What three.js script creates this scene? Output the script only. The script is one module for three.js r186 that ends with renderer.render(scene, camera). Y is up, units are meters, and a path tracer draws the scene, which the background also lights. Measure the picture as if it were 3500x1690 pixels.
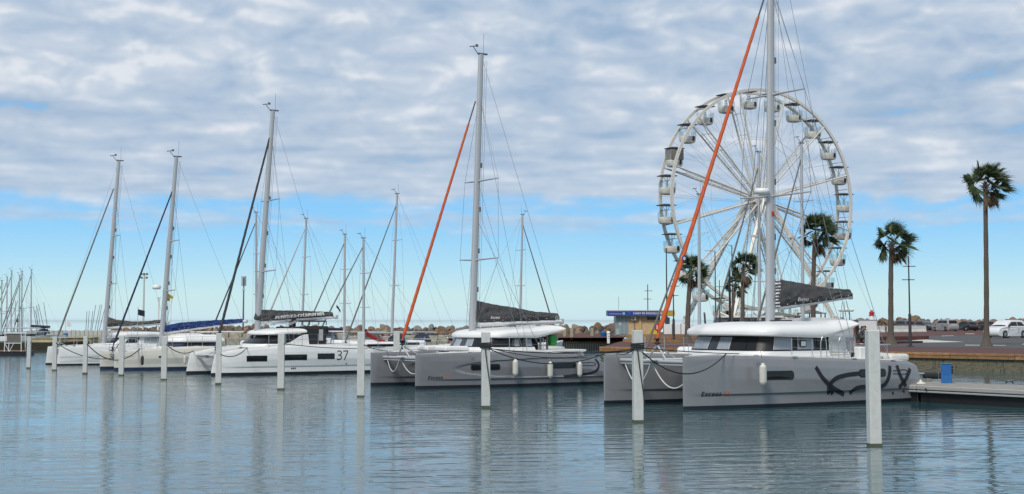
import * as THREE from 'three';
import { mergeGeometries, mergeVertices, toCreasedNormals } from 'three/addons/utils/BufferGeometryUtils.js';
import { RoundedBoxGeometry } from 'three/addons/geometries/RoundedBoxGeometry.js';
import { FontLoader } from 'three/addons/loaders/FontLoader.js';
import { MarchingCubes } from 'three/addons/objects/MarchingCubes.js';
import { createNoise2D, createNoise3D } from 'simplex-noise';

const scene = new THREE.Scene();
function rng(seed) { let a = seed >>> 0; return () => { a = (a + 0x6d2b79f5) | 0; let t = Math.imul(a ^ (a >>> 15), 1 | a); t = (t + Math.imul(t ^ (t >>> 7), 61 | t)) ^ t; return ((t ^ (t >>> 14)) >>> 0) / 4294967296; }; }
const n2 = createNoise2D(rng(11)), n3 = createNoise3D(rng(12));
const clamp = (x, a = 0, b = 1) => Math.min(b, Math.max(a, x)), lerp = (a, b, t) => a + (b - a) * t;
const smooth = (a, b, x) => { const t = clamp((x - a) / (b - a)); return t * t * (3 - 2 * t); };
function fbm2(x, y, o = 4, gain = 0.5) { let s = 0, a = 0.5; for (let i = 0; i < o; i++) { s += a * n2(x, y); x = x * 2.03 + 17.1; y = y * 2.03 - 9.7; a *= gain; } return s; }
function pw(list, x) { if (x <= list[0][0]) return list[0][1]; for (let i = 1; i < list.length; i++) if (x <= list[i][0]) { const [a, b] = list[i - 1], [c, d] = list[i]; return lerp(b, d, (x - a) / (c - a)); } return list[list.length - 1][1]; }

// ---------------------------------------------------------------- camera
const F = 5000, EYE = 2.8, PPY = 686, TILT = Math.atan(412 / 5000);
const camera = new THREE.PerspectiveCamera(2 * Math.atan(845 / F) * 180 / Math.PI, 3500 / 1690, 0.5, 60000);
camera.position.set(0, EYE, 0);
camera.rotation.set(TILT, 0, 0);
camera.setViewOffset(3500, 1690, 0, 845 - PPY, 3500, 1690);
scene.add(camera);

// ---------------------------------------------------------------- sky: broken stratocumulus deck over a clear band at the horizon
const SUN = new THREE.Vector3(-0.28, 0.76, 0.64).normalize();
{
  const W = 4096, H = 2048, data = new Float32Array(W * H * 4);
  const clear = [[0, [0.58, 0.76, 0.85]], [0.3, [0.60, 0.80, 0.85]], [1.0, [0.59, 0.82, 0.85]], [2.2, [0.44, 0.74, 0.92]], [3.6, [0.30, 0.64, 0.96]], [5.5, [0.235, 0.57, 0.96]], [12, [0.20, 0.46, 0.88]], [30, [0.16, 0.36, 0.75]], [90, [0.11, 0.25, 0.58]]];
  const col = [0, 0, 0];
  const cs = (el) => { for (let i = 1; i < clear.length; i++) if (el <= clear[i][0]) { const t = (el - clear[i - 1][0]) / (clear[i][0] - clear[i - 1][0]); for (let k = 0; k < 3; k++) col[k] = lerp(clear[i - 1][1][k], clear[i][1][k], t); return; } };
  for (let j = H / 2; j < H; j++) {
    const el = ((j + 0.5) / H - 0.5) * 180, er = el * Math.PI / 180, ce = Math.cos(er), se = Math.sin(er);
    cs(el);
    const D = 1 / Math.tan(Math.max(er, 0.02));
    for (let i = 0; i < W; i++) {
      const az = ((i + 0.5) / W - 0.5) * 2 * Math.PI, x = Math.cos(az) * ce, z = Math.sin(az) * ce, o = (j * W + i) * 4;
      let r = col[0], g = col[1], b = col[2];
      if (el > 1.6) {
        const px = x / ce * D, pz = z / ce * D;
        const wx = 0.16 * n2(px * 0.6 + 5, pz * 0.6), wz = 0.16 * n2(px * 0.6 - 9, pz * 0.6 + 3), qx = px + wx, qz = pz + wz;
        const big = n2(px * 0.30 + 3.1, pz * 0.30 - 1.7), mid = n2(qx * 0.68 + 7, qz * 0.68), lump = n2(qx * 1.35 + 31, qz * 1.35), fine = fbm2(qx * 2.6 + 40, qz * 2.6, 3);
        // billows keep their own size over the nearer deck
        const A = az * 57.3, pA = A + 0.7 * n2(A * 0.2, el * 0.4), pE = el + 0.18 * n2(A * 0.35 + 8, el * 0.8), puff = fbm2(pA * 0.24, pE * 0.66 + 3, 6, 0.56);
        // coverage: the deck ends about 4.8 degrees up, with ragged bars below its edge
        const edge = smooth(4.45, 4.95, el + 0.40 * puff + 0.22 * n2(A * 0.11, 2.2));
        const bar = smooth(0.22, 0.80, n2(A * 0.055 + 4.2, 0.6) * 0.5 + 0.34 * n2(A * 0.22, el * 2.2) + 0.16 * n2(A * 0.9, el * 5) + 0.46 * (1 - Math.abs(el - 3.95) / 0.55)) * smooth(2.9, 3.4, el) * 0.62;
        const wisp = 0.26 * smooth(0.35, 0.9, n2(A * 0.06 + 40, el * 2.2 + 2)) * smooth(2.2, 3.0, el);
        const near = smooth(6.5, 10, el), t = 0.30 * big + 0.34 * mid + 0.30 * lump + 0.35 * fine + 0.5 * puff;
        const hole = lerp(1, smooth(-0.98, -0.70, t), 0.8);
        let cov = Math.max(edge * hole, bar, wisp);
        const shape = lerp(0.34 * mid + 0.42 * lump + 0.50 * fine + 0.35 * puff, 0.34 * big + 0.20 * mid + 0.06 * fine + 0.95 * puff, 0.30 + 0.6 * near);
        const k = clamp(0.36 + 0.54 * shape + 0.60 * Math.max(0, shape - 0.12) * smooth(0.0, 0.45, puff + 0.3 * lump));
        const up = smooth(15, 60, el);
        // shaded base to sunlit rim
        let cr = lerp(0.335, 0.765, k), cg = lerp(0.465, 0.80, k), cb = lerp(0.635, 0.85, k);
        cr = lerp(cr, cr * 0.98 + 0.05, up); cg = lerp(cg, cg * 0.98 + 0.03, up); cb = lerp(cb, cb * 0.92, up);
        const low = 1 - smooth(4.6, 7.5, el); cr = lerp(cr, 0.55, 0.30 * low); cg = lerp(cg, 0.67, 0.30 * low); cb = lerp(cb, 0.82, 0.30 * low);
        cov *= 0.97;
        r = lerp(r, cr, cov); g = lerp(g, cg, cov); b = lerp(b, cb, cov);
      }
      data[o] = r; data[o + 1] = g; data[o + 2] = b; data[o + 3] = 1;
    }
  }
  const base = H / 2 * W * 4;
  for (let j = 0; j < H / 2; j++) for (let i = 0; i < W; i++) { const o = (j * W + i) * 4; data[o] = 0.30; data[o + 1] = 0.36; data[o + 2] = 0.40; data[o + 3] = 1; }
  const t = new THREE.DataTexture(data, W, H, THREE.RGBAFormat, THREE.FloatType);
  t.mapping = THREE.EquirectangularReflectionMapping; t.magFilter = THREE.LinearFilter; t.minFilter = THREE.LinearFilter; t.needsUpdate = true;
  scene.background = t; scene.environment = t;
}
const sun = new THREE.DirectionalLight(new THREE.Color(1.0, 0.93, 0.84), 2.7);
sun.position.copy(SUN).multiplyScalar(200).add(new THREE.Vector3(10, 0, -90)); sun.target.position.set(10, 0, -90);
sun.castShadow = true; sun.shadow.radius = 26; sun.shadow.mapSize.set(4096, 4096);
Object.assign(sun.shadow.camera, { left: -150, right: 150, top: 150, bottom: -150, near: 1, far: 600 });
scene.add(sun, sun.target);
const renderer = new THREE.WebGLRenderer({ antialias: true });
renderer.toneMapping = THREE.LinearToneMapping; renderer.toneMappingExposure = 1.0;
renderer.shadowMap.enabled = true;

// ---------------------------------------------------------------- helpers
const V = (x, y, z) => new THREE.Vector3(x, y, z);
function ray(px, py) { const dx = px - 1750, dy = PPY - py, c = Math.cos(TILT), s = Math.sin(TILT); return V(dx, dy * c + F * s, -(F * c - dy * s)); }
function onY(px, py, y = 0) { const r = ray(px, py), k = (y - EYE) / r.y; return V(r.x * k, y, r.z * k); }            // a photo point on the level y
function atZ(px, py, Z) { const r = ray(px, py), k = Z / -r.z; return V(r.x * k, EYE + r.y * k, -Z); }              // a photo point at depth Z
const lin = (r, g, b) => new THREE.Color().setRGB(r, g, b);
const used = {};
function numbered(n) { used[n] = (used[n] ?? -1) + 1; return used[n] ? `${n}_${String(used[n]).padStart(3, '0')}` : n; }
function thing(name, label, category, pos = V(0, 0, 0), turn = 0, group) {
  const o = new THREE.Group(); o.name = numbered(name); o.position.copy(pos); o.rotation.y = turn; o.userData = { label, category };
  if (group) o.userData.group = group; scene.add(o); return o;
}
const shadowed = (m) => { m.castShadow = m.receiveShadow = true; return m; };
function part(parent, name, geo, mat) { if (Array.isArray(geo)) geo = merge(geo); const m = shadowed(new THREE.Mesh(geo, mat)); m.name = name; parent.add(m); return m; }
function solo(name, geo, mat, label, category, group) { if (Array.isArray(geo)) geo = merge(geo); const m = shadowed(new THREE.Mesh(geo, mat)); m.name = numbered(name); m.userData = { label, category }; if (group) m.userData.group = group; scene.add(m); return m; }
function structure(name, geo, mat, label) { if (Array.isArray(geo)) geo = merge(geo); const m = shadowed(new THREE.Mesh(geo, mat)); m.name = numbered(name); m.userData = { kind: 'structure', label }; scene.add(m); return m; }
function merge(list) {
  const keep = list.map((g) => { g = g.index ? g.toNonIndexed() : g; const h = new THREE.BufferGeometry(); h.setAttribute('position', g.attributes.position); if (!g.attributes.normal) g.computeVertexNormals(); h.setAttribute('normal', g.attributes.normal); h.setAttribute('uv', g.attributes.uv ?? new THREE.BufferAttribute(new Float32Array(g.attributes.position.count * 2), 2)); return h; });
  return mergeGeometries(keep);
}
function box(w, h, d, x = 0, y = 0, z = 0, ry = 0, rz = 0) { const g = new THREE.BoxGeometry(w, h, d); if (rz) g.rotateZ(rz); if (ry) g.rotateY(ry); g.translate(x, y, z); return g; }
function rbox(w, h, d, r, x = 0, y = 0, z = 0, ry = 0, seg = 2) { const g = new RoundedBoxGeometry(w, h, d, seg, Math.min(r, w / 2.01, h / 2.01, d / 2.01)); if (ry) g.rotateY(ry); g.translate(x, y, z); return g; }
function bar(a, b, r, r2 = r, n = 8) { const d = b.clone().sub(a), L = d.length(), g = new THREE.CylinderGeometry(r2, r, L, n, 1); g.applyQuaternion(new THREE.Quaternion().setFromUnitVectors(V(0, 1, 0), d.normalize())); g.translate((a.x + b.x) / 2, (a.y + b.y) / 2, (a.z + b.z) / 2); return g; }
function beam(a, b, w, h) { const d = b.clone().sub(a), L = d.length(), g = new THREE.BoxGeometry(w, L, h); g.applyQuaternion(new THREE.Quaternion().setFromUnitVectors(V(0, 1, 0), d.normalize())); g.translate((a.x + b.x) / 2, (a.y + b.y) / 2, (a.z + b.z) / 2); return g; }
function tube(pts, r, n = 6, seg) { return new THREE.TubeGeometry(new THREE.CatmullRomCurve3(pts), seg ?? pts.length * 6, r, n); }
function sag(a, b, s, r, n = 20, k = 6) { const p = []; for (let i = 0; i <= n; i++) { const t = i / n, q = a.clone().lerp(b, t); q.y -= s * 4 * t * (1 - t); p.push(q); } return tube(p, r, k, n); }
function lathe(pts, n = 20) { return new THREE.LatheGeometry(pts.map((p) => new THREE.Vector2(p[0], p[1])), n); }
function grid(nu, nv, f, closed = false) {   // a surface from f(u, v), u and v in 0..1
  const pos = [], uv = [], idx = [];
  for (let i = 0; i <= nu; i++) for (let j = 0; j <= nv; j++) { const p = f(i / nu, j / nv); pos.push(p.x, p.y, p.z); uv.push(p.u ?? i / nu, p.v ?? j / nv); }
  for (let i = 0; i < nu; i++) for (let j = 0; j < nv; j++) { const a = i * (nv + 1) + j, b = a + nv + 1; idx.push(a, b, a + 1, b, b + 1, a + 1); }
  const g = new THREE.BufferGeometry(); g.setAttribute('position', new THREE.Float32BufferAttribute(pos, 3)); g.setAttribute('uv', new THREE.Float32BufferAttribute(uv, 2)); g.setIndex(idx); g.computeVertexNormals(); return g;
}
function crease(g, deg = 30) { g = g.clone(); g.deleteAttribute('normal'); const u = g.attributes.uv; g = mergeVertices(g, 1e-4); return toCreasedNormals(g, deg * Math.PI / 180); }
function prism(pts, h, bevel = 0) { const s = new THREE.Shape(pts.map((p) => new THREE.Vector2(p[0], p[1]))); return new THREE.ExtrudeGeometry(s, { depth: h, bevelEnabled: bevel > 0, bevelSize: bevel, bevelThickness: bevel, bevelSegments: 2, curveSegments: 8 }); }
function rrect(w, h, r) { const s = new THREE.Shape(), x = -w / 2, y = -h / 2; s.moveTo(x + r, y); s.lineTo(x + w - r, y); s.quadraticCurveTo(x + w, y, x + w, y + r); s.lineTo(x + w, y + h - r); s.quadraticCurveTo(x + w, y + h, x + w - r, y + h); s.lineTo(x + r, y + h); s.quadraticCurveTo(x, y + h, x, y + h - r); s.lineTo(x, y + r); s.quadraticCurveTo(x, y, x + r, y); return s; }
function uvMetres(g, k = 1) { const p = g.attributes.position, n = g.attributes.normal, u = new Float32Array(p.count * 2); for (let i = 0; i < p.count; i++) { const ax = Math.abs(n.getX(i)), ay = Math.abs(n.getY(i)), az = Math.abs(n.getZ(i)); if (ay > ax && ay > az) { u[2 * i] = p.getX(i) * k; u[2 * i + 1] = p.getZ(i) * k; } else if (ax > az) { u[2 * i] = p.getZ(i) * k; u[2 * i + 1] = p.getY(i) * k; } else { u[2 * i] = p.getX(i) * k; u[2 * i + 1] = p.getY(i) * k; } } g.setAttribute('uv', new THREE.BufferAttribute(u, 2)); return g; }
function worldUV(g, k) { const p = g.attributes.position, u = new Float32Array(p.count * 2); for (let i = 0; i < p.count; i++) { u[2 * i] = p.getX(i) * k; u[2 * i + 1] = p.getZ(i) * k; } g.setAttribute('uv', new THREE.BufferAttribute(u, 2)); return g; }

// ---------------------------------------------------------------- textures and materials
function tex(n, f, srgb = true, m = n) {   // f(u, v) -> [r, g, b] in 0..1 or a number
  const d = new Uint8Array(n * m * 4);
  for (let j = 0; j < m; j++) for (let i = 0; i < n; i++) { const c = f(i / n, j / m), o = (j * n + i) * 4; const a = typeof c === 'number' ? [c, c, c] : c; for (let k = 0; k < 3; k++) d[o + k] = clamp(a[k]) * 255; d[o + 3] = 255; }
  const t = new THREE.DataTexture(d, n, m); t.wrapS = t.wrapT = THREE.RepeatWrapping; t.magFilter = THREE.LinearFilter; t.minFilter = THREE.LinearMipmapLinearFilter; if (srgb) t.colorSpace = THREE.SRGBColorSpace; t.needsUpdate = true; return t;
}
// noise that repeats over the tile
function tile2(u, v, k, seed = 0, o = 4) { let s = 0, a = 0.5; for (let i = 0; i < o; i++) { const A = u * 2 * Math.PI, B = v * 2 * Math.PI, R = k / 6.283; s += a * n3(Math.cos(A) * R + seed + 2.1 * Math.cos(B) * R * 0.5, Math.sin(A) * R + Math.sin(B) * R, Math.cos(B) * R - seed); k *= 2.03; a *= 0.5; seed += 7.3; } return s; }
const std = (c, rough = 0.6, metal = 0, extra = {}) => new THREE.MeshStandardMaterial({ color: c, roughness: rough, metalness: metal, ...extra });
const grime = tex(512, (u, v) => { const a = tile2(u, v, 5, 0, 5), b = tile2(u, v, 38, 30, 2); const k = 0.92 + 0.10 * a + 0.05 * b; return [k, k, k * 0.99]; });
const gel = tex(512, (u, v) => { const a = tile2(u, v, 4, 3, 4), streak = tile2(u, v * 0.0 + 0.3, 22, 9, 3); const k = 0.965 + 0.03 * a + 0.03 * streak * (0.5 + 0.5 * tile2(u, v, 3, 77, 2)); return [k, k, k * 0.995]; });
const cloth = tex(256, (u, v) => 0.5 + 0.25 * Math.sin(u * 2 * Math.PI * 64) * Math.sin(v * 2 * Math.PI * 64) + 0.25 * tile2(u, v, 40, 5, 2), false);
const clothC = tex(256, (u, v) => { const k = 0.9 + 0.12 * tile2(u, v, 6, 15, 4); return [k, k, k]; });
const M = {
  greyHull: new THREE.MeshPhysicalMaterial({ color: lin(0.232, 0.238, 0.254), roughness: 0.38, clearcoat: 0.8, clearcoatRoughness: 0.08, map: gel }),
  greyHullB: new THREE.MeshPhysicalMaterial({ color: lin(0.200, 0.204, 0.222), roughness: 0.38, clearcoat: 0.8, clearcoatRoughness: 0.08, map: gel }),
  white: new THREE.MeshPhysicalMaterial({ color: lin(0.82, 0.825, 0.83), roughness: 0.4, clearcoat: 0.4, clearcoatRoughness: 0.2, map: gel }),
  cream: new THREE.MeshPhysicalMaterial({ color: lin(0.72, 0.70, 0.63), roughness: 0.4, clearcoat: 0.35, clearcoatRoughness: 0.25, map: gel }),
  deck: std(lin(0.70, 0.71, 0.71), 0.75, 0, { map: grime }),
  boot: std(lin(0.012, 0.015, 0.022), 0.45), bootBlue: std(lin(0.02, 0.03, 0.075), 0.45),
  black: std(lin(0.014, 0.014, 0.016), 0.5), blackSoft: std(lin(0.02, 0.021, 0.024), 0.85),
  decal: std(lin(0.011, 0.014, 0.022), 0.75), orange: std(lin(0.62, 0.10, 0.018), 0.7, 0, { map: clothC, bumpMap: cloth, bumpScale: 0.001 }), orangePrint: std(lin(0.60, 0.11, 0.02), 0.6),
  print: std(lin(0.72, 0.72, 0.72), 0.7), printDim: std(lin(0.42, 0.42, 0.43), 0.7), printBlack: std(lin(0.02, 0.02, 0.022), 0.5),
  glassDark: new THREE.MeshPhysicalMaterial({ color: lin(0.010, 0.011, 0.013), roughness: 0.08, specularIntensity: 0.7 }),
  glassTint: new THREE.MeshPhysicalMaterial({ color: lin(0.78, 0.80, 0.82), roughness: 0.03, transmission: 1, thickness: 0 }),
  glassClear: new THREE.MeshPhysicalMaterial({ color: lin(0.88, 0.92, 0.93), roughness: 0.03, transmission: 1, thickness: 0 }),
  vinyl: new THREE.MeshPhysicalMaterial({ color: lin(0.72, 0.75, 0.78), roughness: 0.25, transmission: 0.7, thickness: 0 }),
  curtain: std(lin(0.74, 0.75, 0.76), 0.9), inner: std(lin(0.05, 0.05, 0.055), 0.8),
  alu: std(lin(0.43, 0.445, 0.465), 0.45, 0.25), aluDark: std(lin(0.16, 0.165, 0.175), 0.5, 0.5), steel: std(lin(0.58, 0.59, 0.6), 0.28, 0.85), wire: std(lin(0.26, 0.27, 0.28), 0.45, 0.6), wireDark: std(lin(0.07, 0.07, 0.075), 0.6),
  coverGrey: std(lin(0.082, 0.083, 0.086), 0.9, 0, { map: clothC, bumpMap: cloth, bumpScale: 0.0015 }), coverBlue: std(lin(0.014, 0.05, 0.20), 0.85, 0, { map: clothC, bumpMap: cloth, bumpScale: 0.0015 }), coverTaupe: std(lin(0.12, 0.115, 0.10), 0.9, 0, { map: clothC, bumpMap: cloth, bumpScale: 0.0015 }),
  coverRed: std(lin(0.33, 0.02, 0.025), 0.85, 0, { map: clothC }), coverNavy: std(lin(0.02, 0.025, 0.06), 0.9, 0, { map: clothC }),
  rollDark: std(lin(0.05, 0.055, 0.065), 0.85, 0, { map: clothC }), rollGrey: std(lin(0.17, 0.165, 0.155), 0.85, 0, { map: clothC }), rollNavy: std(lin(0.025, 0.035, 0.08), 0.85, 0, { map: clothC }), rollWhite: std(lin(0.52, 0.51, 0.48), 0.85, 0, { map: clothC }),
  rope: std(lin(0.028, 0.03, 0.033), 0.9), ropeWhite: std(lin(0.60, 0.60, 0.57), 0.9), ropeGrey: std(lin(0.20, 0.20, 0.19), 0.9),
  fender: std(lin(0.72, 0.71, 0.66), 0.5, 0, { map: grime }), fenderDark: std(lin(0.03, 0.03, 0.035), 0.6), net: std(lin(0.10, 0.10, 0.105), 0.9),
  red: std(lin(0.45, 0.02, 0.02), 0.5), blue: std(lin(0.015, 0.13, 0.42), 0.45, 0, { map: grime }), yellow: std(lin(0.62, 0.45, 0.03), 0.5),
};
const font = await new FontLoader().loadAsync('fonts/droid/droid_sans_bold.typeface.json');
const fontR = await new FontLoader().loadAsync('fonts/droid/droid_sans_regular.typeface.json');
function textGeo(str, size, f = font) { const g = new THREE.ShapeGeometry(f.generateShapes(str, size), 3); g.computeBoundingBox(); return g; }
console.log('head done');
// ---------------------------------------------------------------- water
{
  const N = 1536, S = 30, r = rng(5), waves = [];
  for (let i = 0; i < 70; i++) {   // whole wave numbers, so that the sheet repeats every S metres
    const L = 0.10 * Math.pow(1.3 / 0.10, Math.pow(r(), 1.0)), dir = 1.50 + (r() + r() + r() - 1.5) * 0.62, k = S / L;
    const a = Math.round(k * Math.cos(dir)), b = Math.round(k * Math.sin(dir)); if (!a && !b) continue;
    waves.push([a, b, r() * 6.283, Math.pow(L, 0.95)]);
  }
  const h = new Float32Array(N * N); let mx = 0, mn = 0;
  const sn = new Float32Array(N), cn = new Float32Array(N); for (let i = 0; i < N; i++) { sn[i] = Math.sin(2 * Math.PI * i / N); cn[i] = Math.cos(2 * Math.PI * i / N); }
  for (const [a, b, p, A] of waves) { const cp = Math.cos(p), sp = Math.sin(p); for (let j = 0; j < N; j++) for (let i = 0; i < N; i++) { const t = (((a * i + b * j) % N) + N) % N; h[j * N + i] += A * (sn[t] * cp + cn[t] * sp); } }
  // gusts: patches of calmer and livelier water
  for (let j = 0; j < N; j++) for (let i = 0; i < N; i++) { const q = h[j * N + i] *= Math.max(0.25, 0.72 + 0.95 * tile2(i / N, j / N, 7, 3, 3)); mx = Math.max(mx, q); mn = Math.min(mn, q); }
  const d = new Float32Array(N * N * 4); for (let i = 0; i < N * N; i++) { const q = (h[i] - mn) / (mx - mn); d[4 * i] = d[4 * i + 1] = d[4 * i + 2] = q; d[4 * i + 3] = 1; }
  const t = new THREE.DataTexture(d, N, N, THREE.RGBAFormat, THREE.FloatType); t.wrapS = t.wrapT = THREE.RepeatWrapping; t.magFilter = THREE.LinearFilter; t.needsUpdate = true;
  let sl = 0; for (let j = 0; j < N; j += 3) for (let i = 0; i < N - 1; i += 3) { const e = (h[((j + 1) % N) * N + i] - h[j * N + i]) / (S / N); sl += e * e; } sl = Math.sqrt(sl / (N * N / 9));
  const want = 0.029, amp = want / sl * (mx - mn);   // slope of the ripples
  const g = new THREE.PlaneGeometry(1400, 420, 1, 1); g.rotateX(-Math.PI / 2); g.translate(0, 0, -140); worldUV(g, 1 / S);
  const m = new THREE.MeshPhysicalMaterial({ color: lin(0.030, 0.086, 0.102), roughness: 0.06, ior: 1.333, bumpMap: t, bumpScale: amp });
  structure('water', g, m, 'rippled blue green harbour water in front of the boats');
  const sea = new THREE.PlaneGeometry(60000, 40000, 1, 1); sea.rotateX(-Math.PI / 2); sea.translate(0, -0.35, -20350); structure('sea', sea, new THREE.MeshPhysicalMaterial({ color: lin(0.10, 0.16, 0.19), roughness: 0.02, ior: 1.333 }), 'pale open sea beyond the breakwater');
}
// ---------------------------------------------------------------- the quay: p runs along its edge, q inland
const QO = [6.2, 104.5], QE = [0.67, -0.742], QN = [0.742, 0.67];
const fromPQ = (p, q, y) => V(QO[0] + p * QE[0] + q * QN[0], y, -(QO[1] + p * QE[1] + q * QN[1]));
const toPQ = (v) => { const a = v.x - QO[0], b = -v.z - QO[1]; return [a * QE[0] + b * QE[1], a * QN[0] + b * QN[1]]; };
const land = (q) => q < 9.6 ? lerp(0.94, 1.10, Math.max(0, q) / 9.6) : q < 40 ? lerp(1.10, 1.30, (q - 9.6) / 30.4) : 1.30;
const landAt = (v) => land(toPQ(v)[1]);
function onLand(px, py) { let y = 1.2, v; for (let i = 0; i < 12; i++) { v = onY(px, py, y); y = landAt(v); } return v; }
function standing(px, Z) { const v = atZ(px, 1100, Z); v.y = landAt(v); return v; }
const TURN = Math.atan2(QE[1], QE[0]);   // turns local x onto the edge
{
  const stone = tex(512, (u, v) => { const a = tile2(u, v, 6, 1, 5), b = tile2(u, v, 40, 8, 3); const k = 0.60 + 0.16 * a + 0.12 * b; return [k * 1.02, k * 0.98, k * 0.86]; });
  const stoneB = tex(512, (u, v) => 0.5 + 0.5 * tile2(u, v, 22, 8, 5), false);
  const moss = tex(1024, (u, v) => {
    // v 0..1 is the wall's height: weed grows up from the tide line with a ragged edge; run-off streaks below the joints
    const e = 0.40 + 0.12 * tile2(u, 0.2, 60, 4, 4) + 0.05 * tile2(u, v, 30, 2, 3), wet = smooth(e + 0.03, e - 0.03, v), g = tile2(u, v, 50, 5, 4);
    const st = smooth(0.18, 0.5, tile2(u, 0.1 + v * 0.02, 90, 40, 3)); const k = 0.41 + 0.16 * g - 0.14 * st;
    return [lerp(k, 0.17 + 0.06 * g, wet), lerp(k * 0.965, 0.17 + 0.06 * g, wet), lerp(k * 0.80, 0.125 + 0.04 * g, wet)];
  });
  const asphalt = tex(512, (u, v) => { const a = tile2(u, v, 5, 1, 4), b = tile2(u, v, 120, 8, 2); const k = 0.295 + 0.03 * a + 0.05 * b; return [k, k, k * 1.02]; });
  const redpave = tex(512, (u, v) => { const a = tile2(u, v, 5, 21, 4), b = tile2(u, v, 90, 18, 2); const k = 0.9 + 0.12 * a + 0.12 * b; return [0.37 * k, 0.225 * k, 0.205 * k]; });
  const mStone = std(0xffffff, 0.9, 0, { map: stone, bumpMap: stoneB, bumpScale: 0.02 }), mMoss = std(0xffffff, 0.85, 0, { map: moss, bumpMap: stoneB, bumpScale: 0.03 });
  const mAsph = std(0xffffff, 0.92, 0, { map: asphalt }), mRed = std(0xffffff, 0.9, 0, { map: redpave });
  M.concrete = mStone;
  const sheet = (pq, dy) => { const f = THREE.ShapeUtils.triangulateShape(pq.map((a) => new THREE.Vector2(...a)), []), pos = []; for (const t of f) { const c = t.map((i) => fromPQ(pq[i][0], pq[i][1], land(pq[i][1]) + dy)); const nn = c[1].clone().sub(c[0]).cross(c[2].clone().sub(c[0])); for (const q of (nn.y > 0 ? c : [c[0], c[2], c[1]])) pos.push(q.x, q.y, q.z); } const g = new THREE.BufferGeometry(); g.setAttribute('position', new THREE.Float32BufferAttribute(pos, 3)); g.computeVertexNormals(); return worldUV(g, 0.2); };
  structure('quay_paving', [sheet([[0, 0.3], [140, 0.3], [140, 9.6], [-7.5, 9.6]], 0), sheet([[-7.5, 9.6], [140, 9.6], [140, 40], [-60, 40], [-43.5, 34.5], [-29.1, 22.9], [-22.8, 29.1]], 0), sheet([[-60, 40], [140, 40], [140, 420], [-60, 420]], 0)], mRed, 'reddish brown paving along the quay edge');
  structure('car_park', [sheet([[9, 9.6], [139, 9.6], [139, 40], [-8, 40]], 0.006), sheet([[-8, 40], [139, 40], [139, 400], [-8, 400]], 0.006)], mAsph, 'grey asphalt car park behind the quay');
  // the wall under the edge
  const wall = (a, b, y0, y1, m) => grid(40, 1, (u, v) => { const q = fromPQ(lerp(a[0], b[0], u), lerp(a[1], b[1], u), lerp(y0, y1, v)); q.u = u * Math.hypot(a[0] - b[0], a[1] - b[1]) / 14; q.v = v; return q; });
  structure('quay_wall', [wall([140, 0.12], [0, 0.12], -1.2, 0.80), wall([0, 0.12], [-22.8, 29.1], -1.2, 0.94)], mMoss, 'weed stained concrete quay wall above the water');
  const wood = tex(512, (u, v) => { const a = tile2(u * 0.15, v, 60, 3, 4), b = tile2(u, v, 8, 6, 3); const k = 0.86 + 0.22 * a + 0.12 * b; return [0.70 * k, 0.53 * k, 0.35 * k]; }), woodG = tex(512, (u, v) => { const a = tile2(u * 0.15, v, 60, 13, 4), b = tile2(u, v, 8, 16, 3); const k = 0.86 + 0.24 * a + 0.12 * b; return [0.60 * k, 0.47 * k, 0.33 * k]; });
  const mW = [std(lin(1, 1, 1), 0.8, 0, { map: wood }), std(lin(0.8, 0.78, 0.75), 0.8, 0, { map: wood }), std(lin(1, 1, 1), 0.85, 0, { map: woodG })];
  M.wood = mW[0]; M.woodGrey = mW[2];
  const cap = thing('timber_edging', 'long timber edging beams capping the quay wall', 'edging'), rr = rng(8);
  const g1 = uvMetres(rbox(3.96, 0.14, 0.36, 0.02), 0.4), g2 = uvMetres(rbox(3.96, 0.16, 0.1, 0.015), 0.4);
  for (let i = 0; i < 28; i++) {
    const m = part(cap, 'plank', g1, mW[i % 3]); m.position.copy(fromPQ(2 + i * 4, 0.16, 0.905 + 0.006 * rr())); m.rotation.y = TURN;
    const k = part(cap, 'plank', g2, mW[(i + 1) % 3]); k.position.copy(fromPQ(2 + i * 4, 0.03, 0.74)); k.rotation.y = TURN;
  }
  // low terraces at the quay corner, each with a timber front
  const ter = thing('timber_terrace', 'stepped timber fronted terrace at the quay corner by the kiosk', 'terrace');
  for (const [p0, p1, q, h] of [[-9, 13, 12, 0.20], [-20, 6, 24, 0.36]]) {
    part(ter, 'step_top', [0].map(() => { const g = rbox(p1 - p0, h, 9, 0.02); return uvMetres(g, 0.2); }), mRed).position.copy(fromPQ((p0 + p1) / 2, q + 4.5, land(q + 4) + h / 2 - 0.02));
    ter.children[ter.children.length - 1].rotation.y = TURN;
    for (let i = 0; i < Math.floor((p1 - p0) / 3.5); i++) { const m = part(ter, 'plank', uvMetres(rbox(3.46, h + 0.03, 0.12, 0.015), 0.4), mW[i % 3]); m.position.copy(fromPQ(p0 + 1.75 + i * 3.5, q - 0.07, land(q) + h / 2)); m.rotation.y = TURN; }
  }
  // painted markings
  const mPaint = std(lin(0.62, 0.61, 0.56), 0.8, 0, { map: grime }), mk = (name, pts, label) => {
    const v = pts.map(([x, y]) => onLand(x, y)), pos = []; for (let i = 1; i + 1 < v.length; i++) for (const q of [v[0], v[i], v[i + 1]]) pos.push(q.x, landAt(q) + 0.012, q.z);
    const g = new THREE.BufferGeometry(); g.setAttribute('position', new THREE.Float32BufferAttribute(pos, 3)); g.computeVertexNormals(); worldUV(g, 0.3); const m = structure(name, g, mPaint, label); return m; };
  mk('road_marking', [[3060, 1171], [3160, 1161], [3220, 1166], [3300, 1170], [3150, 1173]], 'large white painted arrow on the asphalt');
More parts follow.
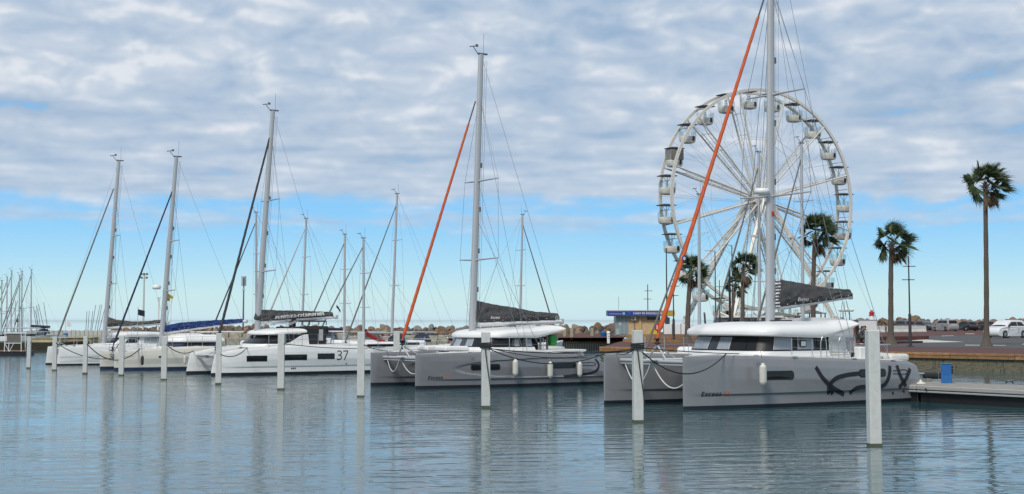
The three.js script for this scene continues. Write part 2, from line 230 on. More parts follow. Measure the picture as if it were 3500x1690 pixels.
  mk('road_marking', [[3300, 1180], [3440, 1181.5], [3440, 1183], [3300, 1182]], 'thin white painted line beside the tall palm');
  mk('road_marking', [[3000, 1156], [3090, 1154], [3160, 1157], [3060, 1160], [2990, 1161]], 'white painted band behind the nearer palm');
  mk('road_marking', [[3300, 1141.5], [3330, 1141.5], [3334, 1143], [3302, 1143]], 'short white parking line in front of the parked cars');
  mk('road_marking', [[3220, 1149], [3260, 1148], [3262, 1149], [3220, 1150.2]], 'faint white parking line on the asphalt');
  mk('road_marking', [[3495, 1177], [3540, 1176], [3540, 1178], [3495, 1179]], 'white line at the far edge of the asphalt');
  // corrugated sheet piling and its deck
  const sp = thing('sheet_pile_wall', 'pale corrugated sheet pile wall under the brown deck', 'quay wall');
  const A = onY(1868, 1197), B = onY(2190, 1196), n = 40, pile = grid(4, 1, (u, v) => ({ x: [-0.5, -0.28, -0.18, 0.18, 0.28].map((k) => k)[Math.round(u * 4)] * 1, y: v, z: [0, 0, 0.22, 0.22, 0][Math.round(u * 4)] }));
  const step = A.distanceTo(B) / n, mPile = std(lin(0.50, 0.48, 0.42), 0.8, 0, { map: grime }); M.moss = mMoss;
  for (let i = 0; i < n; i++) { const g = part(sp, 'pile', crease(pile, 10), mPile); g.scale.set(step * 1.02 / 0.78, 1.55, 1); g.position.copy(A).lerp(B, (i + 0.5) / n); g.position.y = -0.9; }
  const deckY = 0.80;
  for (let r = 0; r < 5; r++) for (let i = 0; i < 3; i++) { const m = part(sp, 'plank', uvMetres(rbox(A.distanceTo(B) / 3 - 0.04, 0.16, 1.9, 0.02), 0.4), mW[(r + i) % 3]); m.position.copy(A).lerp(B, (i + 0.5) / 3); m.position.y = deckY - 0.08 + r * 0.035; m.position.z -= 0.7 + r * 1.95; }
}
// ---------------------------------------------------------------- breakwater of tumbled rock
{
  const rr = rng(21), shapes = [];
  for (let k = 0; k < 7; k++) {
    const g0 = new THREE.IcosahedronGeometry(1, 2), g = mergeVertices((g0.deleteAttribute('normal'), g0.deleteAttribute('uv'), g0), 1e-4), p = g.attributes.position; const cuts = [];
    for (let c = 0; c < 9; c++) cuts.push([V(rr() - 0.5, rr() - 0.5, rr() - 0.5).normalize(), 0.50 + 0.28 * rr()]);
    for (let i = 0; i < p.count; i++) { const v = V(p.getX(i), p.getY(i), p.getZ(i)); for (const [nn, d] of cuts) { const e = v.dot(nn) - d; if (e > 0) v.addScaledVector(nn, -e); } v.multiplyScalar(1 + 0.05 * n3(v.x * 3 + k, v.y * 3, v.z * 3)); p.setXYZ(i, v.x * 1.25, v.y * 0.92, v.z); }
    const q = toCreasedNormals(g, 0.45); shapes.push(uvMetres(q, 0.6));
  }
  const rt = tex(256, (u, v) => { const a = tile2(u, v, 6, 1, 5), b = tile2(u, v, 30, 8, 3); const k = 0.86 + 0.26 * a + 0.2 * b; return [k, k, k]; });
  const cols = [[0.34, 0.215, 0.125], [0.40, 0.265, 0.165], [0.28, 0.19, 0.125], [0.42, 0.33, 0.235], [0.22, 0.17, 0.13], [0.33, 0.24, 0.17], [0.16, 0.15, 0.14], [0.24, 0.22, 0.20], [0.11, 0.105, 0.10], [0.38, 0.35, 0.31]].map((c) => std(lin(...c.map((x) => x * 0.80)), 0.92, 0, { map: rt, bumpMap: rt, bumpScale: 0.03 }));
  const bw = thing('breakwater', 'long breakwater of tumbled brown and grey rock behind the harbour', 'breakwater');
  // crest: photo x, top y, base y, depth
  const crest = [[380, 1129, 1150, 232], [640, 1123, 1152, 222], [900, 1121, 1150, 214], [1200, 1128, 1152, 206], [1400, 1127, 1152, 200], [1500, 1122, 1158, 196], [1700, 1120, 1162, 188], [1950, 1117, 1157, 178], [2080, 1116, 1155, 172], [2130, 1115, 1150, 172]];
  const right = [[2850, 1096, 1134, 250], [3000, 1097, 1134, 248], [3250, 1098, 1132, 246], [3560, 1098, 1132, 246]];
  const list = [];
  for (const C of [crest, right]) for (let i = 0; i + 1 < C.length; i++) {
    const a = C[i], b = C[i + 1], d = (b[0] - a[0]); const rows = 4, cnt = Math.max(1, Math.round(d / 21));
    for (let r = 0; r < rows; r++) for (let k = 0; k < cnt; k++) {
      const t = (k + 0.15 + 0.7 * rr() + (r % 2) * 0.4) / cnt, x = lerp(a[0], b[0], t), yt = lerp(a[1], b[1], t), yb = lerp(a[2], b[2], t), Z = lerp(a[3], b[3], t);
      const f = (r + 0.35) / rows, y = lerp(yt + 3, yb, f); const v = atZ(x, y, Z - r * 1.1 + rr());
      const size = (0.40 + 0.26 * rr() + (rr() < 0.2 ? 0.20 : 0)) * Z / 200;
      const grey = n2(x * 0.006, 3.3) + (x > 1440 && x < 1660 ? 0.75 : 0) + (x > 1950 && x < 2140 ? 0.15 : 0) - (x > 2800 ? 0.5 : 0);
      list.push([v, size, grey + 0.9 * (rr() - 0.5)]);
    }
  }
  // the largest seen stay single stones, the others are one mass
  list.forEach((e) => { e[3] = e[1] / -e[0].z; }); const order = list.map((e, i) => i).sort((a, b) => list[b][3] - list[a][3]); const single = new Set(order.slice(0, 300)), rest = [];
  list.forEach(([v, s, gr], i) => {
    const g = shapes[Math.floor(rr() * 7)], rot = new THREE.Euler(rr() * 6, rr() * 6, rr() * 6);
    if (single.has(i)) { const m = part(bw, 'rock', g, cols[gr > 0.35 ? 6 + Math.floor(rr() * 4) : Math.floor(rr() * 6)]); m.position.copy(v); m.rotation.copy(rot); m.scale.setScalar(s); }
    else { const h = g.clone(); h.applyMatrix4(new THREE.Matrix4().compose(v, new THREE.Quaternion().setFromEuler(rot), V(s, s, s))); rest.push(h); }
  });
  // the body behind and below the faces
  for (const C of [crest, right]) rest.push(crease(grid(C.length * 3, 3, (u, v) => { const i = Math.min(C.length - 2, Math.floor(u * (C.length - 1))), t = u * (C.length - 1) - i, L = (k) => lerp(C[i][k], C[i + 1][k], t); const q = atZ(L(0), L(1) + 8, L(3) + 1.2); const w = V(q.x, 0, q.z); if (v === 0) { w.y = -0.5; w.z += 4; } else if (v < 0.5) { w.y = q.y - 0.35; } else if (v < 0.9) { w.y = q.y - 0.35; w.z -= 9; } else { w.y = -0.5; w.z -= 14; } return w; }), 20));
  const m = part(bw, 'rock_mass', rest, cols[4]); m.userData.kind = 'stuff';
}
// ---------------------------------------------------------------- old harbour wall, fences and stores on the left
{
  const ow = thing('harbour_wall', 'low grey concrete harbour wall in front of the breakwater rocks', 'wall');
  const a = onY(1180, 1186), b = onY(1530, 1184);
  for (let i = 0; i < 9; i++) { const p = a.clone().lerp(b, (i + 0.5) / 9), w = a.distanceTo(b) / 9; part(ow, 'wall_block', uvMetres(rbox(w - 0.05, 1.5, 3, 0.06), 0.25), M.concrete).position.set(p.x, -0.1 + 0.07 * Math.sin(i * 2.3), p.z - 1.5); part(ow, 'parapet', uvMetres(rbox(w - 0.1, 0.5 + 0.1 * (i % 3), 0.8, 0.04), 0.25), M.concrete).position.set(p.x, 0.85, p.z - 2.6); }
  const a2 = atZ(560, 1178, 168), lw = thing('harbour_wall', 'grey harbour wall with parapets behind the white catamarans', 'wall');
  for (let i = 0; i < 14; i++) { const p = atZ(lerp(540, 1190, (i + 0.5) / 14), 1180, 176); part(lw, 'wall_block', uvMetres(rbox(1.58, 1.6, 2.6, 0.05), 0.25), M.concrete).position.set(p.x, 0.0, p.z - 1); part(lw, 'parapet', uvMetres(rbox(1.5, 0.55 + 0.12 * ((i * 7) % 3), 0.7, 0.04), 0.25), M.concrete).position.set(p.x, 1.0, p.z - 1.7); }
  const fn = thing('white_fence', 'long white boarded fence along the far mole', 'fence'), mF = std(lin(0.55, 0.54, 0.50), 0.8, 0, { map: grime });
  for (let i = 0; i < 22; i++) { const p = atZ(lerp(92, 420, (i + 0.5) / 22), 1156, 205), h = 1.0 + 0.1 * ((i * 5) % 3) * 0.4; part(fn, 'panel', uvMetres(box(0.57, h, 0.06), 0.4), mF).position.set(p.x, p.y + h / 2, p.z); part(fn, 'post', box(0.07, 1.1, 0.1), mF).position.set(p.x - 0.3, p.y + 0.55, p.z + 0.06); }
  const mole = []; { const p0 = atZ(-900, 1158, 207), p1 = atZ(560, 1158, 207); mole.push(uvMetres(box(p1.x - p0.x, 1.4, 26, (p0.x + p1.x) / 2, p0.y - 0.7, -218), 0.2)); } structure('mole', mole, M.concrete, 'concrete mole under the white fence');
  const tan = std(lin(0.46, 0.33, 0.17), 0.85, 0, { map: grime }), cr = std(lin(0.56, 0.49, 0.31), 0.8, 0, { map: grime });
  const sh = (x0, x1, yt, yb, Z, d, m, name, label, cat) => { const p = atZ(x0, yb, Z), q = atZ(x1, yt, Z); const t = thing(name, label, cat, V((p.x + q.x) / 2, p.y, -Z - d / 2)); part(t, 'body', uvMetres(rbox(q.x - p.x, q.y - p.y, d, 0.06), 0.4), m); t.children[0].position.y = (q.y - p.y) / 2; return [t, q.x - p.x, q.y - p.y]; };
  { const [t, w, h] = sh(208, 312, 1156, 1182, 150, 2.4, tan, 'tan_shed', 'low tan shed with benches in front on the far quay', 'shed'); part(t, 'roof', rbox(w + 0.2, 0.09, 2.7, 0.02, 0, h + 0.04, 0), cr); for (let i = 0; i < 3; i++) part(t, 'bench', [box(0.8, 0.05, 0.3, 0.35 + i * 0.45 - 0.4, 0.45, 1.5), box(0.06, 0.45, 0.28, -0.3 + i * 0.45, 0.22, 1.5), box(0.06, 0.45, 0.28, 0.25 + i * 0.45, 0.22, 1.5)], M.aluDark); }
  { const [t, w, h] = sh(108, 206, 1158, 1184, 143, 2.2, cr, 'cream_shed', 'low cream coloured shed beside the tan one', 'shed'); part(t, 'roof', rbox(w + 0.15, 0.08, 2.4, 0.02, 0, h + 0.03, 0), cr); part(t, 'door', rbox(0.5, h * 0.8, 0.05, 0.01, 0.9, h * 0.42, 1.12), M.printDim); part(t, 'tarpaulin', rbox(1.2, 0.12, 1.1, 0.05, -0.6, h + 0.1, 0.3), M.rollGrey); }
  for (const [x, l] of [[149, 'small blue locker in front of the white fence'], [223, 'small blue box beside the white flag']]) { const p = atZ(x, 1155, 200), t = thing('blue_locker', l, 'locker', p); part(t, 'body', rbox(0.5, 0.55, 0.4, 0.03, 0, 0.28, 0), M.blue); part(t, 'lid', rbox(0.54, 0.06, 0.44, 0.02, 0, 0.58, 0), M.blue); }
  // far left pontoon
  const c0 = onY(-420, 1216), c1 = onY(168, 1210), lp = thing('left_pontoon', 'dark floating pontoon behind the leftmost catamaran', 'pontoon');
  part(lp, 'float', rbox(c1.x - c0.x, 0.42, 2.4, 0.05, (c0.x + c1.x) / 2, 0.1, c0.z - 1.2), M.black); for (let i = 0; i < 12; i++) part(lp, 'plank', uvMetres(rbox((c1.x - c0.x) / 12 - 0.02, 0.06, 2.5, 0.01, lerp(c0.x, c1.x, (i + 0.5) / 12), 0.34, c0.z - 1.2), 0.4), M.woodGrey);
  structure('far_quay', uvMetres(box(9, 1.6, 12, atZ(60, 1190, 140).x - 0.6, -0.05, -146.5), 0.2), M.moss, 'stained low quay at the far left');
}
console.log('setting done');
// ---------------------------------------------------------------- boats: local x runs aft, y up, z towards the near side
const r1 = (x, y) => [1950 + x / 1.914, 900 + y / 1.914], r3 = (x, y) => [1200 + x / 2.4884, 900 + y / 2.4884], r4 = (x, y) => [600 + x / 3.11, 950 + y / 3.11], r5 = (x, y) => [x / 3.11, 950 + y / 3.11], dd = (x, y) => [x * 1.3587, y * 1.3587];
class Frame {
  constructor(P, A) { this.P = P; this.A = A; this.c = Math.cos(A); this.s = Math.sin(A); }
  toLocal(v) { const x = v.x - this.P.x, z = v.z - this.P.z; return V(x * this.c - z * this.s, v.y - this.P.y, x * this.s + z * this.c); }
  toWorld(v) { return V(this.P.x + v.x * this.c + v.z * this.s, this.P.y + v.y, this.P.z - v.x * this.s + v.z * this.c); }
  side([px, py], z) { const o = this.toLocal(V(0, EYE, 0)), r = ray(px, py), d = V(r.x * this.c - r.z * this.s, r.y, r.x * this.s + r.z * this.c), k = (z - o.z) / d.z; return V(o.x + d.x * k, o.y + d.y * k, z); }
}
function outline(s0, s1, half, bulge, zc, n = 2.7, N = 96) {
  const raw = []; raw.push([s1, half]); for (let i = 1; i < 14; i++) raw.push([lerp(s1, s0 + bulge, i / 14), half]);
  for (let i = 0; i <= 60; i++) { const f = Math.PI * i / 60, c = Math.cos(f), s = Math.sin(f); raw.push([s0 + bulge - bulge * Math.pow(Math.abs(s), 2 / n), half * Math.sign(c) * Math.pow(Math.abs(c), 2 / n)]); }
  for (let i = 13; i >= 0; i--) raw.push([lerp(s1, s0 + bulge, i / 14), -half]);
  const acc = [0]; for (let i = 1; i < raw.length; i++) acc.push(acc[i - 1] + Math.hypot(raw[i][0] - raw[i - 1][0], raw[i][1] - raw[i - 1][1]));
  const T = acc[acc.length - 1], at = (u) => { const d = clamp(u) * T; let i = 1; while (i < acc.length - 1 && acc[i] < d) i++; const t = (d - acc[i - 1]) / Math.max(1e-9, acc[i] - acc[i - 1]); return [lerp(raw[i - 1][0], raw[i][0], t), lerp(raw[i - 1][1], raw[i][1], t)]; };
  return { at: (u, off = 0) => { const [s, z] = at(u), [sa, za] = at(Math.max(0, u - 0.004)), [sb, zb] = at(Math.min(1, u + 0.004)); let nx = -(zb - za), nz = (sb - sa); const l = Math.hypot(nx, nz) || 1; nx /= -l; nz /= -l; return [s + nx * off * -1 * -1, zc + z + nz * off, nx, nz]; }, uS: (s) => { for (let k = 0; k <= 400; k++) { const p = at(k / 800); if (p[0] <= s) return k / 800; } return 0.5; }, uZ: (z) => { for (let k = 0; k <= 800; k++) { const p = at(k / 800); if (p[0] < s0 + bulge && p[1] <= z) return k / 800; } return 0.5; } };
}
// a strip of the surface between two outlines
function band(oA, yA, oB, yB, u0, u1, off = 0, nu = 40, nv = 2, v0 = 0, v1 = 1) {
  const fy = (y, u) => typeof y === 'function' ? y(u) : y;
  return grid(nu, nv, (a, b) => { const u = lerp(u0, u1, a), v = lerp(v0, v1, b), [sa, za] = oA.at(u, off), [sb, zb] = oB.at(u, off); return V(lerp(sa, sb, v), lerp(fy(yA, u), fy(yB, u), v), lerp(za, zb, v)); });
}
function pane(oA, yA, oB, yB, u0, u1, v0, v1, off, thick = 0.012) {   // a pane with edges
  const a = band(oA, yA, oB, yB, u0, u1, off, 8, 2, v0, v1), b = band(oA, yA, oB, yB, u0, u1, off - thick, 8, 2, v0, v1), rim = [];
  const e = [[u0, v0, u1, v0], [u1, v0, u1, v1], [u1, v1, u0, v1], [u0, v1, u0, v0]];
  for (const [ua, va, ub, vb] of e) rim.push(grid(6, 1, (t, w) => { const u = lerp(ua, ub, t), v = lerp(va, vb, t), o = off - thick * w, [sa, za] = oA.at(u, o), [sb, zb] = oB.at(u, o), fy = (y) => typeof y === 'function' ? y(u) : y; return V(lerp(sa, sb, v), lerp(fy(yA), fy(yB), v), lerp(za, zb, v)); }));
  return merge([a, b, ...rim]);
}
function roofSlab(o, yEdge, crown, th, zc, mid) { const thick = typeof th === 'function' ? th : () => th;   // domed slab with a rolled edge
  const rings = [[0.975, -1, 0], [0.995, -0.8, 0], [1, -0.4, 0], [0.985, 0, 0], [0.9, 0.5, 1], [0.72, 0.8, 1], [0.45, 0.95, 1], [0.2, 1, 1], [0.001, 1, 1]];
  const N = 90, f = (k, u) => { const [r, h, c] = rings[k], [s, z] = o.at(u), S = mid + (s - mid) * r, Zz = zc + (z - zc) * r; return V(S, yEdge(S) + (c ? crown * h : h * thick(S)), Zz); };
  const top = grid(N, rings.length - 1, (u, v) => f(Math.round(v * (rings.length - 1)), u)), under = grid(N, 2, (u, v) => { const [s, z] = o.at(u), r = [0.975, 0.6, 0.001][Math.round(v * 2)]; const S = mid + (s - mid) * r; return V(S, yEdge(S) - thick(S), zc + (z - zc) * r); });
  const aft = grid(12, 4, (u, v) => { const [sa, za] = o.at(0), z = lerp(za, 2 * zc - za, u), k = v; const y0 = yEdge(sa) - thick(sa), y1 = yEdge(sa) + crown * Math.pow(Math.sin(Math.PI * clamp(u)), 0.5) * 0.75; return V(sa, lerp(y0, y1, k), z); });
  return merge([crease(top, 40), crease(under, 40), crease(aft, 40)]);
}
function coverGeo(fr, zc, tops, bots, wMax, seed, wrinkle = 0.045) {   // a sail cover between two photo lines in the plane z = zc
  const T = tops.map((p) => fr.side(p, zc)), B = bots.map((p) => fr.side(p, zc)), yT = (s) => pw(T.map((v) => [v.x, v.y]), s), yB = (s) => pw(B.map((v) => [v.x, v.y]), s), s0 = Math.max(T[0].x, B[0].x), s1 = Math.min(T[T.length - 1].x, B[B.length - 1].x);
  const g = grid(60, 28, (u, v) => {
    const s = lerp(s0, s1, u), a = v * 2 * Math.PI, yt = yT(s), yb = yB(s), m = (yt + yb) / 2, h = (yt - yb) / 2, k = Math.cos(a);
    const endTaper = 1 - 0.25 * u; let w = wMax * endTaper * (0.50 - 0.40 * k) ; w = Math.max(0.05, w);
    const fold = Math.sin((s * 2.2 + (m + h * k) * 3.1 + 1.3 * n2(s * 0.9 + seed, k)) * 2.4) * (1 - u * 0.8) + 0.9 * n2(s * 2.1 + seed, k * 1.6 + s);
    return { x: s, y: m + h * k + 0.012 * n2(s * 3, seed), z: zc + (w + wrinkle * fold * (0.5 + 0.5 * Math.abs(Math.sin(a)))) * Math.sin(a), u: s, v: v * 2 };
  });
  const cap = (u) => { const c = grid(28, 1, (v, r) => { const s = lerp(s0, s1, u), a = v * 2 * Math.PI, yt = yT(s), yb = yB(s), m = (yt + yb) / 2, h = (yt - yb) / 2, k = Math.cos(a), w = Math.max(0.05, wMax * (1 - 0.25 * u) * (0.5 - 0.4 * k)); return V(s + (u ? 0.05 : -0.05) * (1 - r), m + h * k * r, zc + w * Math.sin(a) * r); }); return c; };
  return { geo: merge([crease(g, 60), cap(0), cap(1)]), s0, s1, yT, yB, zAt: (s, y) => { const m = (yT(s) + yB(s)) / 2, h = (yT(s) - yB(s)) / 2, k = clamp((y - m) / h, -0.98, 0.98), u = (s - s0) / (s1 - s0), w = wMax * (1 - 0.25 * u) * (0.5 - 0.4 * k); return zc + (w + wrinkle * 1.9) * Math.sqrt(1 - k * k) + 0.012; } };
}
function finer(g, n) {   // every triangle cut into four, n times
  let p = Array.from((g.index ? g.toNonIndexed() : g).attributes.position.array);
  for (; n > 0; n--) { const o = []; for (let i = 0; i < p.length; i += 9) { const a = p.slice(i, i + 3), b = p.slice(i + 3, i + 6), c = p.slice(i + 6, i + 9), m = (x, y) => x.map((v, k) => (v + y[k]) / 2), ab = m(a, b), bc = m(b, c), ca = m(c, a); o.push(...a, ...ab, ...ca, ...ab, ...b, ...bc, ...ca, ...bc, ...c, ...ab, ...bc, ...ca); } p = o; }
  const q = new THREE.BufferGeometry(); q.setAttribute('position', new THREE.Float32BufferAttribute(p, 3)); return q;
}
function catamaran(c) {
  const P = onY(c.bow[0], c.bow[1], 0), fr = new Frame(P, c.A), L = c.L, t0 = thing('catamaran', c.label, 'catamaran', P, c.A, 'catamarans moored in a row'), zc = -c.sep / 2;
  const halfW = (t) => { const k = clamp(t / 0.55), b = 0.045 + (c.B - 0.045) * Math.pow(Math.sin(k * Math.PI / 2), 0.85); return t > 0.55 ? b * (1 - 0.10 * Math.pow((t - 0.55) / 0.45, 2)) : b; };
  const sheer = (t) => pw(c.sheer, t) - (t > 0.93 ? 0.55 * Math.pow((t - 0.93) / 0.07, 2) * 0.22 : 0);
  const boot = c.boot ?? 0.14, yc = c.chine ?? 0.42, led = c.ledge ?? 0.05;
  const sect = (t) => { const b = halfW(t), S = sheer(t), e = smooth(0, 0.18, t); return [[0, -0.5], [0.55 * b, -0.4], [0.84 * b, -0.08], [0.875 * b, boot], [0.885 * b, yc - 0.02], [0.885 * b + led * e, yc + 0.04], [b, Math.max(yc + 0.15, S * 0.55)], [b * (1 - 0.02 * e), S - 0.34], [b * (0.97 - 0.05 * e), S - 0.09], [b * 0.86, S], [b * 0.5, S + 0.025], [0, S + 0.035]]; };
  const sOf = (t, y) => t * L - (c.shear ?? 0.4) * smooth(0.86, 1, t) * clamp(y / sheer(t), 0, 1) + (c.rake ?? 0) * (y / sheer(t)) * (1 - smooth(0, 0.16, t));
  const zAt = (s, y) => { let t = clamp(s / L); for (let i = 0; i < 6; i++) t = clamp(t + (s - sOf(t, y)) / L); const q = sect(t); for (let i = 4; i < 10; i++) if (y <= q[i][1]) { const k = (y - q[i - 1][1]) / (q[i][1] - q[i - 1][1]); return lerp(q[i - 1][0], q[i][0], k) + (c.disp ? c.disp(s, y) : 0); } return q[9][0]; };
  const loft = (i0, i1, nv, sgn, ta = 0, tb = 1) => grid(72, nv, (u, v) => { const t = lerp(ta, tb, u), q = sect(t), f = lerp(i0, i1, v), i = Math.min(Math.floor(f), i1 - 1), k = f - i, z = lerp(q[i][0], q[i + 1][0], k), y = lerp(q[i][1], q[i + 1][1], k), s = sOf(t, y); const d = c.disp && sgn > 0 && i >= 4 ? c.disp(s, y) : 0; return { x: s, y, z: sgn * (z + d), u: s * 0.25, v: y * 0.25 }; });
  const capG = (t, i0, i1) => { const q = sect(t), pts = []; for (let i = i0; i <= i1; i++) pts.push(V(sOf(t, q[i][1]), q[i][1], q[i][0])); for (let i = i1; i >= i0; i--) pts.push(V(sOf(t, q[i][1]), q[i][1], -q[i][0])); const pos = []; for (let i = 1; i + 1 < pts.length; i++) for (const p of [pts[0], pts[i], pts[i + 1]]) pos.push(p.x, p.y, p.z); const g = new THREE.BufferGeometry(); g.setAttribute('position', new THREE.Float32BufferAttribute(pos, 3)); g.computeVertexNormals(); return g; };
  const shellG = crease(merge([loft(3, 9, 48, 1), loft(3, 9, 48, -1), capG(0, 3, 9), capG(1, 3, 9)]), 24); shellG.setAttribute('uv', new THREE.BufferAttribute(new Float32Array(shellG.attributes.position.count * 2), 2)); uvMetres(shellG, 0.25);
  const bootG = crease(merge([loft(0, 3, 6, 1), loft(0, 3, 6, -1), capG(0, 0, 3), capG(1, 0, 3)]), 30), deckG = crease(merge([loft(9, 11, 4, 1, c.greyBow ?? 0), loft(9, 11, 4, -1, c.greyBow ?? 0)]), 30), bowDeck = c.greyBow ? crease(merge([loft(9, 11, 4, 1, 0, c.greyBow), loft(9, 11, 4, -1, 0, c.greyBow)]), 30) : null;
  const hulls = [];
  for (const z of [0, -c.sep]) {
    const h = new THREE.Group(); h.name = 'hull'; h.position.z = z; t0.add(h); hulls.push(h);
    part(h, 'topsides', shellG, c.mat); part(h, 'boot_stripe', bootG, c.bootMat ?? M.boot); part(h, 'hull_deck', deckG, M.deck); if (bowDeck) part(h, 'bow_deck', bowDeck, c.mat);
  }
  const near = hulls[0];
  // decals and windows follow the topsides
  const wrap = (g, f = 0.006) => { const p = g.attributes.position; for (let i = 0; i < p.count; i++) p.setZ(i, zAt(p.getX(i), p.getY(i)) + f); g.computeVertexNormals(); return g; };
  const fine = (shape, s, y, seg = 10) => { const g = new THREE.ExtrudeGeometry(shape, { depth: 0.001, bevelEnabled: false, curveSegments: seg }); return g; };
  const windowAt = (s, y, w, h, r, inside = M.glassDark) => {
    const lay = (sh, off) => { const pts = sh.getPoints(8), ctr = []; const g = grid(24, 8, (u, v) => { const a = Math.floor(u * 24) % 24; return V(0, 0, 0); }); const n = pts.length, pos = [], idx = []; for (let k = 0; k <= 4; k++) for (let i = 0; i < n; i++) { const q = 1 - k / 4; const X = s + pts[i].x * q, Y = y + pts[i].y * q; pos.push(X, Y, zAt(X, Y) + off); } for (let k = 0; k < 4; k++) for (let i = 0; i < n - 1; i++) { const a = k * n + i, b = a + n; idx.push(a, a + 1, b, a + 1, b + 1, b); } for (let i = 0; i < n; i++) { const X = s + pts[i].x, Y = y + pts[i].y; pos.push(X, Y, zAt(X, Y) - 0.01); } for (let i = 0; i < n - 1; i++) { const a = i, b = 5 * n + i; idx.push(a, b, a + 1, a + 1, b, b + 1); } const q = new THREE.BufferGeometry(); q.setAttribute('position', new THREE.Float32BufferAttribute(pos, 3)); q.setIndex(idx); return crease(q, 30); };
    const wd = part(near, 'hull_window', lay(rrect(w, h, r), 0.012), M.black); part(near, 'window_pane', lay(rrect(w - 0.10, h - 0.10, Math.max(0.01, r - 0.05)), 0.020), inside); return wd;
  };
  const letter = (str, s, y, size, mat, f = font, slant = 0, sx = 1) => { const g = textGeo(str, size, f), p = g.attributes.position; for (let i = 0; i < p.count; i++) { const X = p.getX(i) * sx + slant * p.getY(i); p.setXYZ(i, s + X, y + p.getY(i), 0); } const w = g.boundingBox.max.x * sx; part(near, 'lettering', wrap(finer(g, 3), 0.008), mat); return s + w; };
  const ribbon = (pts, w, mat) => { const cv = new THREE.CatmullRomCurve3(pts.map((p) => V(p.x, p.y, 0))); const g = grid(90, 6, (u, v) => { const p = cv.getPoint(u), d = cv.getTangent(u), o = (v - 0.5) * w; const X = p.x - d.y * o, Y = p.y + d.x * o; return V(X, Y, zAt(X, Y) + 0.014); }); part(near, 'graphic_stripe', g, mat); };
  // bridge deck, crossbeam, trampoline
  const bs = c.bridge ?? 0.30, S5 = sheer(0.5);
  part(t0, 'bridge_deck', [rbox(L * (0.94 - bs), 0.62, c.sep - c.B * 1.35, 0.12, L * (bs + 0.94) / 2, S5 - 0.30, zc), rbox(L * (0.9 - bs), 0.1, c.sep, 0.04, L * (bs + 0.9) / 2 + 0.1, S5 - 0.015, zc)], M.deck);
  const cbS = c.cross ?? 0.055 * L, cbY = sheer(0.06) - (c.crossDrop ?? 0.2); c.cbS = cbS; c.cbY = cbY;
  part(t0, 'crossbeam', [bar(V(cbS, cbY, -0.05), V(cbS, cbY, -c.sep + 0.05), 0.065, 0.065, 12), rbox(0.10, 0.06, c.sep - 0.3, 0.02, cbS + 0.02, cbY - 0.10, zc)], M.alu);
  const netG = [], nN = 16; for (let i = 0; i <= nN; i++) { const z = lerp(-0.3, -c.sep + 0.3, i / nN); netG.push(bar(V(cbS, cbY + 0.02, z), V(L * bs, cbY + 0.03, z), 0.012, 0.012, 4)); } for (let i = 0; i <= 18; i++) { const s = lerp(cbS, L * bs, i / 18); netG.push(bar(V(s, cbY + 0.02, -0.3), V(s, cbY + 0.02, -c.sep + 0.3), 0.012, 0.012, 4)); } part(t0, 'trampoline', netG, M.net);
  part(t0, 'center_beam', [rbox(L * bs, 0.08, 0.35, 0.03, L * bs / 2 + cbS * 0.5, cbY + 0.05, zc)], M.deck);
  return { t: t0, fr, zc, L, sheer, zAt, near, hulls, windowAt, letter, ribbon, cbS, cbY, S5, c };
}
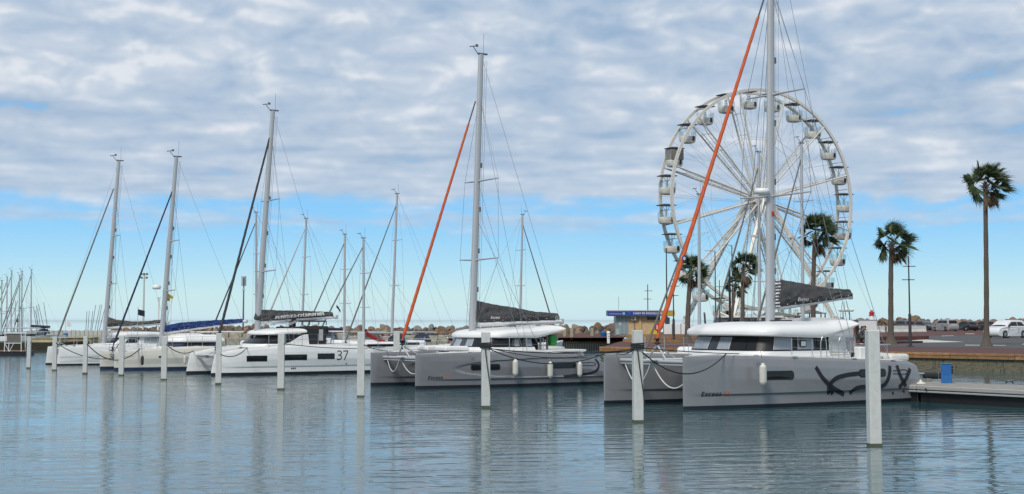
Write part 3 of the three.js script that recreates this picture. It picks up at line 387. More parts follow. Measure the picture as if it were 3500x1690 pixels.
function rig(b, c) {
  const { fr, zc, t } = b, m0 = fr.side(c.base, zc), m1 = fr.side(c.top, zc), foot = c.foot ?? b.S5 + 0.1;
  const at = (y) => V(m0.x + (m1.x - m0.x) * (y - m0.y) / (m1.y - m0.y), y, zc), H = m1.y, r = c.r ?? 0.12;
  const mg = new THREE.CylinderGeometry(r * 0.72, r, 1, 16, 12); mg.scale(1.25, 1, 0.85); const p = mg.attributes.position; for (let i = 0; i < p.count; i++) { const k = p.getY(i) + 0.5, q = at(lerp(foot, H, k)); p.setXYZ(i, q.x + p.getX(i), q.y, q.z + p.getZ(i)); }
  const mast = part(t, 'mast', mg, c.mat ?? M.alu);
  if (c.head !== false) { const h = at(H); part(mast, 'masthead', [rbox(0.5, 0.07, 0.12, 0.02, h.x + 0.08, H + 0.03, zc), bar(V(h.x - 0.15, H, zc), V(h.x - 0.42, H + 0.32, zc), 0.018), bar(V(h.x - 0.6, H + 0.30, zc), V(h.x - 0.24, H + 0.36, zc), 0.022), box(0.14, 0.12, 0.012, h.x - 0.22, H + 0.38, zc), bar(V(h.x + 0.14, H, zc), V(h.x + 0.14, H + 0.95, zc), 0.008)], M.aluDark); }
  for (const [y, w] of c.spreaders ?? []) { const q = at(y); part(mast, 'spreader', [bar(q, V(q.x + 0.22, y + 0.06, zc + w), 0.045, 0.028), bar(q, V(q.x + 0.22, y + 0.06, zc - w), 0.045, 0.028)], c.mat ?? M.alu); }
  part(mast, 'mast_fittings', [0.12, 0.2, 0.33, 0.47, 0.62].map((k) => rbox(0.1, 0.22, 0.1, 0.02, at(lerp(foot, H, k)).x + r * 1.25, lerp(foot, H, k), zc)), M.aluDark);
  // standing rigging
  const w = [], wr = c.wr ?? 0.0075, cw = b.c.sep / 2 + b.c.B * 0.6, cs = m0.x + (c.chain ?? 1.3), cy = b.S5;
  for (const sgn of [1, -1]) {
    const hi = at(lerp(foot, H, c.hound ?? 0.8)), ch = V(cs, cy, zc + sgn * cw), sp = (c.spreaders ?? []).map(([y, ww]) => V(at(y).x + 0.22, y + 0.06, zc + sgn * ww));
    if (sp.length && !c.plain) { const s = [...sp].sort((a, bq) => bq.y - a.y); w.push([hi, s[0]]); for (let i = 0; i + 1 < s.length; i++) w.push([s[i], s[i + 1]]); w.push([s[s.length - 1], at(foot + 0.5)]); } 
    w.push([at(lerp(foot, H, c.hound ?? 0.8)), ch]); w.push([at(lerp(foot, H, 0.5)), V(cs - 0.2, cy, zc + sgn * cw)]);
    if (c.topping === true) w.push([at(H), V(m0.x + (c.backS ?? 5), c.backY ?? 3, zc + sgn * 0.05)]);
  }
  part(t, 'rigging', w.map(([a, q]) => bar(a, q, wr, wr, 5)), c.wireMat ?? M.wire);
  const hal = [0.05, 0.11].map((o) => bar(V(at(H * 0.98).x + r + o, H * 0.98, zc + o), V(at(foot + 0.5).x + r + o, foot + 0.5, zc + o), 0.008, 0.008, 4)); part(t, 'halyard', hal, M.wire);
  if (c.roll) {   // headsail rolled on the forestay
    const a = c.rollFoot ? fr.side(c.rollFoot, zc) : V(b.cbS - 0.1, b.cbY + 0.35, zc), top = c.rollTop ? fr.side(c.rollTop, zc) : at(lerp(foot, H, c.hound ?? 0.85)), n = 40, pts = [];
    const k1 = c.rollEnd ?? 1, e = a.clone().lerp(top, k1);
    const rg = grid(n * 4, 10, (u, v) => { const q = a.clone().lerp(e, u), an = v * 2 * Math.PI, rr = (c.rollR ?? 0.09) * (1 - 0.35 * u) * (u < 0.02 ? 0.5 : 1) * (1 + 0.05 * Math.sin(u * 150 + an)); return { x: q.x + rr * Math.cos(an), y: q.y + 0.3 * rr * Math.cos(an), z: q.z + rr * Math.sin(an), u: u * 20, v }; });
    const hs = part(t, 'furled_headsail', rg, c.roll); if (k1 < 1) part(hs, 'forestay', bar(e, top, 0.03, 0.03, 6), M.wireDark);
    part(hs, 'furling_drum', [lathe([[0.02, 0], [0.11, 0.02], [0.11, 0.05], [0.05, 0.07], [0.05, 0.14], [0.11, 0.16], [0.11, 0.19], [0.02, 0.2]], 14).translate(a.x, a.y - 0.22, a.z), bar(V(a.x, a.y - 0.4, a.z), a, 0.025)], M.black);
    part(t, 'bow_tripod', [bar(V(a.x, a.y - 0.25, a.z), V(b.cbS, b.cbY, zc + 0.55), 0.035), bar(V(a.x, a.y - 0.25, a.z), V(b.cbS, b.cbY, zc - 0.55), 0.035), bar(V(a.x, a.y - 0.25, a.z), V(b.cbS + 0.9, b.cbY + 0.05, zc), 0.03)], M.alu);
  }
  return { at, H, m0, foot };
}
function boomAndCover(b, tops, bots, mat, wMax, seed, boomPx, boomR = 0.11) {
  const cv = coverGeo(b.fr, b.zc, tops, bots, wMax, seed), A = b.fr.side(boomPx[0], b.zc), B = b.fr.side(boomPx[1], b.zc);
  const boom = part(b.t, 'boom', (() => { const g = bar(A, B, boomR, boomR * 0.9, 14); return g; })(), M.print); part(boom, 'boom_end', rbox(0.12, boomR * 2.3, boomR * 2.1, 0.03, B.x + 0.04, B.y, b.zc), M.alu);
  const cover = part(b.t, 'sail_cover', cv.geo, mat); cv.mesh = cover;
  part(cover, 'toggles', Array.from({ length: 9 }, (_, i) => { const s = lerp(cv.s0 + 0.3, cv.s1 - 0.3, i / 8); return rbox(0.03, 0.05, 0.02, 0.008, s, cv.yB(s) + 0.08, cv.zAt(s, cv.yB(s) + 0.08)); }), M.printDim);
  cv.letter = (str, s, y, size, m, f = font, slant = 0, k = 0) => { const g = textGeo(str, size, f), p = g.attributes.position; for (let i = 0; i < p.count; i++) { const X = s + p.getX(i) + slant * p.getY(i), Y = y + p.getY(i) + k * p.getX(i); p.setXYZ(i, X, Y, cv.zAt(X, Y) + 0.004); } g.computeVertexNormals(); part(cover, 'lettering', g, m); return s + g.boundingBox.max.x; };
  return cv;
}
function rails(b, t0, t1, n, sides = [1], h = 0.6) {   // stanchions and two lifelines along the deck edge
  for (const sd of sides) {
    const z = (s) => sd > 0 ? b.zAt(s, b.sheer(s / b.L) - 0.12) * 0.82 : -b.c.sep - b.zAt(s, b.sheer(s / b.L) - 0.12) * 0.82, pt = (s, k) => V(s, b.sheer(s / b.L) + k, z(s)), w = [];
    for (let i = 0; i <= n; i++) { const s = lerp(t0, t1, i / n) * b.L; part(b.t, 'stanchion', [bar(pt(s, 0), pt(s, h), 0.014), lathe([[0.001, 0], [0.05, 0], [0.03, 0.05], [0.001, 0.06]], 8).translate(s, b.sheer(s / b.L), z(s))], M.steel); if (i) { const p = lerp(t0, t1, (i - 1) / n) * b.L; w.push(bar(pt(p, h - 0.02), pt(s, h - 0.02), 0.006, 0.006, 4), bar(pt(p, h * 0.52), pt(s, h * 0.52), 0.006, 0.006, 4)); } }
    part(b.t, 'lifeline', w, M.wire);
  }
}
function cabin(b, c) {   // deckhouse: coaming, dark window band, panes, roof
  const { fr, zc, t, S5 } = b, lo = outline(c.s0 - c.lean, c.s1, c.half, c.bulge, zc), hi = outline(c.s0 + c.lean, c.s1 - (c.aftLean ?? 0), c.half - 0.12, c.bulge, zc), mid = outline(c.s0 - c.lean - 0.12, c.s1 + 0.1, c.half + 0.07, c.bulge, zc);
  part(t, 'coaming', crease(band(mid, S5 - 0.12, lo, c.y0, 0, 1, 0, 90, 3), 40), b.c.cabinMat ?? M.white);
  const bandM = part(t, 'window_band', [crease(band(lo, c.y0, hi, c.y1, 0, 1, 0, 90, 3), 40), ...[0, 1].map(() => grid(1, 1, (u, v) => V(c.s1 - 0.02, lerp(S5 - 0.1, c.y1, v), lerp(zc - c.half, zc + c.half, u))))], c.bandMat ?? M.black);
  const H = 0.012;
  for (const [k, a, e, kind, va, vb] of c.panes) {
    const u0 = k === 'z' ? lo.uZ(a) : lo.uS(a), u1 = k === 'z' ? lo.uZ(e) : lo.uS(e), A = Math.min(u0, u1), E = Math.max(u0, u1), v0 = va ?? 0.10, v1 = vb ?? 0.92;
    if (kind === 'curtain' || kind === 'half') {
      const cu = part(t, 'curtain', crease(grid(40, 1, (x, v) => { const u = lerp(A, kind === 'half' ? lerp(A, E, 0.62) : E, x), vv = lerp(v0, v1, v), o = 0.014 + 0.006 * Math.sin(x * 75), [sa, za] = lo.at(u, o), [sb, zb] = hi.at(u, o); return V(lerp(sa, sb, vv), lerp(c.y0, c.y1, vv), lerp(za, zb, vv)); }), 60), M.curtain);
      part(t, 'window_pane', pane(lo, c.y0, hi, c.y1, A, E, v0, v1, 0.045), M.glassTint);
    } else part(t, 'window_pane', pane(lo, c.y0, hi, c.y1, A, E, v0, v1, 0.02), kind === 'white' ? M.white : M.glassDark);
  }
  const ro = outline(c.rs0, c.rs1, c.half + (c.over ?? 0.22), c.rb ?? c.bulge + 0.3, zc, 2.5);
  const roof = part(t, 'roof', roofSlab(ro, c.edge, c.crown ?? 0.22, c.thick ?? 0.13, zc, (c.rs0 + c.rs1) / 2), b.c.cabinMat ?? M.white);
  return { lo, hi, roof };
}
function fender(pTop, pBot, fr, z, label, mat = M.fender, hang = 0.4) {
  const a = fr.toWorld(fr.side(pTop, z)), b = fr.toWorld(fr.side(pBot, z)), h = a.y - b.y, r = h * 0.165, t = thing('fender', label, 'fender', V(b.x, b.y, b.z), fr.A, 'fenders hanging on the hulls');
  part(t, 'body', lathe([[0.001, 0.03 * h], [0.05, 0], [0.055, 0.06 * h], [r * 0.75, 0.10 * h], [r, 0.2 * h], [r, 0.8 * h], [r * 0.75, 0.90 * h], [0.055, 0.94 * h], [0.05, h], [0.001, h]], 18), mat);
  part(t, 'rope', bar(V(0, h * 0.98, 0), V(0, h + hang, -0.12), 0.012), M.ropeGrey); return t;
}
function rope(pts, r, mat, label, sagBy) { const g = sagBy != null ? sag(pts[0], pts[1], sagBy, r, 26) : tube(pts, r, 6); return solo('mooring_rope', g, mat, label, 'rope', 'mooring ropes'); }
const HEAD = 34.4 * Math.PI / 180;
// ---- A: the large grey catamaran on the right
const A = catamaran({ bow: [2338, 1403], A: HEAD, L: 10.5, sep: 4.05, B: 0.82, mat: M.greyHull, sheer: [[0, 1.66], [0.15, 1.70], [0.3, 1.66], [0.6, 1.55], [1, 1.38]], chine: 0.44, ledge: 0.055, boot: 0.12, shear: 0.30, greyBow: 0.14, bridge: 0.30,
  label: 'large grey catamaran with orange rolled headsail and bold dark stripes at its stern' });
{
  const b = A, on = (p) => { let z = 0.8, v; for (let i = 0; i < 6; i++) { v = b.fr.side(p, z); z = b.zAt(clamp(v.x, 0.2, b.L - 0.1), v.y); } return v; }, q = (x, y) => on(r1(x, y));
  let a = q(1235, 768), e = q(1462, 703); b.windowAt((a.x + e.x) / 2, (a.y + e.y) / 2, e.x - a.x, e.y - a.y, 0.14);
  a = q(1890, 750); e = q(2062, 690); b.windowAt((a.x + e.x) / 2, (a.y + e.y) / 2, e.x - a.x, e.y - a.y, 0.14);
  for (const pts of [[[1605, 680], [1650, 750], [1710, 810], [1790, 860]], [[1690, 857], [1690, 810], [1730, 760], [1800, 735], [1895, 722]], [[1716, 857], [1708, 830], [1700, 815]], [[1825, 852], [1870, 820], [1930, 810], [2010, 815], [2060, 790], [2085, 735], [2090, 672]], [[2135, 670], [2160, 740], [2195, 805]], [[2222, 690], [2195, 760], [2150, 815]]]) b.ribbon(pts.map((p) => q(...p)), 0.145, M.decal);
  b.ribbon([[2112, 705], [2195, 700], [2208, 712], [2195, 724], [2112, 724]].map((p) => q(...p)), 0.028, M.decal);
  a = q(850, 874); e = q(945, 874); let x = b.letter('Excess', a.x, a.y, 0.15, M.printBlack, font, 0.2, 1.12); b.letter('12', x + 0.06, a.y, 0.15, M.orangePrint, font, 0.2, 0.95);
  for (const [sx, sy] of [[2110, 850], [2180, 838]]) { const v = q(sx, sy); part(b.near, 'through_hull', lathe([[0.001, 0.02], [0.04, 0.02], [0.05, 0]], 10).rotateX(Math.PI / 2).translate(v.x, v.y, v.z), M.black); }
  for (const [sx, sy] of [[1185, 612], [1465, 620], [1860, 628], [2110, 634]]) { const v = q(sx, sy + 6); part(b.near, 'cleat', rbox(0.22, 0.05, 0.05, 0.02, v.x, b.sheer(v.x / b.L) + 0.03, 0.72), M.print); }
  // deckhouse
  const zn = -0.12, half = (b.c.sep + 2 * zn) / 2, S = (x, y, z = zn) => b.fr.side(r1(x, y), z);
  const c0 = S(1300, 580), c1 = S(1690, 575), y0 = S(1300, 578).y, y1 = S(1300, 478).y, P = (x) => S(x, 530).x, zc = b.zc, bul = 0.75, s0 = c0.x - 0.42;
  const rs1 = S(1888, 395, 0.1).x, sx = (x) => S(x, 450, 0.1).x, sy = (x, y) => S(x, y, 0.1).y, topL = [[s0 - 0.6, sy(1290, 442)], [sx(1290), sy(1290, 436)], [sx(1600), sy(1600, 432)], [sx(1740), sy(1740, 428)], [rs1, sy(1888, 392)]], botL = [[s0 - 0.6, sy(1290, 476)], [sx(1290), sy(1290, 478)], [sx(1660), sy(1660, 490)], [sx(1740), sy(1740, 470)], [rs1, sy(1885, 408)]], edge = (x) => pw(topL, x), thk = (x) => Math.max(0.08, pw(topL, x) - pw(botL, x));
  const cab = cabin(b, { s0, s1: c1.x, half, bulge: bul, lean: 0.12, y0, y1, rs0: s0 - 0.25, rs1: S(1888, 395, 0.1).x, over: 0.24, rb: 1.0, edge, crown: 0.26, thick: thk,
    panes: [['z', half - 0.30, half - 1.28, 'dark'], ['z', half - 1.36, half - 2.35, 'half'], ['z', half - 2.45, half - 3.4, 'curtain'], ['s', P(1450), P(1325), 'curtain'], ['s', P(1595), P(1487), 'curtain'], ['s', P(1683), P(1620), 'dark']] });
  const rEdge = (x) => pw(botL, x) + 0.03;
  const hatch = S(1523, 527); part(b.t, 'opening_port', (() => { const g = new THREE.ExtrudeGeometry(rrect(0.30, 0.24, 0.07), { depth: 0.02, bevelEnabled: false }); g.translate(hatch.x, hatch.y, zn - 0.01); return g; })(), M.black); part(b.t, 'opening_port', (() => { const g = new THREE.ExtrudeGeometry(rrect(0.22, 0.16, 0.04), { depth: 0.02, bevelEnabled: false }); g.translate(hatch.x, hatch.y, zn + 0.003); return g; })(), M.curtain);
  // clear enclosure round the cockpit and its struts
  const ve = S(1858, 425), vb = S(1855, 590); part(b.t, 'clear_screen', crease(grid(14, 6, (u, v) => { const s = lerp(c1.x + 0.02, ve.x, u), yT = rEdge(s) - 0.05, yB = y0 - 0.05; return V(s + 0.02 * Math.sin(v * 7 + u * 9), lerp(yB, yT, v), zn + 0.02 * Math.sin(u * 8 + v * 5)); }), 50), M.vinyl);
  part(b.t, 'screen_border', [bar(V(c1.x + 0.02, y0 - 0.06, zn), V(ve.x, y0 - 0.06, zn), 0.025), bar(V(ve.x, y0 - 0.06, zn), V(ve.x, rEdge(ve.x), zn), 0.03)], M.alu);
  part(b.t, 'orange_strap', bar(V(ve.x + 0.05, y0, zn + 0.02), V(ve.x - 0.02, rEdge(ve.x) - 0.1, zn + 0.02), 0.02), M.orangePrint);
  part(b.t, 'cockpit_bulkhead', [rbox(0.08, y1 - b.S5 + 0.3, half * 2 - 0.1, 0.02, c1.x + 0.05, (y1 + b.S5) / 2, zc)], M.inner);
  part(b.t, 'cockpit_seat', [rbox(1.6, 0.45, 1.3, 0.08, c1.x + 1.2, b.S5 + 0.15, zc - 0.3), rbox(0.3, 0.9, 1.5, 0.08, c1.x + 2.0, b.S5 + 0.3, zc)], M.deck);
  part(b.t, 'grab_rail', bar(V(sx(1735), edge(sx(1735)) - 0.12, 0.15), V(sx(1850), edge(sx(1850)) - 0.10, 0.15), 0.014), M.alu);
  const hoop = (x) => { const s = S(x, 600, 0.4).x, z = 0.55, y = b.sheer(s / b.L) + 0.02; return tube([V(s - 0.1, y, z), V(s - 0.08, y + 0.55, z), V(s + 0.04, y + 0.72, z), V(s + 0.14, y + 0.6, z), V(s + 0.18, y, z)], 0.018, 7, 24); };
  part(b.t, 'hoop_rail', hoop(1632), M.steel); part(b.t, 'hoop_rail', hoop(1748), M.steel);
  rails(b, 0.40, 0.66, 3, [1]); rails(b, 0.2, 0.85, 7, [-1]);
  part(b.t, 'winch', lathe([[0.001, 0], [0.10, 0], [0.10, 0.04], [0.06, 0.08], [0.06, 0.17], [0.09, 0.2], [0.09, 0.23], [0.001, 0.24]], 14).translate(S(1852, 600, 0.4).x, b.sheer(0.8) + 0.02, 0.35), M.black);
  part(b.t, 'transom_locker', rbox(0.32, 0.46, 0.3, 0.05, S(1925, 600, 0.3).x, b.sheer(0.85) + 0.24, 0.1), M.white);
  part(b.t, 'stern_cushion', [rbox(1.0, 0.28, 0.5, 0.12, b.L * 0.93, b.sheer(0.93) + 0.1, 0.1)], M.deck);
  for (const [k, w] of [[0.36, 0.9], [0.55, 0.9], [0.66, 0.7]]) part(b.t, 'roof_hatch', rbox(0.5, 0.05, w * 0.6, 0.02, lerp(s0, ve.x, k), edge(lerp(s0, ve.x, k)) + 0.27, zc), M.glassDark);
  // rig
  const R = rig(b, { base: dd(1938, 800), top: [2636, -330], r: 0.155, mat: M.alu, foot: y1 + 0.45, spreaders: [[lerp(0, 1, 0) + b.fr.side([2636, 325], b.zc).y, 1.45], [b.fr.side([2634, 672], b.zc).y, 1.75]], hound: 0.80, chain: 1.5, backS: 4.6, topping: false, backY: b.fr.side(dd(2140, 735), b.zc).y, roll: M.orange, rollR: 0.092, rollFoot: dd(1654, 850), rollTop: dd(1934, -40), rollEnd: 0.90, wr: 0.009 });
  const cv = boomAndCover(b, [[2657, 954], [2740, 968], [2835, 986], [2905, 990]], [[2657, 1052], [2740, 1042], [2850, 1026], [2911, 1014]], M.coverGrey, 0.30, 3, [[2662, 1054], [2905, 1015]], 0.085);
  part(cv.mesh, 'folded_sail', Array.from({ length: 9 }, (_, i) => { const y = lerp(cv.yB(cv.s0) + 0.05, cv.yT(cv.s0) - 0.05, i / 8); return tube([V(cv.s0 + 0.05, y, b.zc + 0.1), V(cv.s0 - 0.13 - 0.04 * (i % 2), y - 0.02, b.zc + 0.06 * Math.sin(i * 2)), V(cv.s0 + 0.04, y - 0.06, b.zc - 0.1)], 0.035, 6, 12); }), M.print);
  let s = b.fr.side([2650 + 232 / 3.887, 800 + 895 / 3.887], b.zc); let xx = cv.letter('Excess', s.x, s.y, 0.125, M.print, font, 0.25, -0.0); cv.letter('12', xx + 0.05, s.y, 0.125, std(lin(0.30, 0.06, 0.02), 0.8), fontR, 0.25);
  // radome on its bracket, pennant patch, topping lines
  const rd = b.fr.side([2600, 655], b.zc), ms = R.at(rd.y); part(b.t, 'radome', [lathe([[0.001, 0], [0.22, 0.01], [0.27, 0.07], [0.27, 0.15], [0.22, 0.21], [0.001, 0.23]], 24).translate(ms.x - 0.42, rd.y - 0.1, b.zc), box(0.5, 0.05, 0.14, ms.x - 0.25, rd.y - 0.13, b.zc)], M.white);
  const pt = R.at(b.fr.side([2634, 732], b.zc).y); part(b.t, 'red_plate', rbox(0.10, 0.16, 0.05, 0.01, pt.x, pt.y, b.zc + 0.13), M.red);
  part(b.t, 'topping_lift', [bar(R.at(R.H), b.fr.side(dd(2135, 735), b.zc), 0.007, 0.007, 5), bar(R.at(R.H * 0.9), b.fr.side([2779, 984], b.zc), 0.006, 0.006, 5)], M.wire);
  part(b.t, 'backstay', [bar(R.at(R.H * 0.84), V(b.L * 0.86, b.sheer(0.86) + 0.05, 0.45), 0.010, 0.010, 5), bar(R.at(R.H * 0.84), V(b.L * 0.62, b.S5, -b.c.sep - 0.45), 0.010, 0.010, 5)], M.wire);
  part(b.t, 'mainsheet', [[2880, 1035, 2872, 1095], [2885, 1030, 2895, 1100], [2893, 1028, 2908, 1096]].map(([x0, a0, x1, e1]) => bar(b.fr.side([x0, a0], b.zc), b.fr.side([x1, e1], b.zc), 0.009, 0.009, 5)), M.wire);
  part(b.t, 'bow_rope', sag(V(b.cbS, b.cbY - 0.1, -0.1), V(b.cbS - 0.05, b.cbY - 0.1, b.zc - 0.1), 0.75, 0.022), M.ropeWhite); part(b.t, 'bow_rope', [sag(V(b.cbS, b.cbY - 0.1, b.zc - 0.3), V(b.cbS, b.cbY - 0.1, -b.c.sep + 0.4), 0.65, 0.022)], M.ropeWhite);
  part(b.t, 'rolled_tarpaulin', [rbox(1.1, 0.12, 0.3, 0.05, b.L * 0.2, b.cbY + 0.14, b.zc + 0.8)], M.print);
  // small blue round emblem on the headsail sleeve
  const em = b.fr.side(dd(1721, 650), b.zc + 0.15); part(b.t, 'emblem', new THREE.CylinderGeometry(0.105, 0.105, 0.012, 20).rotateX(Math.PI / 2).rotateZ(0.2).translate(em.x, em.y, b.zc + 0.152), M.print); part(b.t, 'emblem', new THREE.TorusGeometry(0.085, 0.02, 6, 20).translate(em.x, em.y, b.zc + 0.16), M.coverBlue);
  fender(r1(1243, 655), r1(1262, 806), b.fr, 0.98, 'white fender hanging beside the hull window of the large right catamaran', M.fender, 0.45);
}
// ---- B: the smaller grey catamaran in the middle
const B = catamaran({ bow: [1420, 1331], A: HEAD, L: 9.75, sep: 3.8, B: 0.80, mat: M.greyHullB, sheer: [[0, 1.40], [0.12, 1.46], [0.3, 1.50], [0.55, 1.50], [0.8, 1.36], [1, 1.02]], chine: 0.34, ledge: 0.05, boot: 0.13, shear: 0.35, greyBow: 0.10, bridge: 0.30,
  disp: (s, y) => { const e = Math.hypot((s - 6.3) / 4.6, (y - 0.80) / 0.40); return s < 6.3 ? -0.045 * smooth(1.03, 0.97, e) : -0.045 * smooth(0.42, 0.37, Math.abs(y - 0.80)) * smooth(9.0, 8.2, s); },
  label: 'middle grey catamaran with three white fenders and an orange rolled headsail' });
{
  const b = B, on = (p) => { let z = 0.8, v; for (let i = 0; i < 6; i++) { v = b.fr.side(p, z); z = b.zAt(clamp(v.x, 0.2, b.L - 0.1), v.y); } return v; }, q = (x, y) => on(r3(x, y));
  let a = q(1016, 915), e = q(1268, 857); b.windowAt((a.x + e.x) / 2, (a.y + e.y) / 2, e.x - a.x, e.y - a.y, 0.13);
  a = q(1690, 897); e = q(1912, 840); b.windowAt((a.x + e.x) / 2, (a.y + e.y) / 2, e.x - a.x, e.y - a.y, 0.13);
  b.ribbon([[1810, 965], [1920, 952], [2040, 935], [2095, 905], [2105, 860], [2075, 815]].map((p) => q(...p)), 0.10, M.decal); b.ribbon([[1925, 850], [2070, 850], [2080, 862], [2060, 870], [1925, 868]].map((p) => q(...p)), 0.025, M.decal);
  a = q(648, 990); let x = b.letter('Excess', a.x, a.y, 0.135, M.printBlack, font, 0.2, 1.1); b.letter('11', x + 0.06, a.y, 0.135, M.orangePrint, font, 0.2, 0.95);
  for (const sx of [985, 1690, 1940]) { const v = q(sx, 760); part(b.near, 'cleat', rbox(0.22, 0.05, 0.05, 0.02, v.x, b.sheer(v.x / b.L) + 0.03, 0.70), M.print); }
  const zn = -0.12, half = (b.c.sep + 2 * zn) / 2, S = (x, y, z = zn) => b.fr.side(r3(x, y), z), zc = b.zc, c0 = S(1205, 715), y0 = S(1205, 718).y, y1 = S(1205, 638).y, c1 = S(1560, 710), s0 = c0.x - 0.22, P = (x) => S(x, 680).x, re = S(1832, 560, 0.1).x, sx = (x) => S(x, 600, 0.1).x, sy = (x, y) => S(x, y, 0.1).y, topL = [[s0 - 0.6, sy(1190, 612)], [sx(1190), sy(1190, 604)], [sx(1600), sy(1600, 582)], [re, sy(1832, 553)]], botL = [[s0 - 0.6, sy(1190, 641)], [sx(1190), sy(1190, 640)], [sx(1600), sy(1600, 636)], [re, sy(1832, 572)]], edge = (x) => pw(topL, x), thk = (x) => Math.max(0.08, pw(topL, x) - pw(botL, x));
  cabin(b, { s0, s1: c1.x, half, bulge: 0.6, lean: 0.10, y0, y1, rs0: s0 - 0.05, rs1: re, over: 0.16, rb: 0.9, edge, crown: 0.20, thick: thk, panes: [['z', half - 0.2, half - 1.1, 'dark'], ['z', half - 1.2, half - 2.1, 'half'], ['z', half - 2.2, half - 3.2, 'half'], ['s', P(1330), P(1200), 'dark'], ['s', P(1430), P(1365), 'half'], ['s', P(1540), P(1460), 'half']] });
  for (const [s, z] of [[S(1610, 650).x, zn], [S(1610, 650).x, 2 * zc - zn], [S(1690, 650).x, zn - 0.2]]) part(b.t, 'roof_strut', bar(V(s, b.S5, z), V(s, edge(s) - thk(s) + 0.03, z), 0.05), M.aluDark);
  part(b.t, 'helm_seat', [rbox(0.5, 0.9, 1.2, 0.08, S(1600, 700).x, b.S5 + 0.4, zc + 0.8)], M.blackSoft); part(b.t, 'cockpit_seat', [rbox(0.35, 0.4, 2.0, 0.08, b.L * 0.84, b.S5 - 0.05, zc)], M.deck);
  part(b.t, 'helm_cover', rbox(0.35, 0.5, 0.45, 0.1, S(1740, 655).x, S(1740, 655).y, zn - 0.3), std(lin(0.03, 0.28, 0.06), 0.7));
  part(b.t, 'deck_cushion', [rbox(1.2, 0.22, 0.9, 0.08, s0 - 1.3, b.S5 + 0.12, zc + 0.9), rbox(1.2, 0.22, 0.9, 0.08, s0 - 1.3, b.S5 + 0.12, zc - 0.6)], M.print);
  rails(b, 0.35, 0.62, 3, [1]); rails(b, 0.2, 0.85, 6, [-1]);
  const R = rig(b, { base: r3(1028, 725), top: dd(1210, 137), r: 0.145, foot: b.S5 + 0.05, spreaders: [[b.fr.side(dd(1203, 457), zc).y, 1.35], [b.fr.side(dd(1196, 655), zc).y, 1.55]], hound: 0.86, chain: 1.3, backS: 4.6, backY: b.fr.side(dd(1405, 790), zc).y, roll: M.orange, rollR: 0.085, rollFoot: dd(1012, 856), rollTop: dd(1196, 255), rollEnd: 0.9 });
  const cv = boomAndCover(b, [r3(1070, 318), r3(1200, 350), r3(1390, 378), r3(1560, 412), r3(1760, 428)], [r3(1070, 505), r3(1390, 500), r3(1760, 482)], M.coverGrey, 0.26, 8, [r3(1075, 523), r3(1785, 497)], 0.11);
  let s = b.fr.side(r3(1160, 474), zc), xx = cv.letter('Excess', s.x, s.y, 0.115, M.print, font, 0.25); cv.letter('11', xx + 0.05, s.y, 0.115, M.orangePrint, fontR, 0.25);
  const em = b.fr.side(r3(1727, 467), zc); part(cv.mesh, 'emblem', new THREE.RingGeometry(0.05, 0.09, 20).translate(em.x, em.y, cv.zAt(em.x, em.y) + 0.004), M.printDim);
  part(b.t, 'topping_lift', [bar(R.at(R.H), b.fr.side(r3(1760, 425), zc), 0.007, 0.007, 5), bar(R.at(R.H * 0.62), b.fr.side(r3(1390, 395), zc), 0.0065, 0.0065, 5), bar(R.at(R.H * 0.5), V(b.L * 0.62, b.S5 + 0.1, 0.4), 0.009, 0.009, 5)], M.wire);
  part(b.t, 'bow_rope', sag(V(b.cbS, b.cbY - 0.1, -0.1), V(b.cbS - 0.05, b.cbY - 0.1, zc - 0.1), 0.55, 0.02), M.ropeWhite); part(b.t, 'bow_rope', [sag(V(b.cbS, b.cbY - 0.1, zc - 0.4), V(b.cbS, b.cbY - 0.1, -b.c.sep + 0.5), 0.5, 0.02)], M.ropeWhite);
  fender(r3(1393, 815), r3(1398, 966), b.fr, 0.95, 'foremost of the three white fenders on the middle catamaran', M.fender); fender(r3(1692, 838), r3(1695, 984), b.fr, 0.95, 'white fender overlapping the aft hull window of the middle catamaran', M.fender); fender(r3(1943, 838), r3(1946, 971), b.fr, 0.93, 'aftmost of the three white fenders on the middle catamaran', M.fender);
}
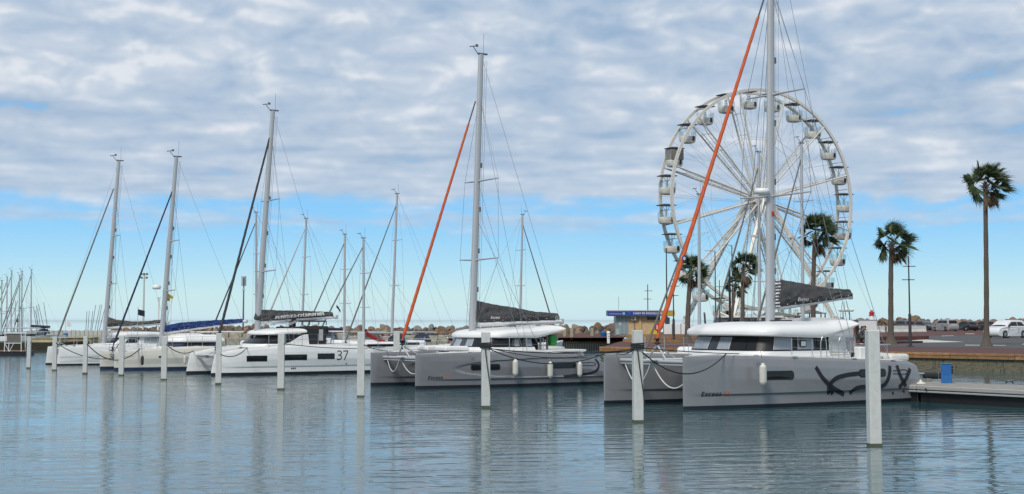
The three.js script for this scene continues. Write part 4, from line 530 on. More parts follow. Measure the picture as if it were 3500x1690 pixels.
// ---- C: the white catamaran numbered 37
const C = catamaran({ bow: [719, 1286], A: HEAD, L: 10.0, sep: 3.3, B: 0.75, mat: M.white, sheer: [[0, 1.10], [0.2, 1.38], [0.4, 1.52], [0.6, 1.52], [0.86, 1.42], [0.90, 1.34], [1, 0.62]], chine: 0.40, ledge: 0.03, boot: 0.15, shear: 0.3, rake: 0.22, bridge: 0.30,
  label: 'white catamaran with number 37 on its hull and a lettered dark sail cover' });
{
  const b = C, on = (p) => { let z = 0.75, v; for (let i = 0; i < 6; i++) { v = b.fr.side(p, z); z = b.zAt(clamp(v.x, 0.2, b.L - 0.1), v.y); } return v; }, q = (x, y) => on(r4(x, y));
  for (const [x0, ya, x1, yb] of [[752, 893, 972, 828], [1140, 880, 1395, 815], [1508, 866, 1688, 804]]) { const a = q(x0, ya), e = q(x1, yb); b.windowAt((a.x + e.x) / 2, (a.y + e.y) / 2, e.x - a.x, e.y - a.y, 0.03); }
  let a = q(1710, 870); b.letter('37', a.x - 0.02, a.y - 0.02, 0.50, M.printBlack, fontR, 0.06, 0.95);
  for (const [x, y] of [[1232, 965], [1250, 964], [1268, 963], [1812, 914]]) { const v = q(x, y); part(b.near, 'through_hull', lathe([[0.001, 0.02], [0.03, 0.02], [0.04, 0]], 10).rotateX(Math.PI / 2).translate(v.x, v.y, v.z), M.black); }
  const zn = -0.1, half = (b.c.sep + 2 * zn) / 2, S = (x, y, z = zn) => b.fr.side(r4(x, y), z), zc = b.zc, c0 = S(1010, 705), y0 = c0.y, y1 = S(1010, 606).y, c1 = S(1392, 700), s0 = c0.x - 0.35, re = S(1398, 580, 0).x, P = (x) => S(x, 650).x;
  cabin(b, { s0, s1: c1.x, half, bulge: 0.9, lean: 0.28, y0, y1, rs0: s0 + 0.0, rs1: re, over: 0.08, rb: 1.0, edge: (s) => lerp(y1 + 0.10, y1 + 0.22, clamp((s - s0) / (re - s0))), crown: 0.16, thick: 0.13, bandMat: M.glassDark, panes: [['z', half - 0.2, 0.1, 'dark'], ['z', -0.1, -half + 0.2, 'dark'], ['s', P(1170), P(1060), 'dark'], ['s', P(1290), P(1190), 'dark']] });
  // white quarter panel sweeping up under the roof
  { const sh = new THREE.Shape(), A0 = S(1150, 706), pts = [[1150, 706], [1215, 690], [1275, 655], [1320, 625], [1360, 610], [1400, 604], [1412, 716]].map((p) => S(...p)); sh.moveTo(pts[0].x, pts[0].y); for (const p of pts.slice(1)) sh.lineTo(p.x, p.y); const g = new THREE.ExtrudeGeometry(sh, { depth: 0.1, bevelEnabled: true, bevelSize: 0.015, bevelThickness: 0.015, bevelSegments: 2 }); g.translate(0, 0, zn - 0.04); part(b.t, 'quarter_panel', g, M.white); }
  // cockpit in black canvas, helm and flybridge with a hard top
  const f0 = S(1405, 640).x, f1 = S(1600, 640).x, yF = S(1400, 545).y;
  part(b.t, 'cockpit_canvas', [rbox(f1 - f0, yF - b.S5, 0.05, 0.02, (f0 + f1) / 2, (yF + b.S5) / 2, zn - 0.02), rbox(0.06, yF - b.S5, half * 2 - 0.1, 0.02, f1, (yF + b.S5) / 2, zc), rbox((f1 - f0) * 1.0, 0.08, half * 2, 0.03, (f0 + f1) / 2, yF, zc)], M.blackSoft);
  part(b.t, 'canvas_window', [rbox((f1 - f0) * 0.22, (yF - b.S5) * 0.7, 0.03, 0.01, lerp(f0, f1, 0.70), (yF + b.S5) / 2 + 0.1, zn + 0.03)], M.printDim);
  const fb0 = S(1180, 560).x, fb1 = S(1665, 560).x; part(b.t, 'flybridge_coaming', [rbox(fb1 - fb0 - 0.6, 0.20, half * 1.5, 0.09, (fb0 + fb1) / 2 + 0.3, yF + 0.02, zc), rbox(0.5, 0.5, half * 1.4, 0.1, fb1 - 0.2, yF - 0.1, zc)], M.blackSoft);
  const ht = S(1500, 462).y; part(b.t, 'hard_top', rbox(S(1595, 460).x - S(1400, 460).x + 0.5, 0.09, half * 1.4, 0.04, (S(1400, 460).x + S(1600, 460).x) / 2, ht, zc), M.coverGrey);
  for (const x of [1260, 1290, 1470, 1570, 1650]) for (const z of [zc + half * 0.65, zc - half * 0.65]) { const s = S(x, 500).x; part(b.t, 'top_strut', bar(V(s - (x < 1300 ? 0.2 : 0), yF + 0.2, z), V(s + (x < 1300 ? 0.35 : 0), ht, z), 0.024), x < 1300 ? M.alu : M.black); }
  part(b.t, 'flybridge_screen', grid(6, 3, (u, v) => V(lerp(S(1215, 540).x, S(1290, 470).x, v), lerp(yF + 0.25, ht - 0.05, v), lerp(zc + half * 0.6, zc - half * 0.6, u))), M.vinyl);
  part(b.t, 'helm_wheel', [new THREE.TorusGeometry(0.26, 0.025, 8, 24).rotateY(Math.PI / 2).translate(S(1360, 500).x, yF + 0.5, zc), rbox(0.25, 0.5, 0.5, 0.08, S(1375, 510).x, yF + 0.35, zc)], M.black);
  part(b.t, 'flybridge_rail', [bar(V(fb0 + 0.8, yF + 0.55, zc + half * 0.7), V(fb1, yF + 0.55, zc + half * 0.7), 0.014), bar(V(fb1, yF + 0.55, zc + half * 0.7), V(fb1, yF + 0.55, zc - half * 0.7), 0.014)], M.steel);
  part(b.t, 'bimini', [rbox(1.3, 0.07, 1.7, 0.03, S(1745, 573).x, S(1745, 573).y, zc)], M.white); for (const z of [0.7, -0.7]) part(b.t, 'bimini_leg', bar(V(S(1720, 573).x, b.S5 - 0.2, zc + z), V(S(1745, 573).x, S(1745, 573).y, zc + z), 0.03), M.steel);
  rails(b, 0.30, 0.86, 6, [1]); rails(b, 0.25, 0.9, 6, [-1]);
  const R = rig(b, { base: dd(645, 858), top: dd(686, 279), r: 0.14, foot: b.S5 + 0.1, spreaders: [[b.fr.side(dd(670, 506), zc).y, 1.15], [b.fr.side(dd(655, 684), zc).y, 1.3]], hound: 0.9, chain: 1.2, backS: 4.4, backY: b.fr.side(dd(838, 790), zc).y, roll: M.rollDark, rollR: 0.085, rollFoot: dd(543, 872), rollTop: dd(682, 330) });
  const cv = boomAndCover(b, [r4(845, 372), r4(905, 338), r4(1100, 347), r4(1380, 352), r4(1665, 366)], [r4(845, 450), r4(905, 468), r4(1280, 438), r4(1665, 405)], M.coverGrey, 0.28, 21, [r4(900, 476), r4(1700, 418)], 0.10);
  const s = b.fr.side(r4(1030, 440), zc), e2 = b.fr.side(r4(1560, 398), zc), w = textGeo('aventura-catamarans', 1).boundingBox.max.x; cv.letter('aventura-catamarans', s.x, s.y, (e2.x - s.x) / w, M.print, font, 0.1, (e2.y - s.y) / (e2.x - s.x) + 0.0);
  part(b.t, 'topping_lift', [bar(R.at(R.H), b.fr.side(r4(1665, 366), zc), 0.007, 0.007, 5), bar(R.at(R.H * 0.6), b.fr.side(r4(1250, 350), zc), 0.008, 0.008, 5)], M.wire);
  const fl = b.fr.side(r4(1690, 385), zc); part(b.t, 'small_flag', grid(4, 2, (u, v) => V(fl.x + u * 0.28 + 0.1, fl.y + 0.35 - u * 0.3 + v * 0.16, zc + 0.04 * Math.sin(u * 5))), M.coverNavy);
  part(b.t, 'bow_rope', sag(V(b.cbS, b.cbY - 0.1, -0.2), V(b.cbS, b.cbY - 0.1, -b.c.sep + 0.3), 0.5, 0.016), M.ropeGrey);
}
// ---- D: cream white catamaran with the blue sail cover
const D = catamaran({ bow: [389, 1268], A: HEAD, L: 9.6, sep: 2.4, B: 0.75, mat: M.cream, sheer: [[0, 1.05], [0.2, 1.2], [0.5, 1.32], [1, 1.2]], chine: 0.3, ledge: 0.0, boot: 0.17, bootMat: M.bootBlue, shear: 0.3, bridge: 0.30, cabinMat: M.white,
  label: 'cream white catamaran with bright blue sail cover and a rounded cabin' });
{
  const b = D, zn = -0.1, half = (b.c.sep + 2 * zn) / 2 + 0.25, S = (x, y, z = zn) => b.fr.side(r5(x, y), z), zc = b.zc, c0 = S(1850, 738), y0 = c0.y, y1 = S(1850, 682).y, s0 = c0.x - 0.3, re = S(2330, 650).x, P = (x) => S(x, 700).x;
  cabin(b, { s0, s1: re, half, bulge: 0.9, lean: 0.35, y0, y1, rs0: s0 + 0.1, rs1: re + 0.2, over: 0.06, rb: 1.2, edge: (s) => y1 + 0.12, crown: 0.36, thick: 0.15, bandMat: M.bootBlue, panes: [['z', half - 0.2, 0.1, 'dark'], ['z', -0.1, -half + 0.2, 'dark'], ['s', P(2050), P(1900), 'dark'], ['s', P(2200), P(2065), 'dark']] });
  part(b.t, 'bimini', rbox(2.6, 0.07, 2.1, 0.03, S(2380, 580).x, S(2380, 578).y, zc), M.white); for (const x of [2260, 2450]) for (const z of [0.9, -0.9]) part(b.t, 'bimini_leg', bar(V(S(x, 700).x, b.S5, zc + z), V(S(x, 580).x, S(2380, 580).y, zc + z), 0.025), M.steel);
  const on = (p) => { let z = 0.7, v; for (let i = 0; i < 6; i++) { v = b.fr.side(p, z); z = b.zAt(clamp(v.x, 0.2, b.L - 0.1), v.y); } return v; };
  { const v = on(r5(1705, 842)); b.windowAt(v.x, v.y, 0.24, 0.1, 0.03); } { const v = on(r5(1312, 848)); b.letter('ZEKAYE', v.x, v.y, 0.09, M.printDim, fontR, 0.1, 1.3); }
  rails(b, 0.06, 0.8, 8, [1]); rails(b, 0.06, 0.8, 6, [-1]);
  part(b.t, 'pulpit', [tube([V(0.2, b.sheer(0) + 0.0, 0.15), V(0.1, b.sheer(0) + 0.6, 0.15), V(1.2, b.sheer(0.1) + 0.6, 0.3), V(1.3, b.sheer(0.1), 0.3)], 0.016, 6, 24)], M.steel);
  const R = rig(b, { base: dd(405, 862), top: dd(443, 395), r: 0.13, foot: b.S5, spreaders: [[b.fr.side(dd(427, 608), zc).y, 0.95], [b.fr.side(dd(416, 733), zc).y, 0.95]], hound: 0.82, chain: 1.2, backS: 5.4, backY: b.fr.side(dd(580, 806), zc).y, roll: M.rollNavy, rollR: 0.075, rollFoot: r5(1195, 735), rollTop: dd(434, 478) });
  boomAndCover(b, [r5(1745, 508), r5(1900, 478), r5(2150, 460), r5(2300, 450), r5(2570, 437)], [r5(1745, 580), r5(2000, 548), r5(2300, 510), r5(2570, 478)], M.coverBlue, 0.24, 33, [r5(1740, 590), r5(2610, 464)], 0.09);
  const rd = R.at(b.fr.side(r5(1690, 125), zc).y); part(b.t, 'radome', lathe([[0.001, 0], [0.2, 0.01], [0.25, 0.08], [0.25, 0.2], [0.18, 0.26], [0.001, 0.27]], 20).translate(rd.x - 0.55, rd.y, zc), M.white);
  part(b.t, 'pennant', [[1770, 215], [1800, 188]].map(([x, y], i) => { const p = b.fr.side(r5(x, y), zc); return grid(4, 2, (u, v) => V(p.x + (u - 0.5) * 0.42, p.y + (v - 0.5) * 0.3 * (1 - 0.5 * u) - u * 0.12, zc + 0.05 * Math.sin(u * 6 + i))); }), M.yellow);
  part(b.t, 'topping_lift', [bar(R.at(R.H), b.fr.side(r5(2560, 440), zc), 0.0065, 0.0065, 5)], M.wire);
  fender(r5(1507, 828), r5(1508, 930), b.fr, 0.90, 'dark navy fender on the cream catamaran with blue sail cover', M.fenderDark, 0.25); fender(r5(1958, 826), r5(1962, 920), b.fr, 0.95, 'pale fender between the cream catamaran and the one numbered 37', M.fender, 0.25);
}
// ---- E: the leftmost white catamaran
const E = catamaran({ bow: [193, 1250], A: HEAD, L: 9.8, sep: 2.35, B: 0.75, mat: M.white, sheer: [[0, 1.14], [0.2, 1.22], [0.5, 1.30], [1, 1.2]], chine: 0.30, ledge: 0.02, boot: 0.10, bootMat: M.black, shear: 0.3, rake: 0.12, bridge: 0.3,
  label: 'leftmost white catamaran with taupe sail cover and boxy cabin' });
{
  const b = E, zn = -0.1, half = (b.c.sep + 2 * zn) / 2 + 0.2, S = (x, y, z = zn) => b.fr.side(r5(x, y), z), zc = b.zc, c0 = S(1250, 705), y0 = S(1250, 700).y, y1 = S(1250, 630).y, s0 = c0.x - 0.25, re = S(1705, 650).x, P = (x) => S(x, 660).x;
  cabin(b, { s0, s1: re, half, bulge: 0.6, lean: 0.3, y0, y1, rs0: s0 + 0.25, rs1: re + 0.1, over: 0.1, rb: 0.7, edge: (s) => y1 + 0.2, crown: 0.14, thick: 0.22, bandMat: M.white, panes: [['z', half - 0.1, 0.1, 'dark'], ['z', -0.05, -half + 0.1, 'dark'], ['s', P(1440), P(1310), 'dark'], ['s', P(1680), P(1505), 'half']] });
  part(b.near, 'stripe', [0.20, 0.50].map((y) => { const g = grid(60, 1, (u, v) => { const s = lerp(0.15, b.L * 0.95, u), Y = y + v * 0.035; return V(s, Y, b.zAt(s, Y) + 0.006); }); return g; }), M.printDim);
  rails(b, 0.1, 0.8, 7, [1]); rails(b, 0.1, 0.8, 6, [-1]);
  const R = rig(b, { base: dd(262, 850), top: dd(298, 405), r: 0.13, foot: b.S5, spreaders: [[b.fr.side(dd(285, 595), zc).y, 0.8], [b.fr.side(dd(277, 716), zc).y, 0.8]], hound: 0.8, chain: 1.3, backS: 5.2, backY: b.fr.side(dd(415, 806), zc).y, roll: M.rollGrey, rollR: 0.07, rollFoot: r5(605, 640), rollTop: dd(285, 475) });
  boomAndCover(b, [r5(1135, 412), r5(1230, 445), r5(1400, 466), r5(1560, 462), r5(1735, 440)], [r5(1135, 520), r5(1400, 512), r5(1735, 478)], M.coverTaupe, 0.22, 41, [r5(1130, 535), r5(1780, 482)], 0.085);
  part(b.t, 'topping_lift', [bar(R.at(R.H), b.fr.side(r5(1735, 440), zc), 0.0065, 0.0065, 5)], M.wire);
  part(b.t, 'forward_stay', bar(R.at(R.H), V(b.cbS - 0.4, b.cbY + 0.2, zc), 0.0065, 0.0065, 5), M.wire);
  const fp = atZ(...r5(1460, 460), 95), fg = thing('blue_flag', 'dark blue flag on a thin staff behind the leftmost catamaran', 'flag', V(fp.x, 0.9, fp.z)); part(fg, 'staff', bar(V(0, 0, 0), V(0, atZ(...r5(1460, 310), 95).y - 0.9, 0), 0.018), M.alu); const fy = atZ(...r5(1460, 365), 95).y - 0.9; part(fg, 'cloth', grid(8, 4, (u, v) => V(u * 0.46, fy + (v - 0.5) * 0.38 - u * 0.12, 0.05 * Math.sin(u * 7))), M.coverNavy);
  const wp = atZ(...r5(690, 520), 110), wf = thing('white_flag', 'small white flag beside the rolled headsail of the leftmost catamaran', 'flag', V(wp.x, 1.2, wp.z)); part(wf, 'staff', bar(V(0, 0, 0), V(0, atZ(...r5(690, 440), 110).y - 1.2, 0), 0.015), M.alu); const wy = atZ(...r5(700, 488), 110).y - 1.2; part(wf, 'cloth', grid(8, 4, (u, v) => V(u * 0.5, wy + (v - 0.4) * 0.5 * (1 - 0.6 * u) - u * 0.2, 0.05 * Math.sin(u * 6))), M.print);
}
console.log('catamarans done');
// ---------------------------------------------------------------- mooring posts
const concretePost = tex(256, (u, v) => { const a = tile2(u, v, 5, 2, 4), b = tile2(u, 0.3 + v * 0.05, 24, 6, 3), c = tile2(u, v, 50, 9, 2); const k = 0.77 + 0.035 * a + 0.03 * b + 0.03 * c; return [k * 0.985, k * 1.0, k * 0.985]; });
const mPost = std(0xffffff, 0.75, 0, { map: concretePost }), mWeed = std(lin(0.10, 0.11, 0.075), 0.9, 0, { map: grime });
const posts = [[2990, 1524, 1130, 'tallest mooring post beside the stern stripes of the large catamaran'], [2181, 1444, 1130, 'mooring post wrapped in black rope before the large catamaran bows'], [1660, 1395, 1136, 'mooring post in front of the middle catamaran hull window'], [1232, 1357, 1136, 'mooring post between number 37 and the middle catamaran bows'], [959, 1333, 1141, 'mooring post crossing the middle hull window of catamaran 37'], [745, 1315, 1140, 'mooring post just right of the bows of catamaran 37'], [559, 1299, 1150, 'mooring post at the bow of the cream catamaran with blue cover'], [413, 1285, 1149, 'mooring post in front of the near bow of the cream catamaran'], [289, 1279, 1150, 'mooring post in front of the leftmost catamaran hull'], [184, 1267, 1152, 'mooring post between the two bows of the leftmost catamaran'], [96, 1260, 1151, 'leftmost mooring post standing clear in open water']];
const postTop = posts.map(([x, yb, yt, label], i) => {
  const p = onY(x, yb), w = [0.27, 0.265, 0.27, 0.27, 0.27, 0.25, 0.26, 0.25, 0.22, 0.24, 0.22][i], top = atZ(x, yt, -p.z).y, t = thing('mooring_post', `white concrete ${label}`, 'post', V(p.x, 0, p.z), 0.08 + 0.03 * ((i * 3) % 4), 'white mooring posts');
  part(t, 'shaft', uvMetres(rbox(w, top + 1.52, w, 0.02, 0, (top - 1.52) / 2 , 0, 0), 0.8), mPost); part(t, 'weed_collar', uvMetres(rbox(w + 0.012, 0.09 + 0.02 * (i % 3), w + 0.012, 0.01, 0, 0.01, 0), 1), mWeed);
  return { p: V(p.x, top, p.z), w, t };
});
{ const p = atZ(1355, 1200, 72), t = thing('mooring_post', 'pale mooring post behind the bows of the middle catamaran', 'post', V(p.x, 0, p.z), 0.1, 'white mooring posts'), y = atZ(1355, 1133, 72).y; part(t, 'shaft', uvMetres(rbox(0.3, y + 1.5, 0.3, 0.02, 0, (y - 1.5) / 2, 0), 0.8), mPost); part(t, 'weed_collar', rbox(0.31, 0.1, 0.31, 0.01, 0, 0.01, 0), mWeed); }
// rope turns round posts
const turns = (i, py, mat, label) => { const q = postTop[i], y = atZ(posts[i][0], py, -q.p.z).y, c = q.w * 0.62, g = []; for (let k = 0; k < 4; k++) { const h = y + k * 0.045, pts = [[-c, c], [c, c], [c, -c], [-c, -c]].map(([a, b]) => V(q.p.x + a, h + 0.01 * Math.sin(k * 4 + a * 9), q.p.z + b)); const cv = new THREE.CatmullRomCurve3(pts, true, 'catmullrom', 0.15); g.push(new THREE.TubeGeometry(cv, 28, 0.022, 6, true)); } g.push(tube([V(q.p.x - 0.02, y, q.p.z + c + 0.02), V(q.p.x + 0.03, y - 0.45, q.p.z + c + 0.03), V(q.p.x + 0.12, y - 1.1, q.p.z + c + 0.02), V(q.p.x + 0.17, y - 1.5, q.p.z + c + 0.02)], 0.017, 6, 24)); return solo('rope_coil', g, mat, label, 'rope', 'ropes tied round posts'); };
turns(1, 1192, M.rope, 'black rope wound round the post before the large bows');
turns(2, 1188, M.rope, 'black rope wound round the post before the middle catamaran');
const near = (b, s, z = 0) => b.fr.toWorld(V(s, b.sheer(s / b.L) + 0.06, z)), pst = (i, py, dx = 0) => { const q = postTop[i]; return V(q.p.x + dx, atZ(posts[i][0], py, -q.p.z).y, q.p.z + q.w * 0.55); };
rope([pst(1, 1205, 0.13), near(A, 1.6, 0.25)], 0.020, M.rope, 'slack black rope from the wound post to the near bow of the large catamaran', 0.62);
rope([pst(1, 1190, 0.13), near(A, 2.2, 0.2)], 0.014, M.rope, 'taut thin black rope from the wound post over the large catamaran bow', 0.03);
rope([pst(1, 1195, -0.13), near(A, 0.5, -A.c.sep)], 0.016, M.rope, 'short black rope from the wound post to the far bow of the large catamaran', 0.1);
rope([pst(2, 1192, 0.13), pst(1, 1196, -0.13)], 0.018, M.rope, 'nearly straight black rope strung between the two wound posts', 0.12);
rope([pst(2, 1194, 0.13), near(A, 0.15, -A.c.sep - 0.05)], 0.018, M.rope, 'sagging black rope across the middle catamaran hull to the next bow', 0.42);
rope([pst(2, 1190, 0.12), near(B, 8.6, 0.45)], 0.014, M.rope, 'black rope from the wound post to the stern of the middle catamaran', 0.2);
{ const s = near(B, 9.0, 0.45); rope([s, s.clone().add(V(0.15, 0.08, 0.05)), s.clone().add(V(0.5, -0.35, 0.1)), s.clone().add(V(0.75, -0.75, 0.05))], 0.02, M.rope, 'black rope hanging over the stern quarter of the middle catamaran'); }
rope([pst(3, 1180, 0.13), near(B, 0.8, -B.c.sep)], 0.018, M.ropeGrey, 'grey rope from post to the far bow of the middle catamaran', 0.05);
rope([pst(4, 1176, 0.13), near(C, 8.2, 0.5).add(V(1.5, -0.1, 0))], 0.018, M.ropeGrey, 'grey rope with spring running along catamaran 37', 0.12);
rope([pst(5, 1212, 0.12), near(C, 1.9, 0.2)], 0.022, M.rope, 'dark rope from post to the near bow of catamaran 37', 0.25);
rope([pst(6, 1178, 0.12), near(C, 0.4, -C.c.sep)], 0.022, M.rope, 'dark rope from post to the far bow of catamaran 37', 0.25);
rope([pst(6, 1177, -0.1), near(D, 3.2, 0.2)], 0.018, M.ropeGrey, 'grey rope from post back along the cream catamaran deck', 0.2);
rope([pst(7, 1174, -0.1), near(D, 0.5, -D.c.sep)], 0.018, M.rope, 'dark rope from post to the far bow of the cream catamaran', 0.2);
rope([pst(8, 1176, 0.1), near(D, 1.4, 0.2)], 0.026, M.rope, 'heavy dark rope sagging to the near bow of the cream catamaran', 0.75);
rope([pst(9, 1172, 0.1), near(D, 1.6, 0.1)], 0.024, M.rope, 'long dark rope crossing the leftmost catamaran to the cream bow', 0.75);
rope([pst(10, 1172, 0.1), near(E, 0.5, -E.c.sep)], 0.02, M.rope, 'dark rope from the leftmost post to the far bow behind', 0.12);
rope([near(E, 0.4, -E.c.sep), near(E, 1.1, 0.1)], 0.03, M.rope, 'black rope slung between the bows of the leftmost catamaran', 0.08);
{ const s = near(A, 8.4, 0.5), e = near(A, 10.0, 0.7); e.y = 0.55; const m = s.clone().lerp(e, 0.55); m.y -= 0.45; rope([s, m, e.clone().add(V(0.2, -0.12, 0.1)), onY(3165, 1330, 0.62)], 0.022, M.ropeGrey, 'grey stern rope from the large catamaran to the pontoon'); }
// round stern fender between hull and pontoon
{ const p = onY(3148, 1328, 0.45), t = thing('fender', 'round white fender squeezed between large catamaran stern and pontoon', 'fender', V(p.x, 0.10, p.z), 0, 'fenders hanging on the hulls'); part(t, 'body', lathe([[0.001, 0], [0.12, 0.02], [0.24, 0.12], [0.29, 0.28], [0.26, 0.44], [0.14, 0.55], [0.05, 0.58], [0.04, 0.64], [0.001, 0.65]], 22), M.fender); part(t, 'rope', tube([V(0, 0.62, 0), V(-0.2, 0.85, 0), V(-0.35, 1.05, -0.2)], 0.012, 6, 12), M.ropeGrey); }
// ---------------------------------------------------------------- floating pontoon along the sterns
{
  const a = onY(3150, 1316, 0.6), e = onY(3500, 1324, 0.6), d = V(Math.sin(HEAD), 0, Math.cos(HEAD)), inl = V(Math.cos(HEAD), 0, -Math.sin(HEAD)), T = -HEAD + Math.PI / 2 - Math.PI;
  const pontDeck = std(lin(0.31, 0.29, 0.27), 0.85, 0, { map: grime }), strake = std(lin(0.42, 0.42, 0.43), 0.6, 0, { map: grime }), t = thing('pontoon', 'pale floating pontoon running behind the boats to the right edge', 'pontoon', V(a.x, 0, a.z)), yaw = HEAD - Math.PI / 2;
  for (let i = -13; i < 4; i++) {
    const c = d.clone().multiplyScalar(i * 5 + 2.3).add(inl.clone().multiplyScalar(1.2));
    const s = part(t, 'deck_section', [uvMetres(rbox(4.95, 0.10, 2.36, 0.03), 0.3)], pontDeck); s.position.set(c.x, 0.56, c.z); s.rotation.y = yaw; 
    const rim = part(t, 'rubbing_strake', [rbox(4.98, 0.16, 0.09, 0.04, 0, 0, 1.22), rbox(4.98, 0.07, 0.06, 0.025, 0, -0.135, 1.22), rbox(4.98, 0.16, 0.09, 0.04, 0, 0, -1.22)], strake); rim.position.set(c.x, 0.50, c.z); rim.rotation.y = yaw;
    const f = part(t, 'float', rbox(4.9, 0.75, 2.2, 0.05), M.black); f.position.set(c.x, 0.06, c.z); f.rotation.y = yaw;
  }
  part(t, 'cleat', tube([onY(3440, 1309, 0.64), onY(3446, 1304, 0.72), onY(3458, 1304, 0.72), onY(3464, 1310, 0.64)].map((v) => v.sub(t.position)), 0.03, 8, 16), M.aluDark);
  const bp = onY(3243, 1311, 0.61), bx = thing('service_pedestal', 'bright blue service pedestal standing on the pontoon', 'pedestal', V(bp.x, 0.61, bp.z - 0.2), -0.35);
  part(bx, 'cabinet', rbox(0.36, 0.40, 0.30, 0.006, 0, 0.46, 0), M.blue); part(bx, 'pedestal_base', rbox(0.36, 0.26, 0.30, 0.006, 0, 0.13, 0), std(lin(0.02, 0.155, 0.46), 0.45, 0, { map: grime })); part(bx, 'lid', rbox(0.39, 0.03, 0.33, 0.006, 0, 0.675, 0), M.blue); for (const y of [0.37, 0.46, 0.56]) part(bx, 'socket', lathe([[0.001, 0.05], [0.035, 0.05], [0.045, 0]], 12).rotateZ(-Math.PI / 2).translate(0.185, y, 0.04), M.coverNavy);
  const gp = onY(3195, 1297, 0.61), gw = thing('covered_gangway', 'black covered gangway bundle lying on the pontoon', 'gangway', V(gp.x, 0.61, gp.z - 0.2), 0.1); part(gw, 'bundle', rbox(0.72, 0.24, 0.4, 0.1, 0, 0.13, 0, 0, 4), M.blackSoft); part(gw, 'pole', bar(V(-0.3, 0.2, 0), V(-1.2, 0.22, 0.02), 0.03), M.alu); part(gw, 'strap', rbox(0.05, 0.26, 0.42, 0.1, 0.15, 0.13, 0), M.aluDark);
  const cp = onY(3170, 1304, 0.62); solo('rope_coil', [0, 1, 2].map((k) => new THREE.TorusGeometry(0.14 - k * 0.02, 0.016, 6, 24).rotateX(Math.PI / 2 + 0.1 * k).translate(cp.x + 0.03 * k, 0.63 + 0.03 * k, cp.z)), M.ropeGrey, 'small coil of grey rope on the pontoon end', 'rope', 'ropes lying on the pontoon');
}
